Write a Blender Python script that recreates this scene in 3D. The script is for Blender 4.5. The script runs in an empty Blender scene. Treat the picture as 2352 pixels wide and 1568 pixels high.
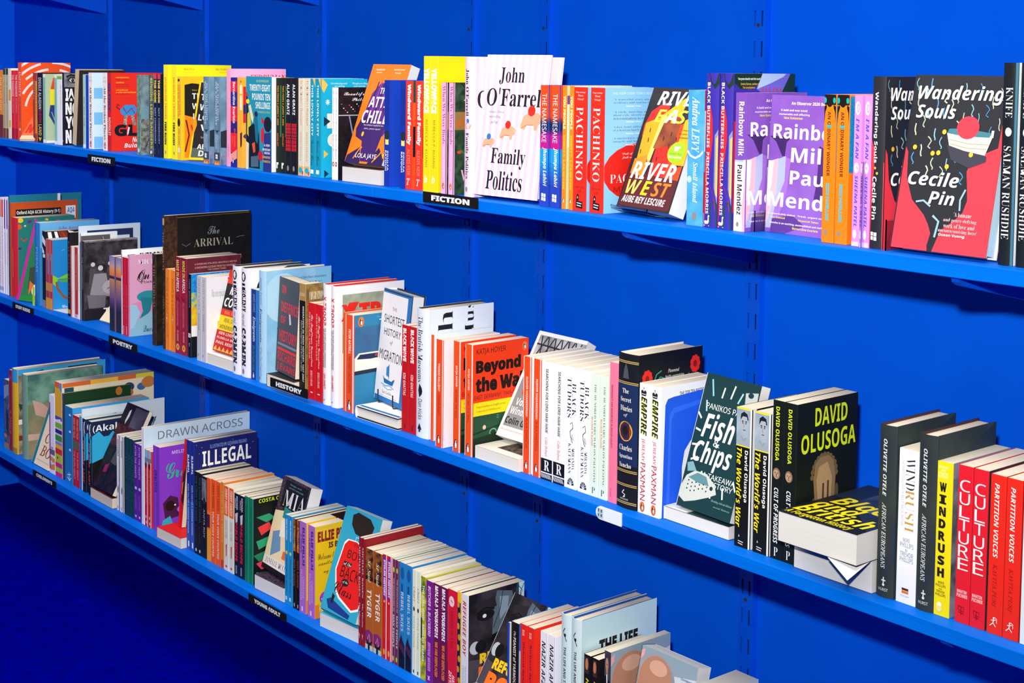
import bpy, math, os, random
from mathutils import Matrix, Vector
S = bpy.context.scene
COL = S.collection

# ---------------------------------------------------------------- camera
cam_data = bpy.data.cameras.new('camera')
cam = bpy.data.objects.new('camera', cam_data); COL.objects.link(cam)
cam_data.sensor_width = 36.0
cam_data.lens = 3393.769 * 36.0 / 2352.0
cam_data.shift_y = -(784.0 - 353.198) / 2352.0
cam_data.clip_start = 0.05
RX, UP, BK = (0.6377373, 0.7701622, 0.0118860), (-0.0559516, 0.0309295, 0.9979543), (0.7682191, -0.6370978, 0.0628167)
cam.matrix_world = Matrix(((RX[0],UP[0],BK[0],0.0),(RX[1],UP[1],BK[1],-1.87),(RX[2],UP[2],BK[2],1.447),(0,0,0,1)))
S.camera = cam

# ---------------------------------------------------------------- light: on-camera flash and dim room light
world = bpy.data.worlds.new('room_light'); S.world = world
world.use_nodes = True
bg = world.node_tree.nodes['Background']
bg.inputs[0].default_value = (0.62, 0.72, 1.0, 1.0); bg.inputs[1].default_value = 0.02
fl = bpy.data.lights.new('flash', 'SPOT'); flash = bpy.data.objects.new('flash', fl); COL.objects.link(flash)
flash.location = (-0.022, -1.924, 1.671)
fl.energy = 1.0; fl.color = (1.0, 0.98, 0.95); fl.shadow_soft_size = 0.03
fl.spot_size = math.radians(96); fl.spot_blend = 1.0
aim = Vector((-2.4, 0.0, 1.62)) - Vector(flash.location)
flash.rotation_euler = aim.to_track_quat('-Z', 'Y').to_euler()
fl.use_nodes = True
fn = fl.node_tree; em = fn.nodes['Emission']
lf = fn.nodes.new('ShaderNodeLightFalloff'); lf.inputs['Strength'].default_value = 114.0
fn.links.new(lf.outputs['Linear'], em.inputs['Strength'])

cl = bpy.data.lights.new('ceiling_light', 'AREA'); ceil_l = bpy.data.objects.new('ceiling_light', cl); COL.objects.link(ceil_l)
ceil_l.location = (-2.0, -1.25, 2.72); cl.shape = 'RECTANGLE'; cl.size = 5.0; cl.size_y = 1.2
cl.energy = 95.0; cl.color = (1.0, 0.93, 0.83)

vs = S.view_settings
vs.view_transform = 'Standard'; vs.look = 'None'; vs.gamma = 1.0; vs.use_curve_mapping = False
vs.exposure = 0.0

# ---------------------------------------------------------------- materials
def lin(h):
    h = h.lstrip('#')
    v = [int(h[i:i+2], 16) / 255.0 for i in (0, 2, 4)]
    return tuple(c / 12.92 if c <= 0.04045 else ((c + 0.055) / 1.055) ** 2.4 for c in v) + (1.0,)
MATS = {}
def base_mat(name, rough=0.5, spec=0.35):
    m = bpy.data.materials.new(name); m.use_nodes = True
    b = m.node_tree.nodes['Principled BSDF']
    b.inputs['Roughness'].default_value = rough
    b.inputs['Specular IOR Level'].default_value = spec
    return m, m.node_tree, b
def mat(key):
    if key in MATS: return MATS[key]
    m, nt, b = base_mat('print_' + key.replace('#', '').replace(':', '_'), 0.55, 0.25)
    if key.startswith('N:'):                       # mottled picture areas: two inks mixed by noise
        _, a, c, sc = key.split(':')
        tc = nt.nodes.new('ShaderNodeTexCoord'); no = nt.nodes.new('ShaderNodeTexNoise'); rp = nt.nodes.new('ShaderNodeValToRGB')
        no.inputs['Scale'].default_value = float(sc); no.inputs['Detail'].default_value = 6.0
        rp.color_ramp.elements[0].position = 0.38; rp.color_ramp.elements[1].position = 0.62
        rp.color_ramp.elements[0].color = lin(a); rp.color_ramp.elements[1].color = lin(c)
        nt.links.new(tc.outputs['Object'], no.inputs['Vector']); nt.links.new(no.outputs['Fac'], rp.inputs['Fac'])
        nt.links.new(rp.outputs['Color'], b.inputs['Base Color'])
    else:
        b.inputs['Base Color'].default_value = lin(key)
    MATS[key] = m
    return m
def page_mat(hexc):
    key = 'page:' + hexc
    if key in MATS: return MATS[key]
    m, nt, b = base_mat('paper_' + hexc, 0.85, 0.1)
    tc = nt.nodes.new('ShaderNodeTexCoord'); mp = nt.nodes.new('ShaderNodeMapping'); no = nt.nodes.new('ShaderNodeTexNoise'); rp = nt.nodes.new('ShaderNodeValToRGB')
    mp.inputs['Scale'].default_value = (900.0, 6.0, 6.0)
    no.inputs['Scale'].default_value = 1.0; no.inputs['Detail'].default_value = 3.0
    c = lin(hexc)
    rp.color_ramp.elements[0].position = 0.3; rp.color_ramp.elements[1].position = 0.7
    rp.color_ramp.elements[0].color = tuple(x * 0.92 for x in c[:3]) + (1,); rp.color_ramp.elements[1].color = c
    nt.links.new(tc.outputs['Object'], mp.inputs['Vector']); nt.links.new(mp.outputs['Vector'], no.inputs['Vector'])
    nt.links.new(no.outputs['Fac'], rp.inputs['Fac']); nt.links.new(rp.outputs['Color'], b.inputs['Base Color'])
    MATS[key] = m
    return m
def paint(name, c0, c1, rough, spec, bump, scale, stretch=(1, 1, 1)):
    m, nt, b = base_mat(name, rough, spec)
    tc = nt.nodes.new('ShaderNodeTexCoord'); mp = nt.nodes.new('ShaderNodeMapping'); mp.inputs['Scale'].default_value = stretch
    no = nt.nodes.new('ShaderNodeTexNoise'); no.inputs['Scale'].default_value = scale; no.inputs['Detail'].default_value = 5.0
    rp = nt.nodes.new('ShaderNodeValToRGB'); rp.color_ramp.elements[0].position = 0.3; rp.color_ramp.elements[1].position = 0.7
    rp.color_ramp.elements[0].color = c0; rp.color_ramp.elements[1].color = c1
    n2 = nt.nodes.new('ShaderNodeTexNoise'); n2.inputs['Scale'].default_value = scale * 12; n2.inputs['Detail'].default_value = 3.0
    bp = nt.nodes.new('ShaderNodeBump'); bp.inputs['Strength'].default_value = bump; bp.inputs['Distance'].default_value = 0.001
    for n in (no, n2): nt.links.new(mp.outputs['Vector'], n.inputs['Vector'])
    nt.links.new(tc.outputs['Object'], mp.inputs['Vector'])
    nt.links.new(no.outputs['Fac'], rp.inputs['Fac']); nt.links.new(rp.outputs['Color'], b.inputs['Base Color'])
    nt.links.new(n2.outputs['Fac'], bp.inputs['Height']); nt.links.new(bp.outputs['Normal'], b.inputs['Normal'])
    return m
M_WALL = paint('blue_wall_paint', (0.0, 0.092, 0.69, 1), (0.0, 0.104, 0.75, 1), 0.65, 0.05, 0.25, 9.0)
M_SHELF = paint('blue_gloss_paint', (0.0, 0.137, 0.70, 1), (0.0, 0.158, 0.76, 1), 0.5, 0.06, 0.35, 6.0, (0.6, 14, 14))
M_METAL = paint('blue_painted_steel', (0.0, 0.08, 0.66, 1), (0.0, 0.092, 0.72, 1), 0.4, 0.2, 0.15, 20.0)
M_FLOOR = paint('dark_blue_floor', (0.0, 0.0003, 0.2, 1), (0.0, 0.0006, 0.3, 1), 0.85, 0.0, 0.6, 30.0)
M_SCREW = base_mat('brass_screw', 0.4, 0.5)[0]; M_SCREW.node_tree.nodes['Principled BSDF'].inputs['Base Color'].default_value = (0.03, 0.03, 0.02, 1)
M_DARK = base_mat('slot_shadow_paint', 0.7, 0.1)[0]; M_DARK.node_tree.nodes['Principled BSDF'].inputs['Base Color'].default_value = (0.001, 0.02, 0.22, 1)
M_CLEAR = bpy.data.materials.new('clear_acrylic'); M_CLEAR.use_nodes = True
_b = M_CLEAR.node_tree.nodes['Principled BSDF']
_b.inputs['Base Color'].default_value = (0.93, 0.97, 1, 1); _b.inputs['Roughness'].default_value = 0.03; _b.inputs['IOR'].default_value = 1.2; _b.inputs['Transmission Weight'].default_value = 1.0
M_WIRE = base_mat('black_wire', 0.35, 0.5)[0]; M_WIRE.node_tree.nodes['Principled BSDF'].inputs['Base Color'].default_value = (0.02, 0.02, 0.03, 1)
M_BLUEPL = base_mat('blue_plastic', 0.3, 0.5)[0]; M_BLUEPL.node_tree.nodes['Principled BSDF'].inputs['Base Color'].default_value = (0.002, 0.06, 0.75, 1)
M_SIGN = base_mat('black_sign_board', 0.8, 0.1)[0]; M_SIGN.node_tree.nodes['Principled BSDF'].inputs['Base Color'].default_value = (0.006, 0.006, 0.008, 1)

# ---------------------------------------------------------------- mesh helpers
class MB:
    """collects boxes and polygons into one mesh object"""
    def __init__(self): self.v = []; self.f = []; self.mi = []; self.m = []
    def slot(self, m):
        if m not in self.m: self.m.append(m)
        return self.m.index(m)
    def poly(self, pts, m):
        i = len(self.v); self.v += [tuple(p) for p in pts]; self.f.append(tuple(range(i, i + len(pts)))); self.mi.append(self.slot(m))
    def box(self, a, b, m):
        i = len(self.v)
        self.v += [(x, y, z) for z in (a[2], b[2]) for y in (a[1], b[1]) for x in (a[0], b[0])]
        for q in ((0,2,3,1),(4,5,7,6),(0,1,5,4),(2,6,7,3),(0,4,6,2),(1,3,7,5)): self.f.append(tuple(i + k for k in q)); self.mi.append(self.slot(m))
    def prism(self, prof, x0, x1, m):
        """profile in (y, z) extruded along x"""
        n = len(prof); i = len(self.v)
        self.v += [(x0, y, z) for y, z in prof] + [(x1, y, z) for y, z in prof]
        s = self.slot(m)
        self.f.append(tuple(range(i + n - 1, i - 1, -1))); self.mi.append(s)
        self.f.append(tuple(range(i + n, i + 2 * n))); self.mi.append(s)
        for k in range(n):
            l = (k + 1) % n
            self.f.append((i + k, i + l, i + n + l, i + n + k)); self.mi.append(s)
    def tube(self, pts, r, m, n=8):
        pts = [Vector(p) for p in pts]; rings = []; s = self.slot(m)
        for k, p in enumerate(pts):
            d = (pts[min(k + 1, len(pts) - 1)] - pts[max(k - 1, 0)]).normalized()
            a = d.cross(Vector((0.3, 0.9, 0.31))).normalized(); b = d.cross(a)
            rings.append(len(self.v)); self.v += [tuple(p + r * (a * math.cos(2 * math.pi * j / n) + b * math.sin(2 * math.pi * j / n))) for j in range(n)]
        for k in range(len(rings) - 1):
            for j in range(n):
                l = (j + 1) % n
                self.f.append((rings[k] + j, rings[k] + l, rings[k + 1] + l, rings[k + 1] + j)); self.mi.append(s)
        self.f.append(tuple(rings[0] + j for j in range(n))); self.mi.append(s)
        self.f.append(tuple(rings[-1] + j for j in range(n))); self.mi.append(s)
    def mesh(self, name):
        me = bpy.data.meshes.new(name)
        me.from_pydata(self.v, [], self.f)
        for m in self.m: me.materials.append(m)
        me.polygons.foreach_set('material_index', self.mi)
        me.update()
        return me
    def build(self, name, parent=None):
        o = bpy.data.objects.new(name, self.mesh(name)); COL.objects.link(o)
        if parent: o.parent = parent
        return o
def tag(o, label, cat, group=None):
    o['label'] = label; o['category'] = cat
    if group: o['group'] = group
    return o
def empty(name, M):
    o = bpy.data.objects.new(name, None); o.empty_display_size = 0.03; COL.objects.link(o); o.matrix_world = M
    return o
def bevel(o, w=0.001, seg=2):
    b = o.modifiers.new('edge', 'BEVEL'); b.width = w; b.segments = seg; b.limit_method = 'ANGLE'
    return o

# ---------------------------------------------------------------- the room
XL, XR = -4.855, 1.2
w = MB(); w.box((XL - 0.06, 0.0, 0.0), (XR, 0.06, 2.7), M_WALL); o = w.build('wall_back'); o['kind'] = 'structure'
w = MB(); w.box((XL - 0.06, -4.2, 0.0), (XL, 0.0, 2.7), M_WALL); o = w.build('wall_left'); o['kind'] = 'structure'
w = MB(); w.box((XL - 0.06, -4.2, -0.06), (XR, 0.06, 0.0), M_FLOOR); o = w.build('floor'); o['kind'] = 'structure'

UPX = [-4.113, -3.523, -2.952, -2.382, -2.149, -1.612, -1.032]
UPN = ['first', 'second', 'third', 'fourth', 'fifth', 'sixth', 'seventh']
def upright(k, x):
    hw, dp = 0.0155, 0.0125
    o = empty('shelf_upright', Matrix.Translation((x, 0, 0.03)))
    u = MB()
    top = 2.3
    u.box((-hw, -dp, 0), (-hw + 0.0018, -0.0003, top), M_METAL); u.box((hw - 0.0018, -dp, 0), (hw, -0.0003, top), M_METAL)
    for a, b in ((-hw + 0.0018, -0.0095), (-0.0055, 0.0055), (0.0095, hw - 0.0018)): u.box((a, -dp, 0), (b, -dp + 0.0016, top), M_METAL)
    z = 0.004; n = 0
    while z < top - 0.05:                                     # webs between the twin slots
        for a, b in ((-0.0095, -0.0055), (0.0055, 0.0095)): u.box((a, -dp, z), (b, -dp + 0.0016, z + 0.024), M_METAL)
        z += 0.05; n += 1
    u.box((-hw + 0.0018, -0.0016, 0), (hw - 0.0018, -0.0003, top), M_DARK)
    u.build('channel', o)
    for zz in ((0.52, 0.815, 1.135, 1.48) if k < 6 else (0.5, 0.815, 1.135, 1.48)):
        s = MB(); s.tube([(0, -dp - 0.0012, zz), (0, -dp + 0.001, zz)], 0.0032, M_SCREW, 10); s.build('screw', o)
    tag(o, 'blue twin-slot wall upright, %s from the left' % UPN[k], 'shelf upright', 'twin-slot uprights on the back wall')
for k, x in enumerate(UPX): upright(k, x)

TOPS = {0: 1.661, 1: 1.2095, 2: 0.758, 3: 0.307}
SHN = {0: 'highest, almost hidden', 1: 'top', 2: 'middle', 3: 'bottom'}
BT = 0.0195; YF = -0.317; YB = -0.0135
prof = [(YF + 0.007, 0), (YF + 0.009, -0.006), (YF + 0.016, -0.0105), (YF + 0.028, -0.0135), (-0.014, -0.072), (-0.014, 0)]
br_mesh = None
for s in (0, 1, 2, 3):
    for k, x in enumerate(UPX):
        if br_mesh is None:
            b = MB(); b.prism(prof, -0.0055, 0.0055, M_METAL); br_mesh = b.mesh('shelf_bracket')
        o = bpy.data.objects.new('shelf_bracket', br_mesh); COL.objects.link(o); o.location = (x, 0, TOPS[s] - BT - 0.0002)
        tag(o, 'blue tapering bracket under the %s book shelf, %s from the left' % (SHN[s].split(',')[0], UPN[k]), 'shelf bracket', 'brackets holding the shelves')
    cuts = [XL + 0.002, -2.2785, XR] if s in (1, 3) else [XL + 0.002, XR]
    for a, c in zip(cuts[:-1], cuts[1:]):
        b = MB(); b.box((a + 0.0006, YF, -BT), (c - 0.0006, YB, 0), M_SHELF); o = b.build('shelf_board'); o.location = (0, 0, TOPS[s]); bevel(o, 0.0012)
        side = '' if len(cuts) == 2 else (', half left of its butt joint' if a < -3 else ', half right of its butt joint')
        tag(o, 'long blue painted board, the %s shelf%s' % (SHN[s], side), 'shelf', 'blue shelf boards')

# ---------------------------------------------------------------- print language: u across, w down, both 0..1
def T(t, f, c, u0, w0, u1, w1): return ('T', t, f, c, u0, w0, u1, w1)
def D(t, f, c, w0, w1, u0, u1): return ('D', t, f, c, w0, w1, u0, u1)
def V(t, f, c, u0, u1, w0, w1): return ('V', t, f, c, w0, w1, u0, u1)
def R(c, u0, w0, u1, w1): return ('R', c, u0, w0, u1, w1)
def E(c, u, w, ru, rw): return ('E', c, u, w, ru, rw)
def P(c, p): return ('P', c, p)
def L(c, wd, p): return ('L', c, wd, p)
def M(n, u, w, s): return ('M', n, u, w, s)

_fd = bpy.utils.system_resource('DATAFILES', path='fonts') or ''
try: FONT = bpy.data.fonts.load(os.path.join(_fd, 'NotoSansMath-Regular.woff2'))   # a face that ships with Blender
except Exception: FONT = None
STY = {'b': (0x1D5D4, 0x1D5EE, 0x1D7EC), 'B': (0x1D5D4, 0x1D5EE, 0x1D7EC), 'i': (0x1D63C, 0x1D656, 0x1D7EC), 's': (0x1D400, 0x1D41A, 0x1D7CE), 'r': (0x1D400, 0x1D41A, 0x1D7CE), 't': (0x1D434, 0x1D44E, None), 'z': (0x1D468, 0x1D482, 0x1D7CE), 'c': (0x1D4D0, 0x1D4EA, None)}
OFF = {'B': 0.028, 'r': -0.010, 't': 0.006}
def styled(t, f):
    if FONT is None or f not in STY: return t
    U, l, d = STY[f]; o = ''
    for ch in t:
        if 'A' <= ch <= 'Z': o += chr(U + ord(ch) - 65)
        elif f == 't' and ch == 'h': o += '\u210e'
        elif 'a' <= ch <= 'z': o += chr(l + ord(ch) - 97)
        elif d and '0' <= ch <= '9': o += chr(d + ord(ch) - 48)
        else: o += ch
    return o
GLY = {}
def glyphs(t, f):
    if (t, f) in GLY: return GLY[(t, f)]
    cu = bpy.data.curves.new('lettering', 'FONT')
    if FONT is not None and f != 'g': cu.font = FONT
    cu.body = styled(t, f); cu.resolution_u = 2; cu.offset = OFF.get(f, 0.0)
    ob = bpy.data.objects.new('lettering', cu)
    me = bpy.data.meshes.new_from_object(ob)
    vs_ = [(v.co.x, v.co.y) for v in me.vertices]; fs = [tuple(p.vertices) for p in me.polygons]
    bpy.data.objects.remove(ob); bpy.data.curves.remove(cu); bpy.data.meshes.remove(me)
    if vs_:
        x0 = min(v[0] for v in vs_); x1 = max(v[0] for v in vs_); y0 = min(v[1] for v in vs_); y1 = max(v[1] for v in vs_)
        vs_ = [((x - x0) / max(x1 - x0, 1e-6), (y - y0) / max(y1 - y0, 1e-6)) for x, y in vs_]
    GLY[(t, f)] = (vs_, fs)
    return GLY[(t, f)]
def clip(pts):
    for ax, lo, sg in ((0, 0.0, 1), (0, 1.0, -1), (1, 0.0, 1), (1, 1.0, -1)):
        out = []
        for i, p in enumerate(pts):
            q = pts[i - 1]; a = (p[ax] - lo) * sg >= 0; b = (q[ax] - lo) * sg >= 0
            if a != b:
                t = (lo - q[ax]) / (p[ax] - q[ax]); out.append((q[0] + t * (p[0] - q[0]), q[1] + t * (p[1] - q[1])))
            if a: out.append(p)
        pts = out
        if len(pts) < 3: return []
    return pts
def ell(u, w, ru, rw, n=22): return [(u + ru * math.cos(2 * math.pi * k / n), w + rw * math.sin(2 * math.pi * k / n)) for k in range(n)]
def emblem(n, u, w, s, W, H):
    a = s * 0.5; b = a * W / H
    q = lambda pts: [(u + x * a, w + y * b) for x, y in pts]
    if n == 'peng': return [('P', 'E8702A', ell(u, w, a, b * 1.45)), ('P', '1A1412', ell(u, w + b * .1, a * .5, b * .95)), ('P', 'F6F2EE', ell(u + a * .08, w + b * .3, a * .3, b * .62)), ('P', 'F6F2EE', ell(u + a * .12, w - b * .62, a * .14, b * .2))]
    if n == 'pengb': return [('P', '1A1412', ell(u, w, a * .7, b * 1.5)), ('P', 'F8F6F2', ell(u + a * .1, w + b * .35, a * .48, b * .95)), ('P', 'F8F6F2', ell(u + a * .1, w - b * .85, a * .22, b * .35)), ('P', '1A1412', q([(-.9, .2), (-.6, -.2), (-.55, .9)]))]
    if n == 'four': return [('P', 'F2F4F8', q([(x, y), (x + .85, y), (x + .85, y + .95), (x, y + .95)])) for x, y in ((-.95, -1), (.1, -.9), (-.95, .1), (.1, .2))]
    if n == 'swan': return [('P', 'F2F2F4', q([(-1, .2), (-.3, -.1), (.2, .1), (.5, -.3), (.5, -1.2), (.8, -1.4), (1.05, -1.1), (.8, -.9), (.9, .2), (.6, .7), (-.6, .8)])), ('P', 'F2F2F4', q([(-1, 1.05), (1, 1.05), (1, 1.2), (-1, 1.2)]))]
    if n == 'zeus': return [('P', '14110F', q([(-1, -.1), (1, .1), (1, 1.5), (-1, 1.3)])), ('P', 'D8D4CC', q([(-.75, .25), (.75, .4), (.75, .6), (-.75, .45)])), ('P', 'D8D4CC', q([(-.75, .75), (.6, .9), (.6, 1.1), (-.75, .95)])), ('P', '14110F', q([(-.9, -.1), (-.8, -1.1), (-.5, -1.5), (-.1, -1.2), (-.2, -.1)])), ('P', 'D8D4CC', q([(-.65, -.5), (-.5, -1.1), (-.3, -.6)]))]
    if n == 'fan': return [('P', '1E1E26', [(u + a * math.cos(math.pi * (1 + k / 14)), w + b * .6 + 1.4 * b * math.sin(math.pi * (1 + k / 14))) for k in range(15)])] + [('L', 'F2F3F7', .7, [(u, w + b * .6), (u + a * math.cos(math.pi * (1 + k / 7)), w + b * .6 + 1.4 * b * math.sin(math.pi * (1 + k / 7)))]) for k in range(1, 7)]
    if n == 'crown': return [('P', '23241E', q([(-.8, .9), (-1, -.2), (-.5, -.6), (0, -.1), (.5, -.6), (1, -.2), (.8, .9)])), ('L', '23241E', .7, q([(0, -.2), (0, -1.3)])), ('L', '23241E', .7, q([(-.3, -1), (.3, -1)])), ('P', 'F2F1F6', q([(-.7, .4), (.7, .4), (.7, .55), (-.7, .55)]))]
    if n == 'spade': return [('P', '1E1E26', q([(0, -1.2), (.9, .3), (.3, .5), (.4, 1), (-.4, 1), (-.3, .5), (-.9, .3)]))]
    if n == 'archer': return [('L', 'FBEDE8', 1.2, q([(-.9, .9), (-.1, .2), (.6, .9)])), ('L', 'FBEDE8', 1.4, q([(-.1, .2), (0, -.6)])), ('L', 'FBEDE8', .9, q([(-.6, -.3), (0, -.4), (.6, -.6)])), ('L', 'FBEDE8', .8, q([(.1, -1.1), (.8, -.8), (.8, .1)])), ('P', 'FBEDE8', ell(u, w - b * .85, a * .18, b * .2))]
    if n == 'borz': return [('L', '22242A', .8, q([(-.8, .4), (-.2, -.2), (.5, -.1), (.9, -.6)])), ('L', '22242A', .6, q([(-.2, -.2), (-.4, .8)])), ('L', '22242A', .6, q([(.5, -.1), (.4, .8)]))]
    if n == 'line': return [('L', '7A0C14', .9, q([(-.8, -1), (.8, -.8), (.8, .2), (-.8, 0), (-.8, -1)])), ('L', '7A0C14', .9, q([(-.8, .5), (.8, .7)])), ('L', '7A0C14', .9, q([(0, -1), (0, 1.2)]))]
    return [('P', '8A8478', ell(u, w, a * .8, b * 1.1))]
def draw(mb, items, W, H, fmap, curved=False, eps=0.000015):
    """put print on a face W x H metres: fmap(u, w, lift) -> local point"""
    lay = [0]
    def put(pts, c, lift):
        inside = all(0 <= p[0] <= 1 and 0 <= p[1] <= 1 for p in pts)
        if not inside: pts = clip(pts)
        if len(pts) >= 3: mb.poly([fmap(p[0], p[1], lift) for p in pts], mat(c))
    def one(it):
        lay[0] += 1; lift = eps * (3 + lay[0]) if not curved else 0.00035 + eps * lay[0]
        k = it[0]
        if k == 'R':
            _, c, u0, w0, u1, w1 = it
            if c.startswith('G:'):
                a, b = [lin(x) for x in c[2:].split(':')]
                n = 7
                ha, hb = c[2:].split(':'); ha = ha.lstrip('#'); hb = hb.lstrip('#')
                for j in range(n):
                    f = j / (n - 1)
                    hx = ''.join('%02X' % round(int(ha[i:i+2], 16) * (1 - f) + int(hb[i:i+2], 16) * f) for i in (0, 2, 4))
                    put([(u0, w0 + (w1 - w0) * j / n), (u1, w0 + (w1 - w0) * j / n), (u1, w0 + (w1 - w0) * (j + 1) / n), (u0, w0 + (w1 - w0) * (j + 1) / n)], hx, lift)
                return
            n = 8 if curved else 1
            for j in range(n):
                a = u0 + (u1 - u0) * j / n; b = u0 + (u1 - u0) * (j + 1) / n
                put([(a, w0), (b, w0), (b, w1), (a, w1)], c, lift)
        elif k == 'E': put(ell(*it[2:]), it[1], lift)
        elif k == 'P': put(list(it[2]), it[1], lift)
        elif k == 'L':
            _, c, wd, p = it; hw_ = wd * 0.0005
            q = [(x * W, y * H) for x, y in p]; lft = []; rgt = []
            for i in range(len(q)):
                a = q[max(i - 1, 0)]; b = q[min(i + 1, len(q) - 1)]; dx, dy = b[0] - a[0], b[1] - a[1]; n = math.hypot(dx, dy) or 1
                ox, oy = -dy / n * hw_, dx / n * hw_
                lft.append(((q[i][0] + ox) / W, (q[i][1] + oy) / H)); rgt.append(((q[i][0] - ox) / W, (q[i][1] - oy) / H))
            for i in range(len(q) - 1): put([lft[i], lft[i + 1], rgt[i + 1], rgt[i]], c, lift)
        elif k == 'M':
            for e in emblem(it[1], it[2], it[3], it[4], W, H): one(e)
        else:
            gv, gf = glyphs(it[1], it[2])
            if k == 'T':
                u0, w0, u1, w1 = it[4:]; m2 = [(u0 + x * (u1 - u0), w1 - y * (w1 - w0)) for x, y in gv]
            elif k == 'D':
                w0, w1, u0, u1 = it[4:]; m2 = [(u0 + y * (u1 - u0), w0 + x * (w1 - w0)) for x, y in gv]
            else:
                w0, w1, u0, u1 = it[4:]; m2 = [(u1 - y * (u1 - u0), w1 - x * (w1 - w0)) for x, y in gv]
            for f in gf: put([m2[i] for i in f], it[3], lift)
    for it in items: one(it)

# ---- print on the books: fractions across (u) and down (w) a spine 'S' or a front cover 'C'
ART = {}
def art(key, s, c, S=(), C=(), hb=0, pg='E9DFC8', inner=None):
    ART[key] = dict(s=s, c=c, S=list(S), C=list(C), hb=hb, pg=pg, inner=inner)
# --- top shelf
art('amber', 'F58E10', 'F08C14', [R('7A3424', 0,.66,1,1), D('THE LAST GIFT','n','FFE3A8',.1,.6,.3,.75)], [])
art('olive', 'BDB28A', 'C4B894', [R('33461C',0,0,1,.09), R('7C4018',0,.86,1,1), D('a novel','n','7A6B3E',.2,.5,.25,.75), L('8B7C50',.8,[(.5,.55),(.5,.84)])], [])
art('creamy', 'F1E7CF', 'F1E7CF', [R('D9A63A',.1,.3,.9,.46), R('D6C63A',.1,.74,.9,.84)], [])
art('passred', 'E52A24', 'D42020', [D('THE PASSENGER','b','FFD8D0',.06,.38,.22,.8), D('MCCARTHY','n','F7A79A',.4,.62,.3,.7), R('B81818',0,.84,1,1)], [])
mz=[]
for k,(r,) in enumerate([(.16,),(.3,),(.44,),(.58,),(.72,),(.86,),(1.0,),(1.14,)]):
    for a0,a1 in ((.05+.11*(k%3),.42+.05*(k%2)),(.5+.06*(k%2),.93-.07*(k%3))):
        mz.append(L('F6E6E6',6.5,[(.62+r*.95*math.cos(math.pi*(1+a0+(a1-a0)*i/14)),.62+r*.62*math.sin(math.pi*(1+a0+(a1-a0)*i/14))) for i in range(15)]))
    if k<4: mz.append(L('F6E6E6',6.5,[(.62+r*.95*math.cos(math.pi*(.15+.7*i/14)),.62+r*.62*math.sin(math.pi*(.15+.7*i/14))) for i in range(15)]))
art('maze', 'F0531A', 'F4561C', [D('INFINITY','b','FFB79A',.12,.44,.25,.85), D('a novel','n','7A2410',.5,.75,.3,.75), R('FFB79A',.25,.85,.75,.88)], mz)
art('orred', 'EE4A1E', 'F2683A', [], [T('EMB','B','C81818',.1,.12,.7,.3), T('THE','B','C81818',.2,.34,.95,.55), T('NOVEL','B','D02A18',.05,.6,.9,.84), R('F6C7A6',0,.9,1,1)])
art('brownthin', '9A3C16', '8C3514', [D('ANIMAL','n','F0B060',.1,.4,.25,.75), R('5B1D10',0,.9,1,1)], [])
art('orthin', 'EF8A18', 'E88114', [R('B3341C',0,0,1,.12), R('A82818',0,.88,1,1), D('stories','n','8A3A10',.2,.6,.3,.7)], [])
art('burning', '1A1414', '141012', [D('DIGGLE ALAGIAN','b','D9D2C4',.07,.52,.25,.78), D('BURNING','b','C0302A',.53,.72,.25,.78), D('LAND','b','E7C53A',.74,.9,.25,.8), P('E7C53A',[(.2,.93),(.8,.93),(.5,.985)])], [])
art('sage', '8FC3B4', 'B5C7A0', [R('F4F1E6',0,0,1,.05), D('a quiet beginning','n','5B8F86',.12,.7,.3,.75), R('F4F1E6',0,.95,1,1)],
  [P('F0EDE2',[(0,.965),(1,.965),(1,1),(0,1)]), P('E4481F',[(.1,.22),(.16,.05),(.24,.03),(.3,.06),(.32,.22)]), R('F1E21C',.09,.22,.33,.45), P('24407E',[(.09,.45),(.33,.45),(.36,.6),(.34,.9),(.27,.86),(.15,.7),(.06,.6)]), L('8FB7D6',2,[(.12,.55),(.2,.7),(.28,.84)]), R('E3E8D4',.6,.1,.95,.9)])
art('whitegreen', 'EDF1F0', 'E9EEF0', [R('F3EFE4',0,0,1,.03), R('7CC21C',0,.03,1,.075), D('the grey notebook','t','A5A8AA',.15,.5,.6,.95)], [R('7CC21C',0,.03,1,.075), D('GREENGAGE','n','8B9092',.1,.45,.1,.25)])
art('ianyn', '1B1626', '17121F', [D('a novel','n','6A6080',.2,.6,.3,.7), E('E8A08A',.5,.94,.3,.012)],
  [R('N:#56565E:#8A8A92:60',.02,.01,.98,.2), P('22222A',[(.2,.1),(.38,.055),(.6,.06),(.78,.11),(.6,.145),(.38,.145)]), P('C9CACF',[(.3,.105),(.42,.075),(.58,.08),(.68,.11),(.55,.13),(.4,.132)]), E('17171C',.5,.105,.09,.026), E('E9E9EC',.47,.098,.018,.006),
   L('1B1B22',5,[(.15,.06),(.4,.03),(.8,.05)]),
   T('IA','B','F2F3F5',.08,.22,.6,.39), T('NO','B','F2F3F5',.08,.41,.85,.58), T('YO','B','F2F3F5',.08,.6,.85,.77), T('N','B','F2F3F5',.08,.79,.42,.975)])
art('edgebook', '3A2B26', '2B2220', [], [], pg='CDB795')
art('paleteal', 'A8CFC0', 'A8CFC0', [R('EDEDE4',0,.95,1,1), D('sea','n','6AA08F',.3,.7,.3,.7)], [])
art('bluethin', '1240B4', '1240B4', [D('night','n','3A66D0',.3,.7,.3,.7)], [])
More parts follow.
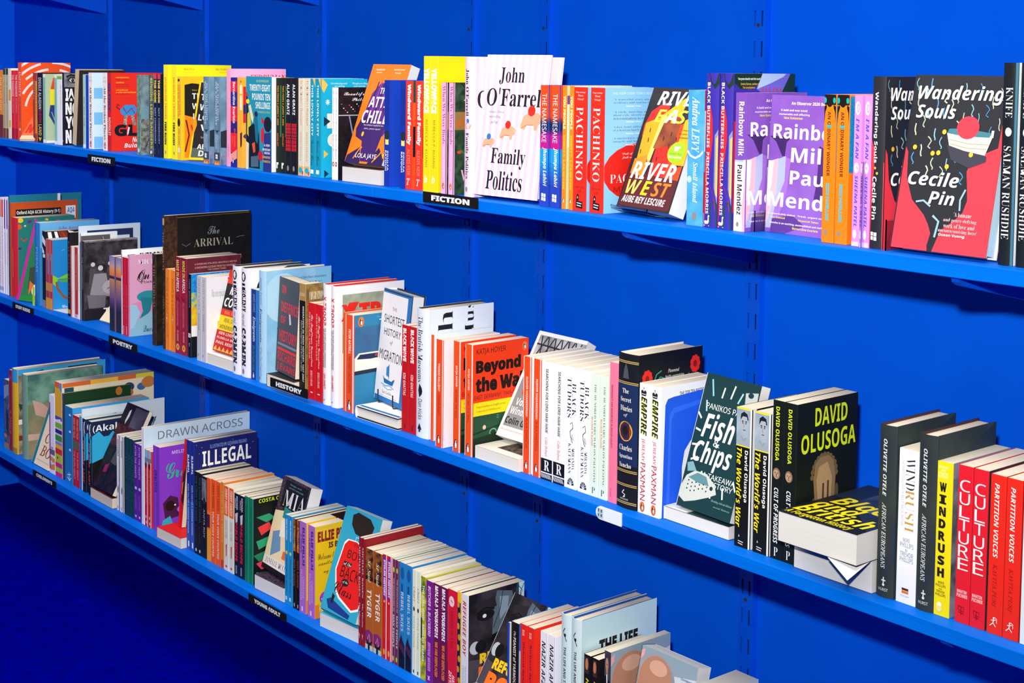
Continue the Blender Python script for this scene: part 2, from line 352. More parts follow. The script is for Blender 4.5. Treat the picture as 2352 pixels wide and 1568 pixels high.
art('broken', 'EEE6E0', 'CFE6F1', [T('JOHN','n','8FA9CC',.1,.05,.9,.075), T('BOYNE','n','8FA9CC',.1,.09,.9,.12), D('All the Broken Places','s','23252E',.18,.86,.28,.75), M('peng',.5,.935,.5)],
  [R('79BCE2',.02,.2,.4,.34),R('79BCE2',.02,.52,.4,.68),R('79BCE2',.02,.84,.4,.99),R('A9D5EC',.5,.05,.9,.2),R('A9D5EC',.5,.36,.9,.5), T('The','s','3F6290',.25,.065,.6,.1), T('J','s','16233F',.5,.88,.62,.965)])
glory=[R('E8261A',0,0,1,.004)]
for i,(y,x0,x1) in enumerate([(.05,.1,.42),(.115,.1,.3),(.21,.1,.4),(.24,.1,.75)]): glory.append(T('a wild and brilliant book','b','FFC61E',x0,y,x1,y+.018))
for y in (.08,.14,.165,.262): glory.append(T('Writer of the Year','n','5A120C',.1,y,.42,y+.016))
glory+= [P('3E8FD0',[(.2,.47),(.32,.41),(.55,.41),(.62,.47),(.56,.54),(.3,.55),(.22,.52)]), L('15202E',2.5,[(.2,.47),(.12,.44),(.14,.4),(.18,.42)]), L('C02A22',1.5,[(.25,.46),(.4,.5),(.55,.44)]),L('15202E',1.5,[(.28,.44),(.36,.52),(.48,.45),(.56,.52)]),
   P('N:#D9C7B4:#23303A:500',[(.3,.55),(.38,.55),(.36,.67),(.28,.67)]), P('N:#D9C7B4:#23303A:500',[(.46,.54),(.54,.54),(.6,.67),(.52,.67)]),
   T('GLO','B','14141C',.06,.66,.98,.81), E('2F9AD8',.86,.735,.1,.055), P('E9E6F4',[(.4,.69),(.44,.7),(.4,.79),(.37,.79)]), T('NoViolet','i','FFF1EC',.5,.82,1.0,.89), T('Bulawayo','i','FFF1EC',.3,.9,1.0,.975)]
def _sq(it):
    it=list(it)
    if it[0]=='T': it[4]*=.8; it[6]*=.8
    if it[0]=='P': it[2]=[(x*.8,y) for x,y in it[2]]
    if it[0]=='L': it[3]=[(x*.8,y) for x,y in it[3]]
    if it[0]=='E': it[2]*=.8; it[4]*=.8
    return tuple(it)
glory=[_sq(i) for i in glory]
art('glory', 'CC2018', 'EC2C1A', [D('GLORY','B','2A3E72',.13,.5,.2,.85), D('NOVIOLET','b','F7D6CB',.57,.8,.25,.85)], glory)
art('birth', 'N:#7E978C:#56706B:90', 'N:#7E9AA2:#566C72:40', [D('BORN ON A','b','6C9A38',.05,.32,.35,.75), D('SANDERS','b','3D8A50',.42,.88,.35,.75), T('B','B','E6E6E6',.3,.92,.7,.965)],
  [R('N:#4A4F48:#8E938C:120',0,.4,1,.97), P('6F96A4',[(0,.4),(.3,.38),(.5,.43),(.2,.55),(0,.55)]), L('2A2E2C',2,[(.1,.9),(.3,.55)]), L('2A2E2C',2,[(.5,.92),(.3,.6)]), L('232726',2,[(.2,.75),(.8,.6)]), E('16B840',.3,.24,.1,.035)])
art('birth2', 'N:#64716E:#414C4C:90', '4B5A5C', [D('BENDING','b','D4D23A',.04,.32,.35,.8), D('LEON SANDERS','b','CDC83A',.36,.9,.35,.8), T('B','B','E6E6E6',.3,.93,.7,.965)], [])
art('cook', '10183A', '0E1A3C', [R('E5394B',.02,.0,.98,.06), D('THE COOK','B','F5D51E',.07,.35,.18,.82), D('AJAY CHOWDHURY','b','C8CCE4',.4,.84,.28,.68), D('thriller','n','6D769C',.9,.97,.4,.6)], [R('1C5FA8',.1,.5,.8,.68), E('9CC3E8',.35,.6,.2,.03), R('0A1026',0,0,1,.4)])
art('firerush', 'F7E90E', 'F1EA12', [D('JACQUELINE CROOKS','b','E2611C',.13,.58,.2,.62), D('FIRE RUSH','B','31281A',.61,.85,.2,.62), M('oval',.42,.935,.3)],
  [T('BEAUTIFUL','b','D8791C',.12,.035,.32,.055), T('Paula Hawkins','n','BBA42A',.12,.068,.36,.085), T('BOOKLIST','n','BBA42A',.12,.09,.24,.105), T('ONE TO WATCH','b','D8791C',.7,.035,.97,.055), T('Observer','n','BBA42A',.78,.068,.94,.085), T('THE INTERNATIONAL','b','DA6A16',.12,.15,.96,.175)])
lv=[P('1B1B16',[(.05,.1),(.2,.08),(.5,.1),(.8,.06),(.97,.1),(.97,.62),(.7,.5),(.5,.56),(.3,.5),(.05,.46)]), P('EE8B12',[(.05,.46),(.3,.5),(.5,.56),(.7,.5),(.97,.62),(.97,.97),(.05,.97)]),
    T('THE GIRL','b','F3F4F6',.2,.2,.9,.27), T('WITH THE','b','F3F4F6',.2,.32,.9,.39), T('LOUDING','b','F3F4F6',.22,.44,.9,.51), T('New York Times bestseller','n','D6C832',.2,.155,.8,.17)]
for i in range(9): lv.append(L('C22A18' if i%2 else '6B1E10',4,[(.08+.1*i,.52+.06*(i%3)),(.14+.1*i,.7),(.06+.1*i,.9)]))
art('louding', 'F6C51A', 'F2C416', [R('2B2A18',.15,.03,.6,.06), D('THE GIRL WITH THE','b','E2541A',.1,.48,.15,.42), D('LOUDING VOICE','b','E2541A',.1,.46,.5,.78), E('3A2A10',.4,.55,.32,.05), D('ABI DARE','n','7C6E1C',.62,.82,.3,.6), M('four',.4,.88,.45)], lv)
lv2=[R('F4C21A',0,0,1,1), R('1D1A1E',.03,.012,.97,.965), P('EE8B12',[(0,.44),(.05,.5),(.07,.56),(.03,.66),(0,.72)]), T('THE GIRL','b','F3F4F6',.08,.16,.93,.24), T('WITH THE','b','F3F4F6',.08,.29,.93,.37), T('LOUDING','b','F3F4F6',.08,.42,.95,.5), T('VOICE','b','F3F4F6',.16,.55,.9,.63), T('Sunday Times bestseller','n','C9B78A',.2,.7,.8,.73), R('4F5A50',.03,.85,.97,.97), T('ABI','b','F3EFE2',.15,.8,.4,.86), T('DARE','b','F3EFE2',.2,.88,.75,.95)]
art('loudfront', 'F4C21A', 'F4C21A', [], lv2)
art('light', 'N:#6E8FA6:#54748C:25', 'N:#86ABC2:#567890:20', [D('WE CANNOT SEE','n','D7E4EE',.05,.55,.2,.45), D('ALL THE LIGHT','n','D7E4EE',.07,.5,.5,.75), P('27343F',[(.1,.6),(.5,.61),(.9,.6),(.55,.635),(.6,.66),(.45,.635)]), D('DOERR','n','C5D4E0',.66,.82,.2,.45), D('ANTHONY','n','C5D4E0',.66,.86,.52,.75), R('3A4650',0,.86,1,.95), M('four',.42,.905,.35), R('B56A34',0,.955,1,1), P('E7A54A',[(.1,.99),(.25,.96),(.45,.99),(.7,.965),(.9,1),(0,1)])], [P('26313A',[(0,.62),(.4,.55),(1,.5),(1,.85),(0,.8)]), R('N:#8A94AC:#5B6A84:60',0,.85,1,1)])
art('pinktall', 'F2A0C2', 'F4A8D2', [D('FARRAR','n','C95078',.78,.9,.3,.6)], [T('FERRYMAN','s','D62338',.35,.06,1.0,.13), T('a novel','t','D62338',.4,.2,.8,.25)])
gw=[R('E0243A',0,.04,1,.16),R('2A2386',0,.16,1,.3),R('E0243A',0,.32,1,.49),R('3A1C70',0,.49,1,.62),R('F01E2C',0,.62,1,.84),P('F49A8C',[(0,.86),(1,.8),(1,.9),(0,.95)])]
art('evaristo', '2A2386', '2A2386', gw+[D('Bernardine Evaristo','b','F5F5FA',.05,.51,.35,.75), D('Girl, Woman,','i','F2602A',.57,.78,.5,.8), D('Other','i','F2602A',.65,.75,.2,.45), M('pengb',.4,.93,.28)], gw)
art('saffron', 'F9AE2A', 'F8B23C', [R('F9AE2A',.0,.0,.6,1), T('W','b','5A2A10',.55,.035,.85,.055), R('F6F1E6',.5,.08,.9,.18), R('F6F1E6',.5,.2,.9,.36), P('4C1E3C',[(.55,.62),(.95,.6),(.9,.75),(.6,.78)])], [R('D8242A',0,.1,.5,.5), R('3A2468',0,.3,.6,.4), E('4A2A6A',.3,.65,.3,.05)])
l28=[T('BLOOMSBURY','n','D9D06A',.42,.035,.9,.06), T('TWENTY-EIGHT','b','F4F6F2',.14,.085,.95,.155), T('POUNDS TEN','b','F4F6F2',.24,.18,.95,.25), T('SHILLINGS','b','F4F6F2',.38,.27,.95,.34), T('A WINDRUSH STORY','n','C9D84A',.46,.365,.95,.385),
 P('161A1C',[(0,.17),(.05,.2),(.1,.45),(.12,.7),(.1,.95),(0,1)]), P('E9DDB0',[(.1,.32),(.18,.3),(.3,.44),(.27,.5),(.2,.46)]), E('E8E01E',.07,.27,.07,.025), E('B5482A',.05,.2,.04,.02), P('DCCB2A',[(.05,.4),(.13,.38),(.2,.5),(.13,.66),(.04,.62)]), P('12181A',[(.1,.55),(.3,.5),(.52,.6),(.55,.98),(.12,.98)]), P('1F6E86',[(.32,.44),(.45,.42),(.5,.6),(.46,.72),(.38,.68)]), E('23303A',.4,.4,.07,.03), P('CF2430',[(.6,.42),(.74,.47),(.68,.5),(.62,.49)]), E('171A22',.86,.5,.15,.08), P('DC2430',[(.6,.56),(.7,.53),(.74,.62),(.66,.72),(.6,.68)]), P('2A357E',[(.72,.6),(.98,.58),(1,1),(.68,1)]), E('C81E2A',.58,.84,.1,.055), P('E85A1E',[(.24,.72),(.36,.7),(.38,.8),(.3,.82)]), P('E9DFB8',[(0,.7),(.12,.72),(.1,1),(0,1)]), P('4A6A78',[(.2,.86),(.5,.84),(.5,.96),(.2,.97)]), T('A VERY','b','F1F1F6',.72,.71,.95,.735), T('IMPORTANT','b','F1F1F6',.66,.755,.96,.78), T('BOOK','b','F1F1F6',.74,.79,.95,.815), T('BERNARDINE','b','E6B84A',.66,.835,.96,.86), T('EVARISTO','b','E6B84A',.68,.88,.96,.905)]
art('shillings', 'D9CFA6', '2393AF', [], l28, pg='E6E8E8')
art('kirk', '14130F', '0E3A1C', [D('TWO FINDS & JAMES T. KIRK','b','F09A1C',.08,.5,.25,.75), D('JUNGLIST','b','E8721C',.58,.72,.25,.7), T('r','B','F3F3F3',.15,.89,.75,.955)], [R('2E9A4A',0,.08,1,.62)])
art('gratz', '131114', '131114', [D('ALAN GRATZ','b','F2F2F4',.06,.38,.2,.7)]+[D('REFUGEE','B','DE1E2A',.47,.76,.04+.33*k,.3+.33*k) for k in range(3)]+[M('oval',.45,.94,.5)], [])
art('mother', 'DCD3BE', 'C5E0D8', [D("To My Mother's Homeland",'r','B07C58',.02,.48,.3,.75), D('NIKESH SHUKLA','n','A8966A',.55,.85,.35,.65), R('E0B070',0,.9,1,1), E('2BA6B8',.45,.945,.36,.03), E('B5543A',.9,.97,.2,.02)], [R('E0C24A',0,.8,1,.92), R('BE6A3C',0,.92,1,1)])
lc=[P('F0B548',[(.0,.02),(.03,.0),(.12,.05),(.03,.13)])]
lc+=[T('Convincing and','t','E8FAFF',.2,.035,.55,.06), T('involving','t','E8FAFF',.28,.065,.5,.085), T('Thought provoking','t','E8FAFF',.66,.035,1.0,.06), T('and moving','t','E8FAFF',.7,.065,.95,.085), P('F5C65A',[(.05,.14),(.13,.06),(0,.0),(0,.1)]), P('F2F4EC',[(.12,.35),(.28,.35),(.28,.5),(.12,.5)]), P('16364E',[(.05,.38),(.19,.43),(.05,.48)]), E('F2F4EC',.25,.62,.12,.07), P('F0C050',[(.05,.72),(.15,.76),(.05,.8)]), P('16364E',[(.06,.92),(.16,.96),(.06,1.0)]), T('THIS LOVELY','b','FFFFFF',.35,.4,.95,.5), T('CITY','b','FFFFFF',.4,.55,.9,.66)]+[L('EAFBFF',1.5,[(.13+.05*math.cos(a),.235+.03*math.sin(a)),(.13-.05*math.cos(a),.235-.03*math.sin(a))]) for a in (0,.8,1.57,2.35)]
art('lovely', '1093B4', '18B4DC', [P('F2B84C',[(.5,0),(1,0),(1,.09)]), D('THIS LOVELY CITY','b','E6F8FF',.06,.58,.25,.6), D('Louise Hare','c','0A4A66',.62,.88,.2,.7), R('EAF6FA',.1,.925,.7,.965)], lc)
fo=[R('N:#0B0A0E:#1A1820:70',0,0,1,1), T('Beautifully Written','c','F0F0F4',.1,.05,.98,.1), T('Philip Pullman','c','F0F0F4',.25,.11,.9,.16)]
for i in range(26): fo.append(E('E8D8DC' if i%3 else 'C8405A',.06+.9*((i*37)%26)/26,.18+.12*((i*17)%11)/11,.012,.006))
fo+=[R('B9BAC8',0,.295,1,.305)]+[L('8890B8',3,[(.2+.28*k,.31),(.26+.28*k,.5),(.3+.28*k,.66)]) for k in range(3)]+[E('C23A2A',.5,.72,.2,.06)]
art('ransom', 'F0F0F2', '0B0A0E', [D('The Almost Perfect Murder','c','8A8A92',.03,.48,.2,.75), D('Katherine Rundell','c','8A8A92',.5,.78,.25,.8), E('8A3420',.5,.83,.4,.026), E('F0F0F2',.5,.83,.18,.014)], fo)
at=[P('5A2484',[(.12,.62),(.2,.3),(.35,.2),(.6,.17),(.8,.22),(.92,.4),(.9,.62),(.8,.72),(.3,.7)]),P('3A1A66',[(.05,.66),(.12,.55),(.26,.52),(.6,.62),(.8,.6),(.72,.98),(.4,.98),(.3,.78),(.1,.74)]), P('2C1552',[(0,1),(.02,.93),(.3,.84),(.4,.98),(.4,1)]), P('2C1552',[(.6,1),(.8,.83),(1,.94),(1,1)])]
at+=[L('8C3AA8' if i%2 else '2A1440',3.5,[(.3+.08*i,.18),(.27+.09*i,.32),(.22+.1*i,.48)]) for i in range(8)]
at+=[T('A remarkable debut','i','FFE6C8',.12,.045,.36,.065), T('Stylist','i','FFE6C8',.16,.08,.3,.095), T('Absolutely gripping','i','FFE6C8',.6,.045,.88,.065), T('heat','i','FFE6C8',.65,.08,.8,.095), T('THE','b','F6F4FA',.4,.24,.62,.3), T('ATTIC','b','F6F4FA',.2,.33,.82,.44), T('CHILD','b','F6F4FA',.12,.47,.84,.6), T('Two children trapped in one','n','E9DDF2',.22,.61,.75,.63), T('attic, years apart','n','E9DDF2',.26,.645,.7,.665), E('F2C020',.27,.71,.03,.025), L('F59020',3,[(.2,.96),(.3,.86),(.36,.84)]), L('F59020',3,[(.72,.98),(.86,.9),(.9,.86)]), P('F2C020',[(.93,.9),(.99,.88),(.98,.94)]), T('LOLA JAYE','g','F2EEF6',.25,.9,.8,.96)]
art('attic', '3A1A66', 'F07A14', [D('THE ATTIC CHILD','b','FFFFFF',.1,.7,.3,.7)], at, pg='D9E0E6')
art('atticflat', '3A1A66', '3B2030', [], [R('7A3420',.3,.2,.9,.8)], pg='DAD6CE')
lm=[E('1C2A4A',.5,.52,.38,.05), R('F3E07A',.2,.555,.78,.605), R('1C2A4A',.12,.48,.2,.5), E('22321E',.5,.525,.3,.035)]
art('lemon', '1232A2', '1442B8', [D('AS LONG AS THE LEMON','n','0A1E66',.03,.42,.15,.4), D('TREES GROW','n','0A1E66',.06,.42,.5,.75)]+lm+[D('KATOUH','b','EDF1FA',.66,.85,.15,.42), D('ZOULFA','b','EDF1FA',.66,.85,.52,.76)], [D('a lemon grove in Syria','t','38B2D0',.05,.25,.2,.8), R('3A9AE0',.55,.3,.62,.9)])
art('windward', 'E8351C', 'F2561E', [D('Windward Family','B','FFF1EC',.03,.59,.15,.82), D('ALEXIS KEIR','n','FF9A7C',.63,.87,.25,.7), T('T','t','FFF1EC',.2,.9,.7,.96)], [R('17504A',0,.0,1,.2), R('F06020',0,.2,1,.36), R('1A1A22',0,.42,1,.7), R('8A2050',.2,.38,.8,.44)])
art('yellowface', 'F2D80C', 'F4DA08', [D('YELLOWFACE','B','FFFDE6',.09,.42,.02,.82), D('REBECCA F. KUANG','n','857A12',.47,.82,.3,.62), T('b','i','FFFBE0',.15,.88,.6,.935)], [T('YELLOWFACE','B','FFFDE6',.1,.3,.95,.45), E('F7F5E8',.5,.62,.25,.05), E('2A2A20',.5,.62,.1,.04)])
art('birds', 'EDA9D6', '1C3426', [R('1A2A1C',.88,0,1,1), D('When We Were Birds','r','7A4276',.03,.55,.22,.75), D('Ayanna Lloyd Banwo','t','F7DFF0',.57,.88,.3,.68), M('peng',.45,.93,.5)],
  [R('N:#16301F:#37523A:60',0,0,1,1)]+[L('0A1810',2.5,[(.1+.04*i,.0),(.3+.12*i,.12+.02*i)]) for i in range(6)]+[R('N:#B5652C:#5E7A4A:50',0,.26,1,.42), T('AYANNA','s','F0EEE0',.15,.1,.9,.16)]+[E(['E07A2A','D8C03A','C8482A'][i%3],.08+.13*((i*5)%7),.62+.05*(i%7),.04,.014) for i in range(16)]+[T('When We','r','E9A8D4',.1,.78,.95,.88), L('2E7A3A',3,[(.1,.6),(.4,.75),(.2,.95)])])
pig=lambda x,y,s,c: [P('EBA583',[(x-s,y+s*.25),(x-s*.8,y-s*.12),(x-s*.3,y-s*.3),(x+s*.5,y-s*.28),(x+s*.9,y-s*.12),(x+s*.8,y+s*.12),(x+s*.6,y+s*.2),(x+s*.5,y+s*.45),(x+s*.25,y+s*.42),(x+s*.2,y+s*.22),(x-s*.4,y+s*.22),(x-s*.6,y+s*.42),(x-s*.95,y+s*.38)]), L('B86A4A',1,[(x-s*.9,y+s*.36),(x-s*.4,y+s*.22),(x+s*.2,y+s*.22)]), E(c,x-s*.1,y-s*.36,s*.34,s*.22), E('F2B49A',x+s*.78,y-s*.03,s*.14,s*.08)]
fp=[R('ECC4E2',.02+.105*k,0,.075+.105*k,1) for k in range(10)]
fam=fp+[T('John','s','17131E',.22,.09,.62,.21), T("O'Farrell",'s','17131E',.05,.235,.97,.365), T('Sunday Times','t','7A7AA0',.1,.395,.35,.42), T('bestselling','t','7A7AA0',.12,.43,.31,.455), T('author','t','7A7AA0',.15,.465,.27,.49)]+pig(.8,.45,.17,'D8281C')+pig(.45,.54,.13,'D8281C')+pig(.16,.62,.1,'2F6EC2')+[T('Family','s','17131E',.22,.66,.76,.8), T('Politics','s','17131E',.18,.82,.75,.955)]
art('family', 'F3D3EC', 'F4F3FB', [R('F4F3FB',.7,0,1,1), R('F3E6F6',0,0,.12,1), D("John O'Farrell",'s','241E2A',.085,.42,.18,.62), D('Family Politics','s','241E2A',.54,.87,.18,.62), E('3A76C8',.5,.455,.16,.016)]+[E('EBA583',.5,.49,.36,.02), R('EBA583',.2,.49,.35,.51), R('EBA583',.65,.49,.8,.51)]+[M('oval',.4,.945,.35)], fam, hb=1, pg='EDE9E0', inner='E9C4DC')
nm=[R('F04A14',0,0,1,.27), R('G:#F04A14:#1B2A5A',0,.25,1,.32), R('1B2A5A',0,.31,1,.36), R('G:#1B2A5A:#C0148C',0,.355,1,.42), R('C0148C',0,.42,1,.52), R('1898DC',0,.52,1,.6), R('G:#1898DC:#2440B0',0,.6,1,.85), R('2440B0',0,.85,1,1)]
art('namesake', '2440B0', '2440B0', nm+[D('THE NAMESAKE','n','FBEFF6',.07,.47,.2,.75), D('Jhumpa Lahiri','i','FFF4FA',.51,.83,.3,.85), M('four',.5,.92,.55)], nm+[T('THE','n','FBEFF6',.3,.1,.7,.2), T('NAMESAKE','n','FBEFF6',.05,.3,.95,.45)])
art('people', 'F5821A', 'C9D8A4', [D('YOU PEOPLE','B','FFE9A8',.08,.35,.2,.85), D('NIKITA LALWANI','B','F8B428',.4,.84,.25,.8), M('pengb',.5,.93,.6)], [R('6A4AA0',0,.08,1,.15), R('C9E8D2',0,.15,1,.5)])
pc=[E('DD2218',.66,.68,.68,.24)]
for i,y in enumerate([.085,.11,.185,.21,.235,.305,.33,.395,.42]): pc.append(T(["'A powerful story about","resilience and compassion'","'A rich, moving novel","about exile, identity and the","determination to endure'","'A deep, broad, addictive history","of a Korean family in Japan'","'A masterpiece of empathy,","integrity and family loyalty'"][i],'r','2A5A94',.14,y,.84,y+.019))
for y in (.14,.265,.36,.45): pc.append(T('Sunday Times','b','F2F8FC',.36,y,.62,y+.016))
pc+=[T('THE NEW YORK TIMES BESTSELLER','i','C8E4F4',.12,.035,1.0,.055), T("'Full of heart, full of pace,",'t','F8D8D0',.3,.52,.95,.54), T('full of generous spirit','t','F8D8D0',.3,.55,.95,.57), T('PACHINKO','r','F9F0EC',.1,.69,1.0,.76), T('MIN JIN LEE','n','8E1410',.16,.79,.98,.84)]
art('pachinko', 'E02A18', '8CCBEE', [T("'Page-turning'",'t','FBDCD4',.12,.035,.88,.05), T('Times','t','FBDCD4',.3,.06,.7,.075), T("'Vivid'",'t','FBDCD4',.25,.09,.75,.105), D('PACHINKO','r','FBF1ED',.16,.75,.2,.72), T('MIN JIN','n','8E1410',.18,.8,.82,.82), T('LEE','n','8E1410',.35,.83,.65,.85), M('zeus',.5,.92,.5)], pc)
rv=[R('2A242C',0,0,1,1), P('E22A24',[(.04,.32),(.1,.2),(.3,.12),(.42,.15),(.42,.22),(.2,.27),(.06,.42)]), P('F7B418',[(.3,.24),(.66,.08),(.72,.1),(.66,.27),(.5,.3),(.3,.3)]), P('F2A81C',[(.06,.3),(.33,.24),(.36,.62),(.1,.62)]), P('FFD873',[(.33,.23),(.42,.22),(.36,.6),(.28,.62)]), P('N:#A5542A:#7A3826:30',[(.42,.22),(.74,.24),(.7,.54),(.34,.5)]), P('E0281E',[(.4,.5),(.72,.46),(.7,.74),(.4,.74)]), P('F7B418',[(.78,.26),(1,.2),(1,.62),(.76,.62)]), P('E8451E',[(.72,.3),(.78,.28),(.78,.66),(.98,.62),(.98,.74),(.7,.74)]), P('5A1F26',[(.02,.7),(.98,.74),(.98,.985),(.02,.985)]), P('F0902A',[(.06,.6),(.28,.56),(.34,.68),(.3,.74),(.06,.72)])]
rv+=[L('1E1A1E',2,[(x,y),(x+.01,y+.035)]) for x,y in ((.18,.34),(.2,.42),(.12,.52),(.48,.4),(.6,.36),(.62,.46),(.47,.57),(.3,.6),(.72,.4))]
rv+=[T('RIVER','i','FAFAF6',.16,.03,1.0,.145), T('EAST','i','F8C63C',.2,.18,1.0,.29), T('A','i','FFF4D8',.39,.18,.62,.29), T('RIVER','i','FAFAF6',.08,.62,.9,.76), T('W','i','F9D870',.08,.77,.34,.885), T('E','i','FBE21E',.37,.77,.54,.885), T('ST','i','F0802A',.57,.77,.9,.885), T('AUBE REY LESCURE','i','FFFFFF',.06,.9,.88,.955), E('A2E020',.8,.52,.155,.085), T("W'",'B','FFFFFF',.74,.47,.85,.51), T("WOMEN'S PRIZE",'n','2C4A12',.69,.525,.91,.54), T('SHORTLISTED','b','F4FCE0',.68,.55,.92,.565), T("'Compelling,",'t','4A2A10',.76,.33,.96,.35), T('perceptive and','t','4A2A10',.74,.36,.97,.38), T("poignant'",'t','4A2A10',.76,.39,.94,.41)]
art('river', '5A1F26', '2A242C', [D('RIVER EAST RIVER WEST','i','FFFFFF',.1,.8,.3,.7)], rv, pg='E8E6E0')
art('island', 'N:#3F9ADE:#5BAFE8:40', '4FA6E2', [D('Andrea LEVY','z','EAF4FA',.05,.46,.25,.75), L('E6F2FA',3,[(0,.45),(.2,.485),(.5,.5),(.8,.48),(1,.45)]), D('Small Island','z','D8ECF8',.53,.83,.38,.68), E('BFE0F6',.15,.66,.14,.025), M('oval',.5,.93,.35)], [R('C02030',0,0,1,.3), R('E8DCC0',0,.15,1,.45), R('B81E30',0,.6,1,.9)])
bb=[P('10301E',[(.35,0),(1,0),(1,.07),(.75,.1),(.5,.06)]), P('D92430',[(.1,.24),(.45,.2),(.65,.3),(.68,.42),(.55,.55),(.4,.6),(.3,.7),(.6,.74),(.85,.82),(.9,.88),(0,1),(0,.6),(.2,.45)]), P('7E86B0',[(.8,.4),(1,.36),(1,.85),(.8,.74)]), P('F2B25A',[(.88,.42),(1,.4),(1,.8),(.88,.78)]), P('0E4A3C',[(.5,1),(.55,.86),(.8,.82),(1,.84),(1,1)])]
bc=[P('10301E',[(0,0),(.45,0),(.42,.05),(.3,.1),(.1,.1),(0,.06)]), P('A9BFE2',[(.45,0),(1,0),(.9,.06),(.6,.06),(.5,.1),(.36,.1)]), P('6A62C8',[(.36,.1),(.6,.06),(.8,.02),(.85,.0),(1,0),(1,.12),(.5,.14)]), P('15332C',[(.78,.12),(.92,0),(1,0),(1,.2)]), T('"Everyone should read this novel"','b','F6EEDC',.05,.026,.42,.045), T('Emma Stonex, author of','b','D8A04A',.1,.058,.4,.076), T('The Lamplighters','b','D8A04A',.13,.082,.33,.1)]+[L('D8242E',2,[(.45+.06*k,.14),(.46+.06*k,.09)]) for k in range(6)]+[P('D92430',[(0,.3),(.3,.4),(.2,.7),(0,.9)])]
art('butterfly', '3A2A9E', '3A2A9E', bb+[D('BLACK BUTTERFLIES','b','F7EFEF',.06,.48,.18,.45), D('PRISCILLA MORRIS','b','F7EFEF',.51,.91,.18,.45), M('swan',.3,.955,.5)], bc, hb=1)
rm=[R('N:#7F50B4:#8E60C2:14',0,0,1,1), P('3E2462',[(.0,.3),(.1,.34),(.2,.44),(.24,.46),(.26,.34),(.34,.3),(.2,.3)]), P('4C2C74',[(.75,.35),(.92,.4),(.9,.72),(.7,.76),(.74,.6)]), P('A06FC8',[(.22,.44),(.34,.46),(.3,.7),(.16,.96),(.1,.9)]), P('A9B4EE',[(.12,.47),(.26,.44),(.26,.62),(.14,.8),(.08,.97),(0,.97)]), P('F2B4BC',[(.04,.48),(.15,.46),(.14,.7),(.04,.9),(0,.95),(0,.55)]), P('F2EDF6',[(0,.48),(.08,.48),(.06,.66),(0,.78)]), P('5C3A8A',[(.1,.9),(.4,.86),(.6,.93),(.3,1),(.08,1)])]
rm+=[T('An Observer 2020 Best Debut','b','F6F2FA',.3,.045,1.0,.068), T("'A bold and new novel,",'b','F0E8F6',.14,.1,.55,.118), T('memorable and affecting','b','F0E8F6',.12,.13,.58,.148), T('New Statesman','b','F0D83A',.2,.155,.48,.172), T("'Intense,",'b','F0E8F6',.8,.1,1,.118), T('very good','b','F0E8F6',.8,.13,1,.148), T('Rainbow','b','FBF8FD',.05,.205,1.14,.315), T('Milk','b','FBF8FD',.34,.37,1.0,.48), T('Paul','b','FBF8FD',.34,.535,.93,.64), T('Mendez','b','FBF8FD',.02,.7,1.2,.81), T("'A remarkable debut'  'Frank, urgent and fresh'",'b','F0E8F6',0.02,.855,1,.872), T('Diva Scotland','b','F0D83A',.08,.88,.3,.895), T('Financial Times','b','F0D83A',.5,.885,.8,.9), T("'Mendez is an exciting, accomplished and daring voice'",'b','F0E8F6',.06,.92,1.0,.938), T('Bernardine Evaristo','b','F0D83A',.42,.945,.8,.962)]
rs=[R('7A4CB0',0,0,1,1), P('F2F0F6',[(0,.5),(.7,.485),(1,.48),(1,1),(0,1)]), R('A9BED2',0,.485,.8,.5), P('F0B0BC',[(.8,1),(.7,.85),(.95,.6),(1,.55),(1,1)]), P('7A4CB0',[(0,.1),(.2,.05),(.5,.03),(1,.0),(0,0)]), D('Rainbow Milk','b','FBF8FD',.065,.455,.3,.8), D('Paul Mendez','b','1A1622',.52,.88,.25,.72), M('oval',.35,.95,.3)]
art('rainbow', '7A4CB0', '8456B8', rs, rm)
ow=[R('0F120E',0,0,1,.07), E('13100E',.45,.04,.3,.045), E('10A8A0',.06,.04,.12,.02), E('10A8A0',.85,.04,.12,.02), P('120F0C',[(0,.08),(.2,.07),(.2,.09),(.08,.12),(0,.2)]), P('120F0C',[(1,.08),(.8,.07),(.8,.09),(.92,.12),(1,.2)])]
art('wonder', 'F57C10', 'F57C10', ow+[D('AN ORDINARY WONDER','b','5A1E0C',.115,.55,.3,.58), D('BUKI PAPILLON','B','3AB4C4',.6,.85,.3,.58), E('3AA8B4',.45,.215,.2,.012), M('oval',.35,.93,.35)], [R('N:#1476C8:#0FA2B4:300',.0,.01,.9,.52), R('F57C10',0,.53,1,1)])
art('fan', 'D98AEE', 'DE96F0', [E('F6EEFA',.45,.085,.34,.045), E('D98AEE',.5,.085,.2,.03), E('F6EEFA',.5,.085,.07,.018), D("I'M A FAN",'i','3244D0',.15,.42,.25,.68), E('F6EEFA',.45,.48,.32,.035), L('D98AEE',2,[(.35,.48),(.5,.47),(.6,.49)]), D('SHEENA PATEL','i','3244D0',.53,.87,.25,.68), E('F6EEFA',.42,.92,.25,.03), R('E8C0F4',0,.97,1,1)], [])
wn=[R('25272E',0,0,1,1), P('F23A4A',[(.97,.22),(1,.2),(1,1),(.44,1),(.5,.88),(.62,.82),(.7,.77),(.73,.7),(.7,.6),(.68,.54),(.72,.47),(.85,.43),(.96,.4)]), P('F23A4A',[(0,.42),(.03,.45),(.06,.6),(.15,.72),(.3,.8),(.36,.85),(.4,.9),(.38,.97),(.39,1),(0,1)])]
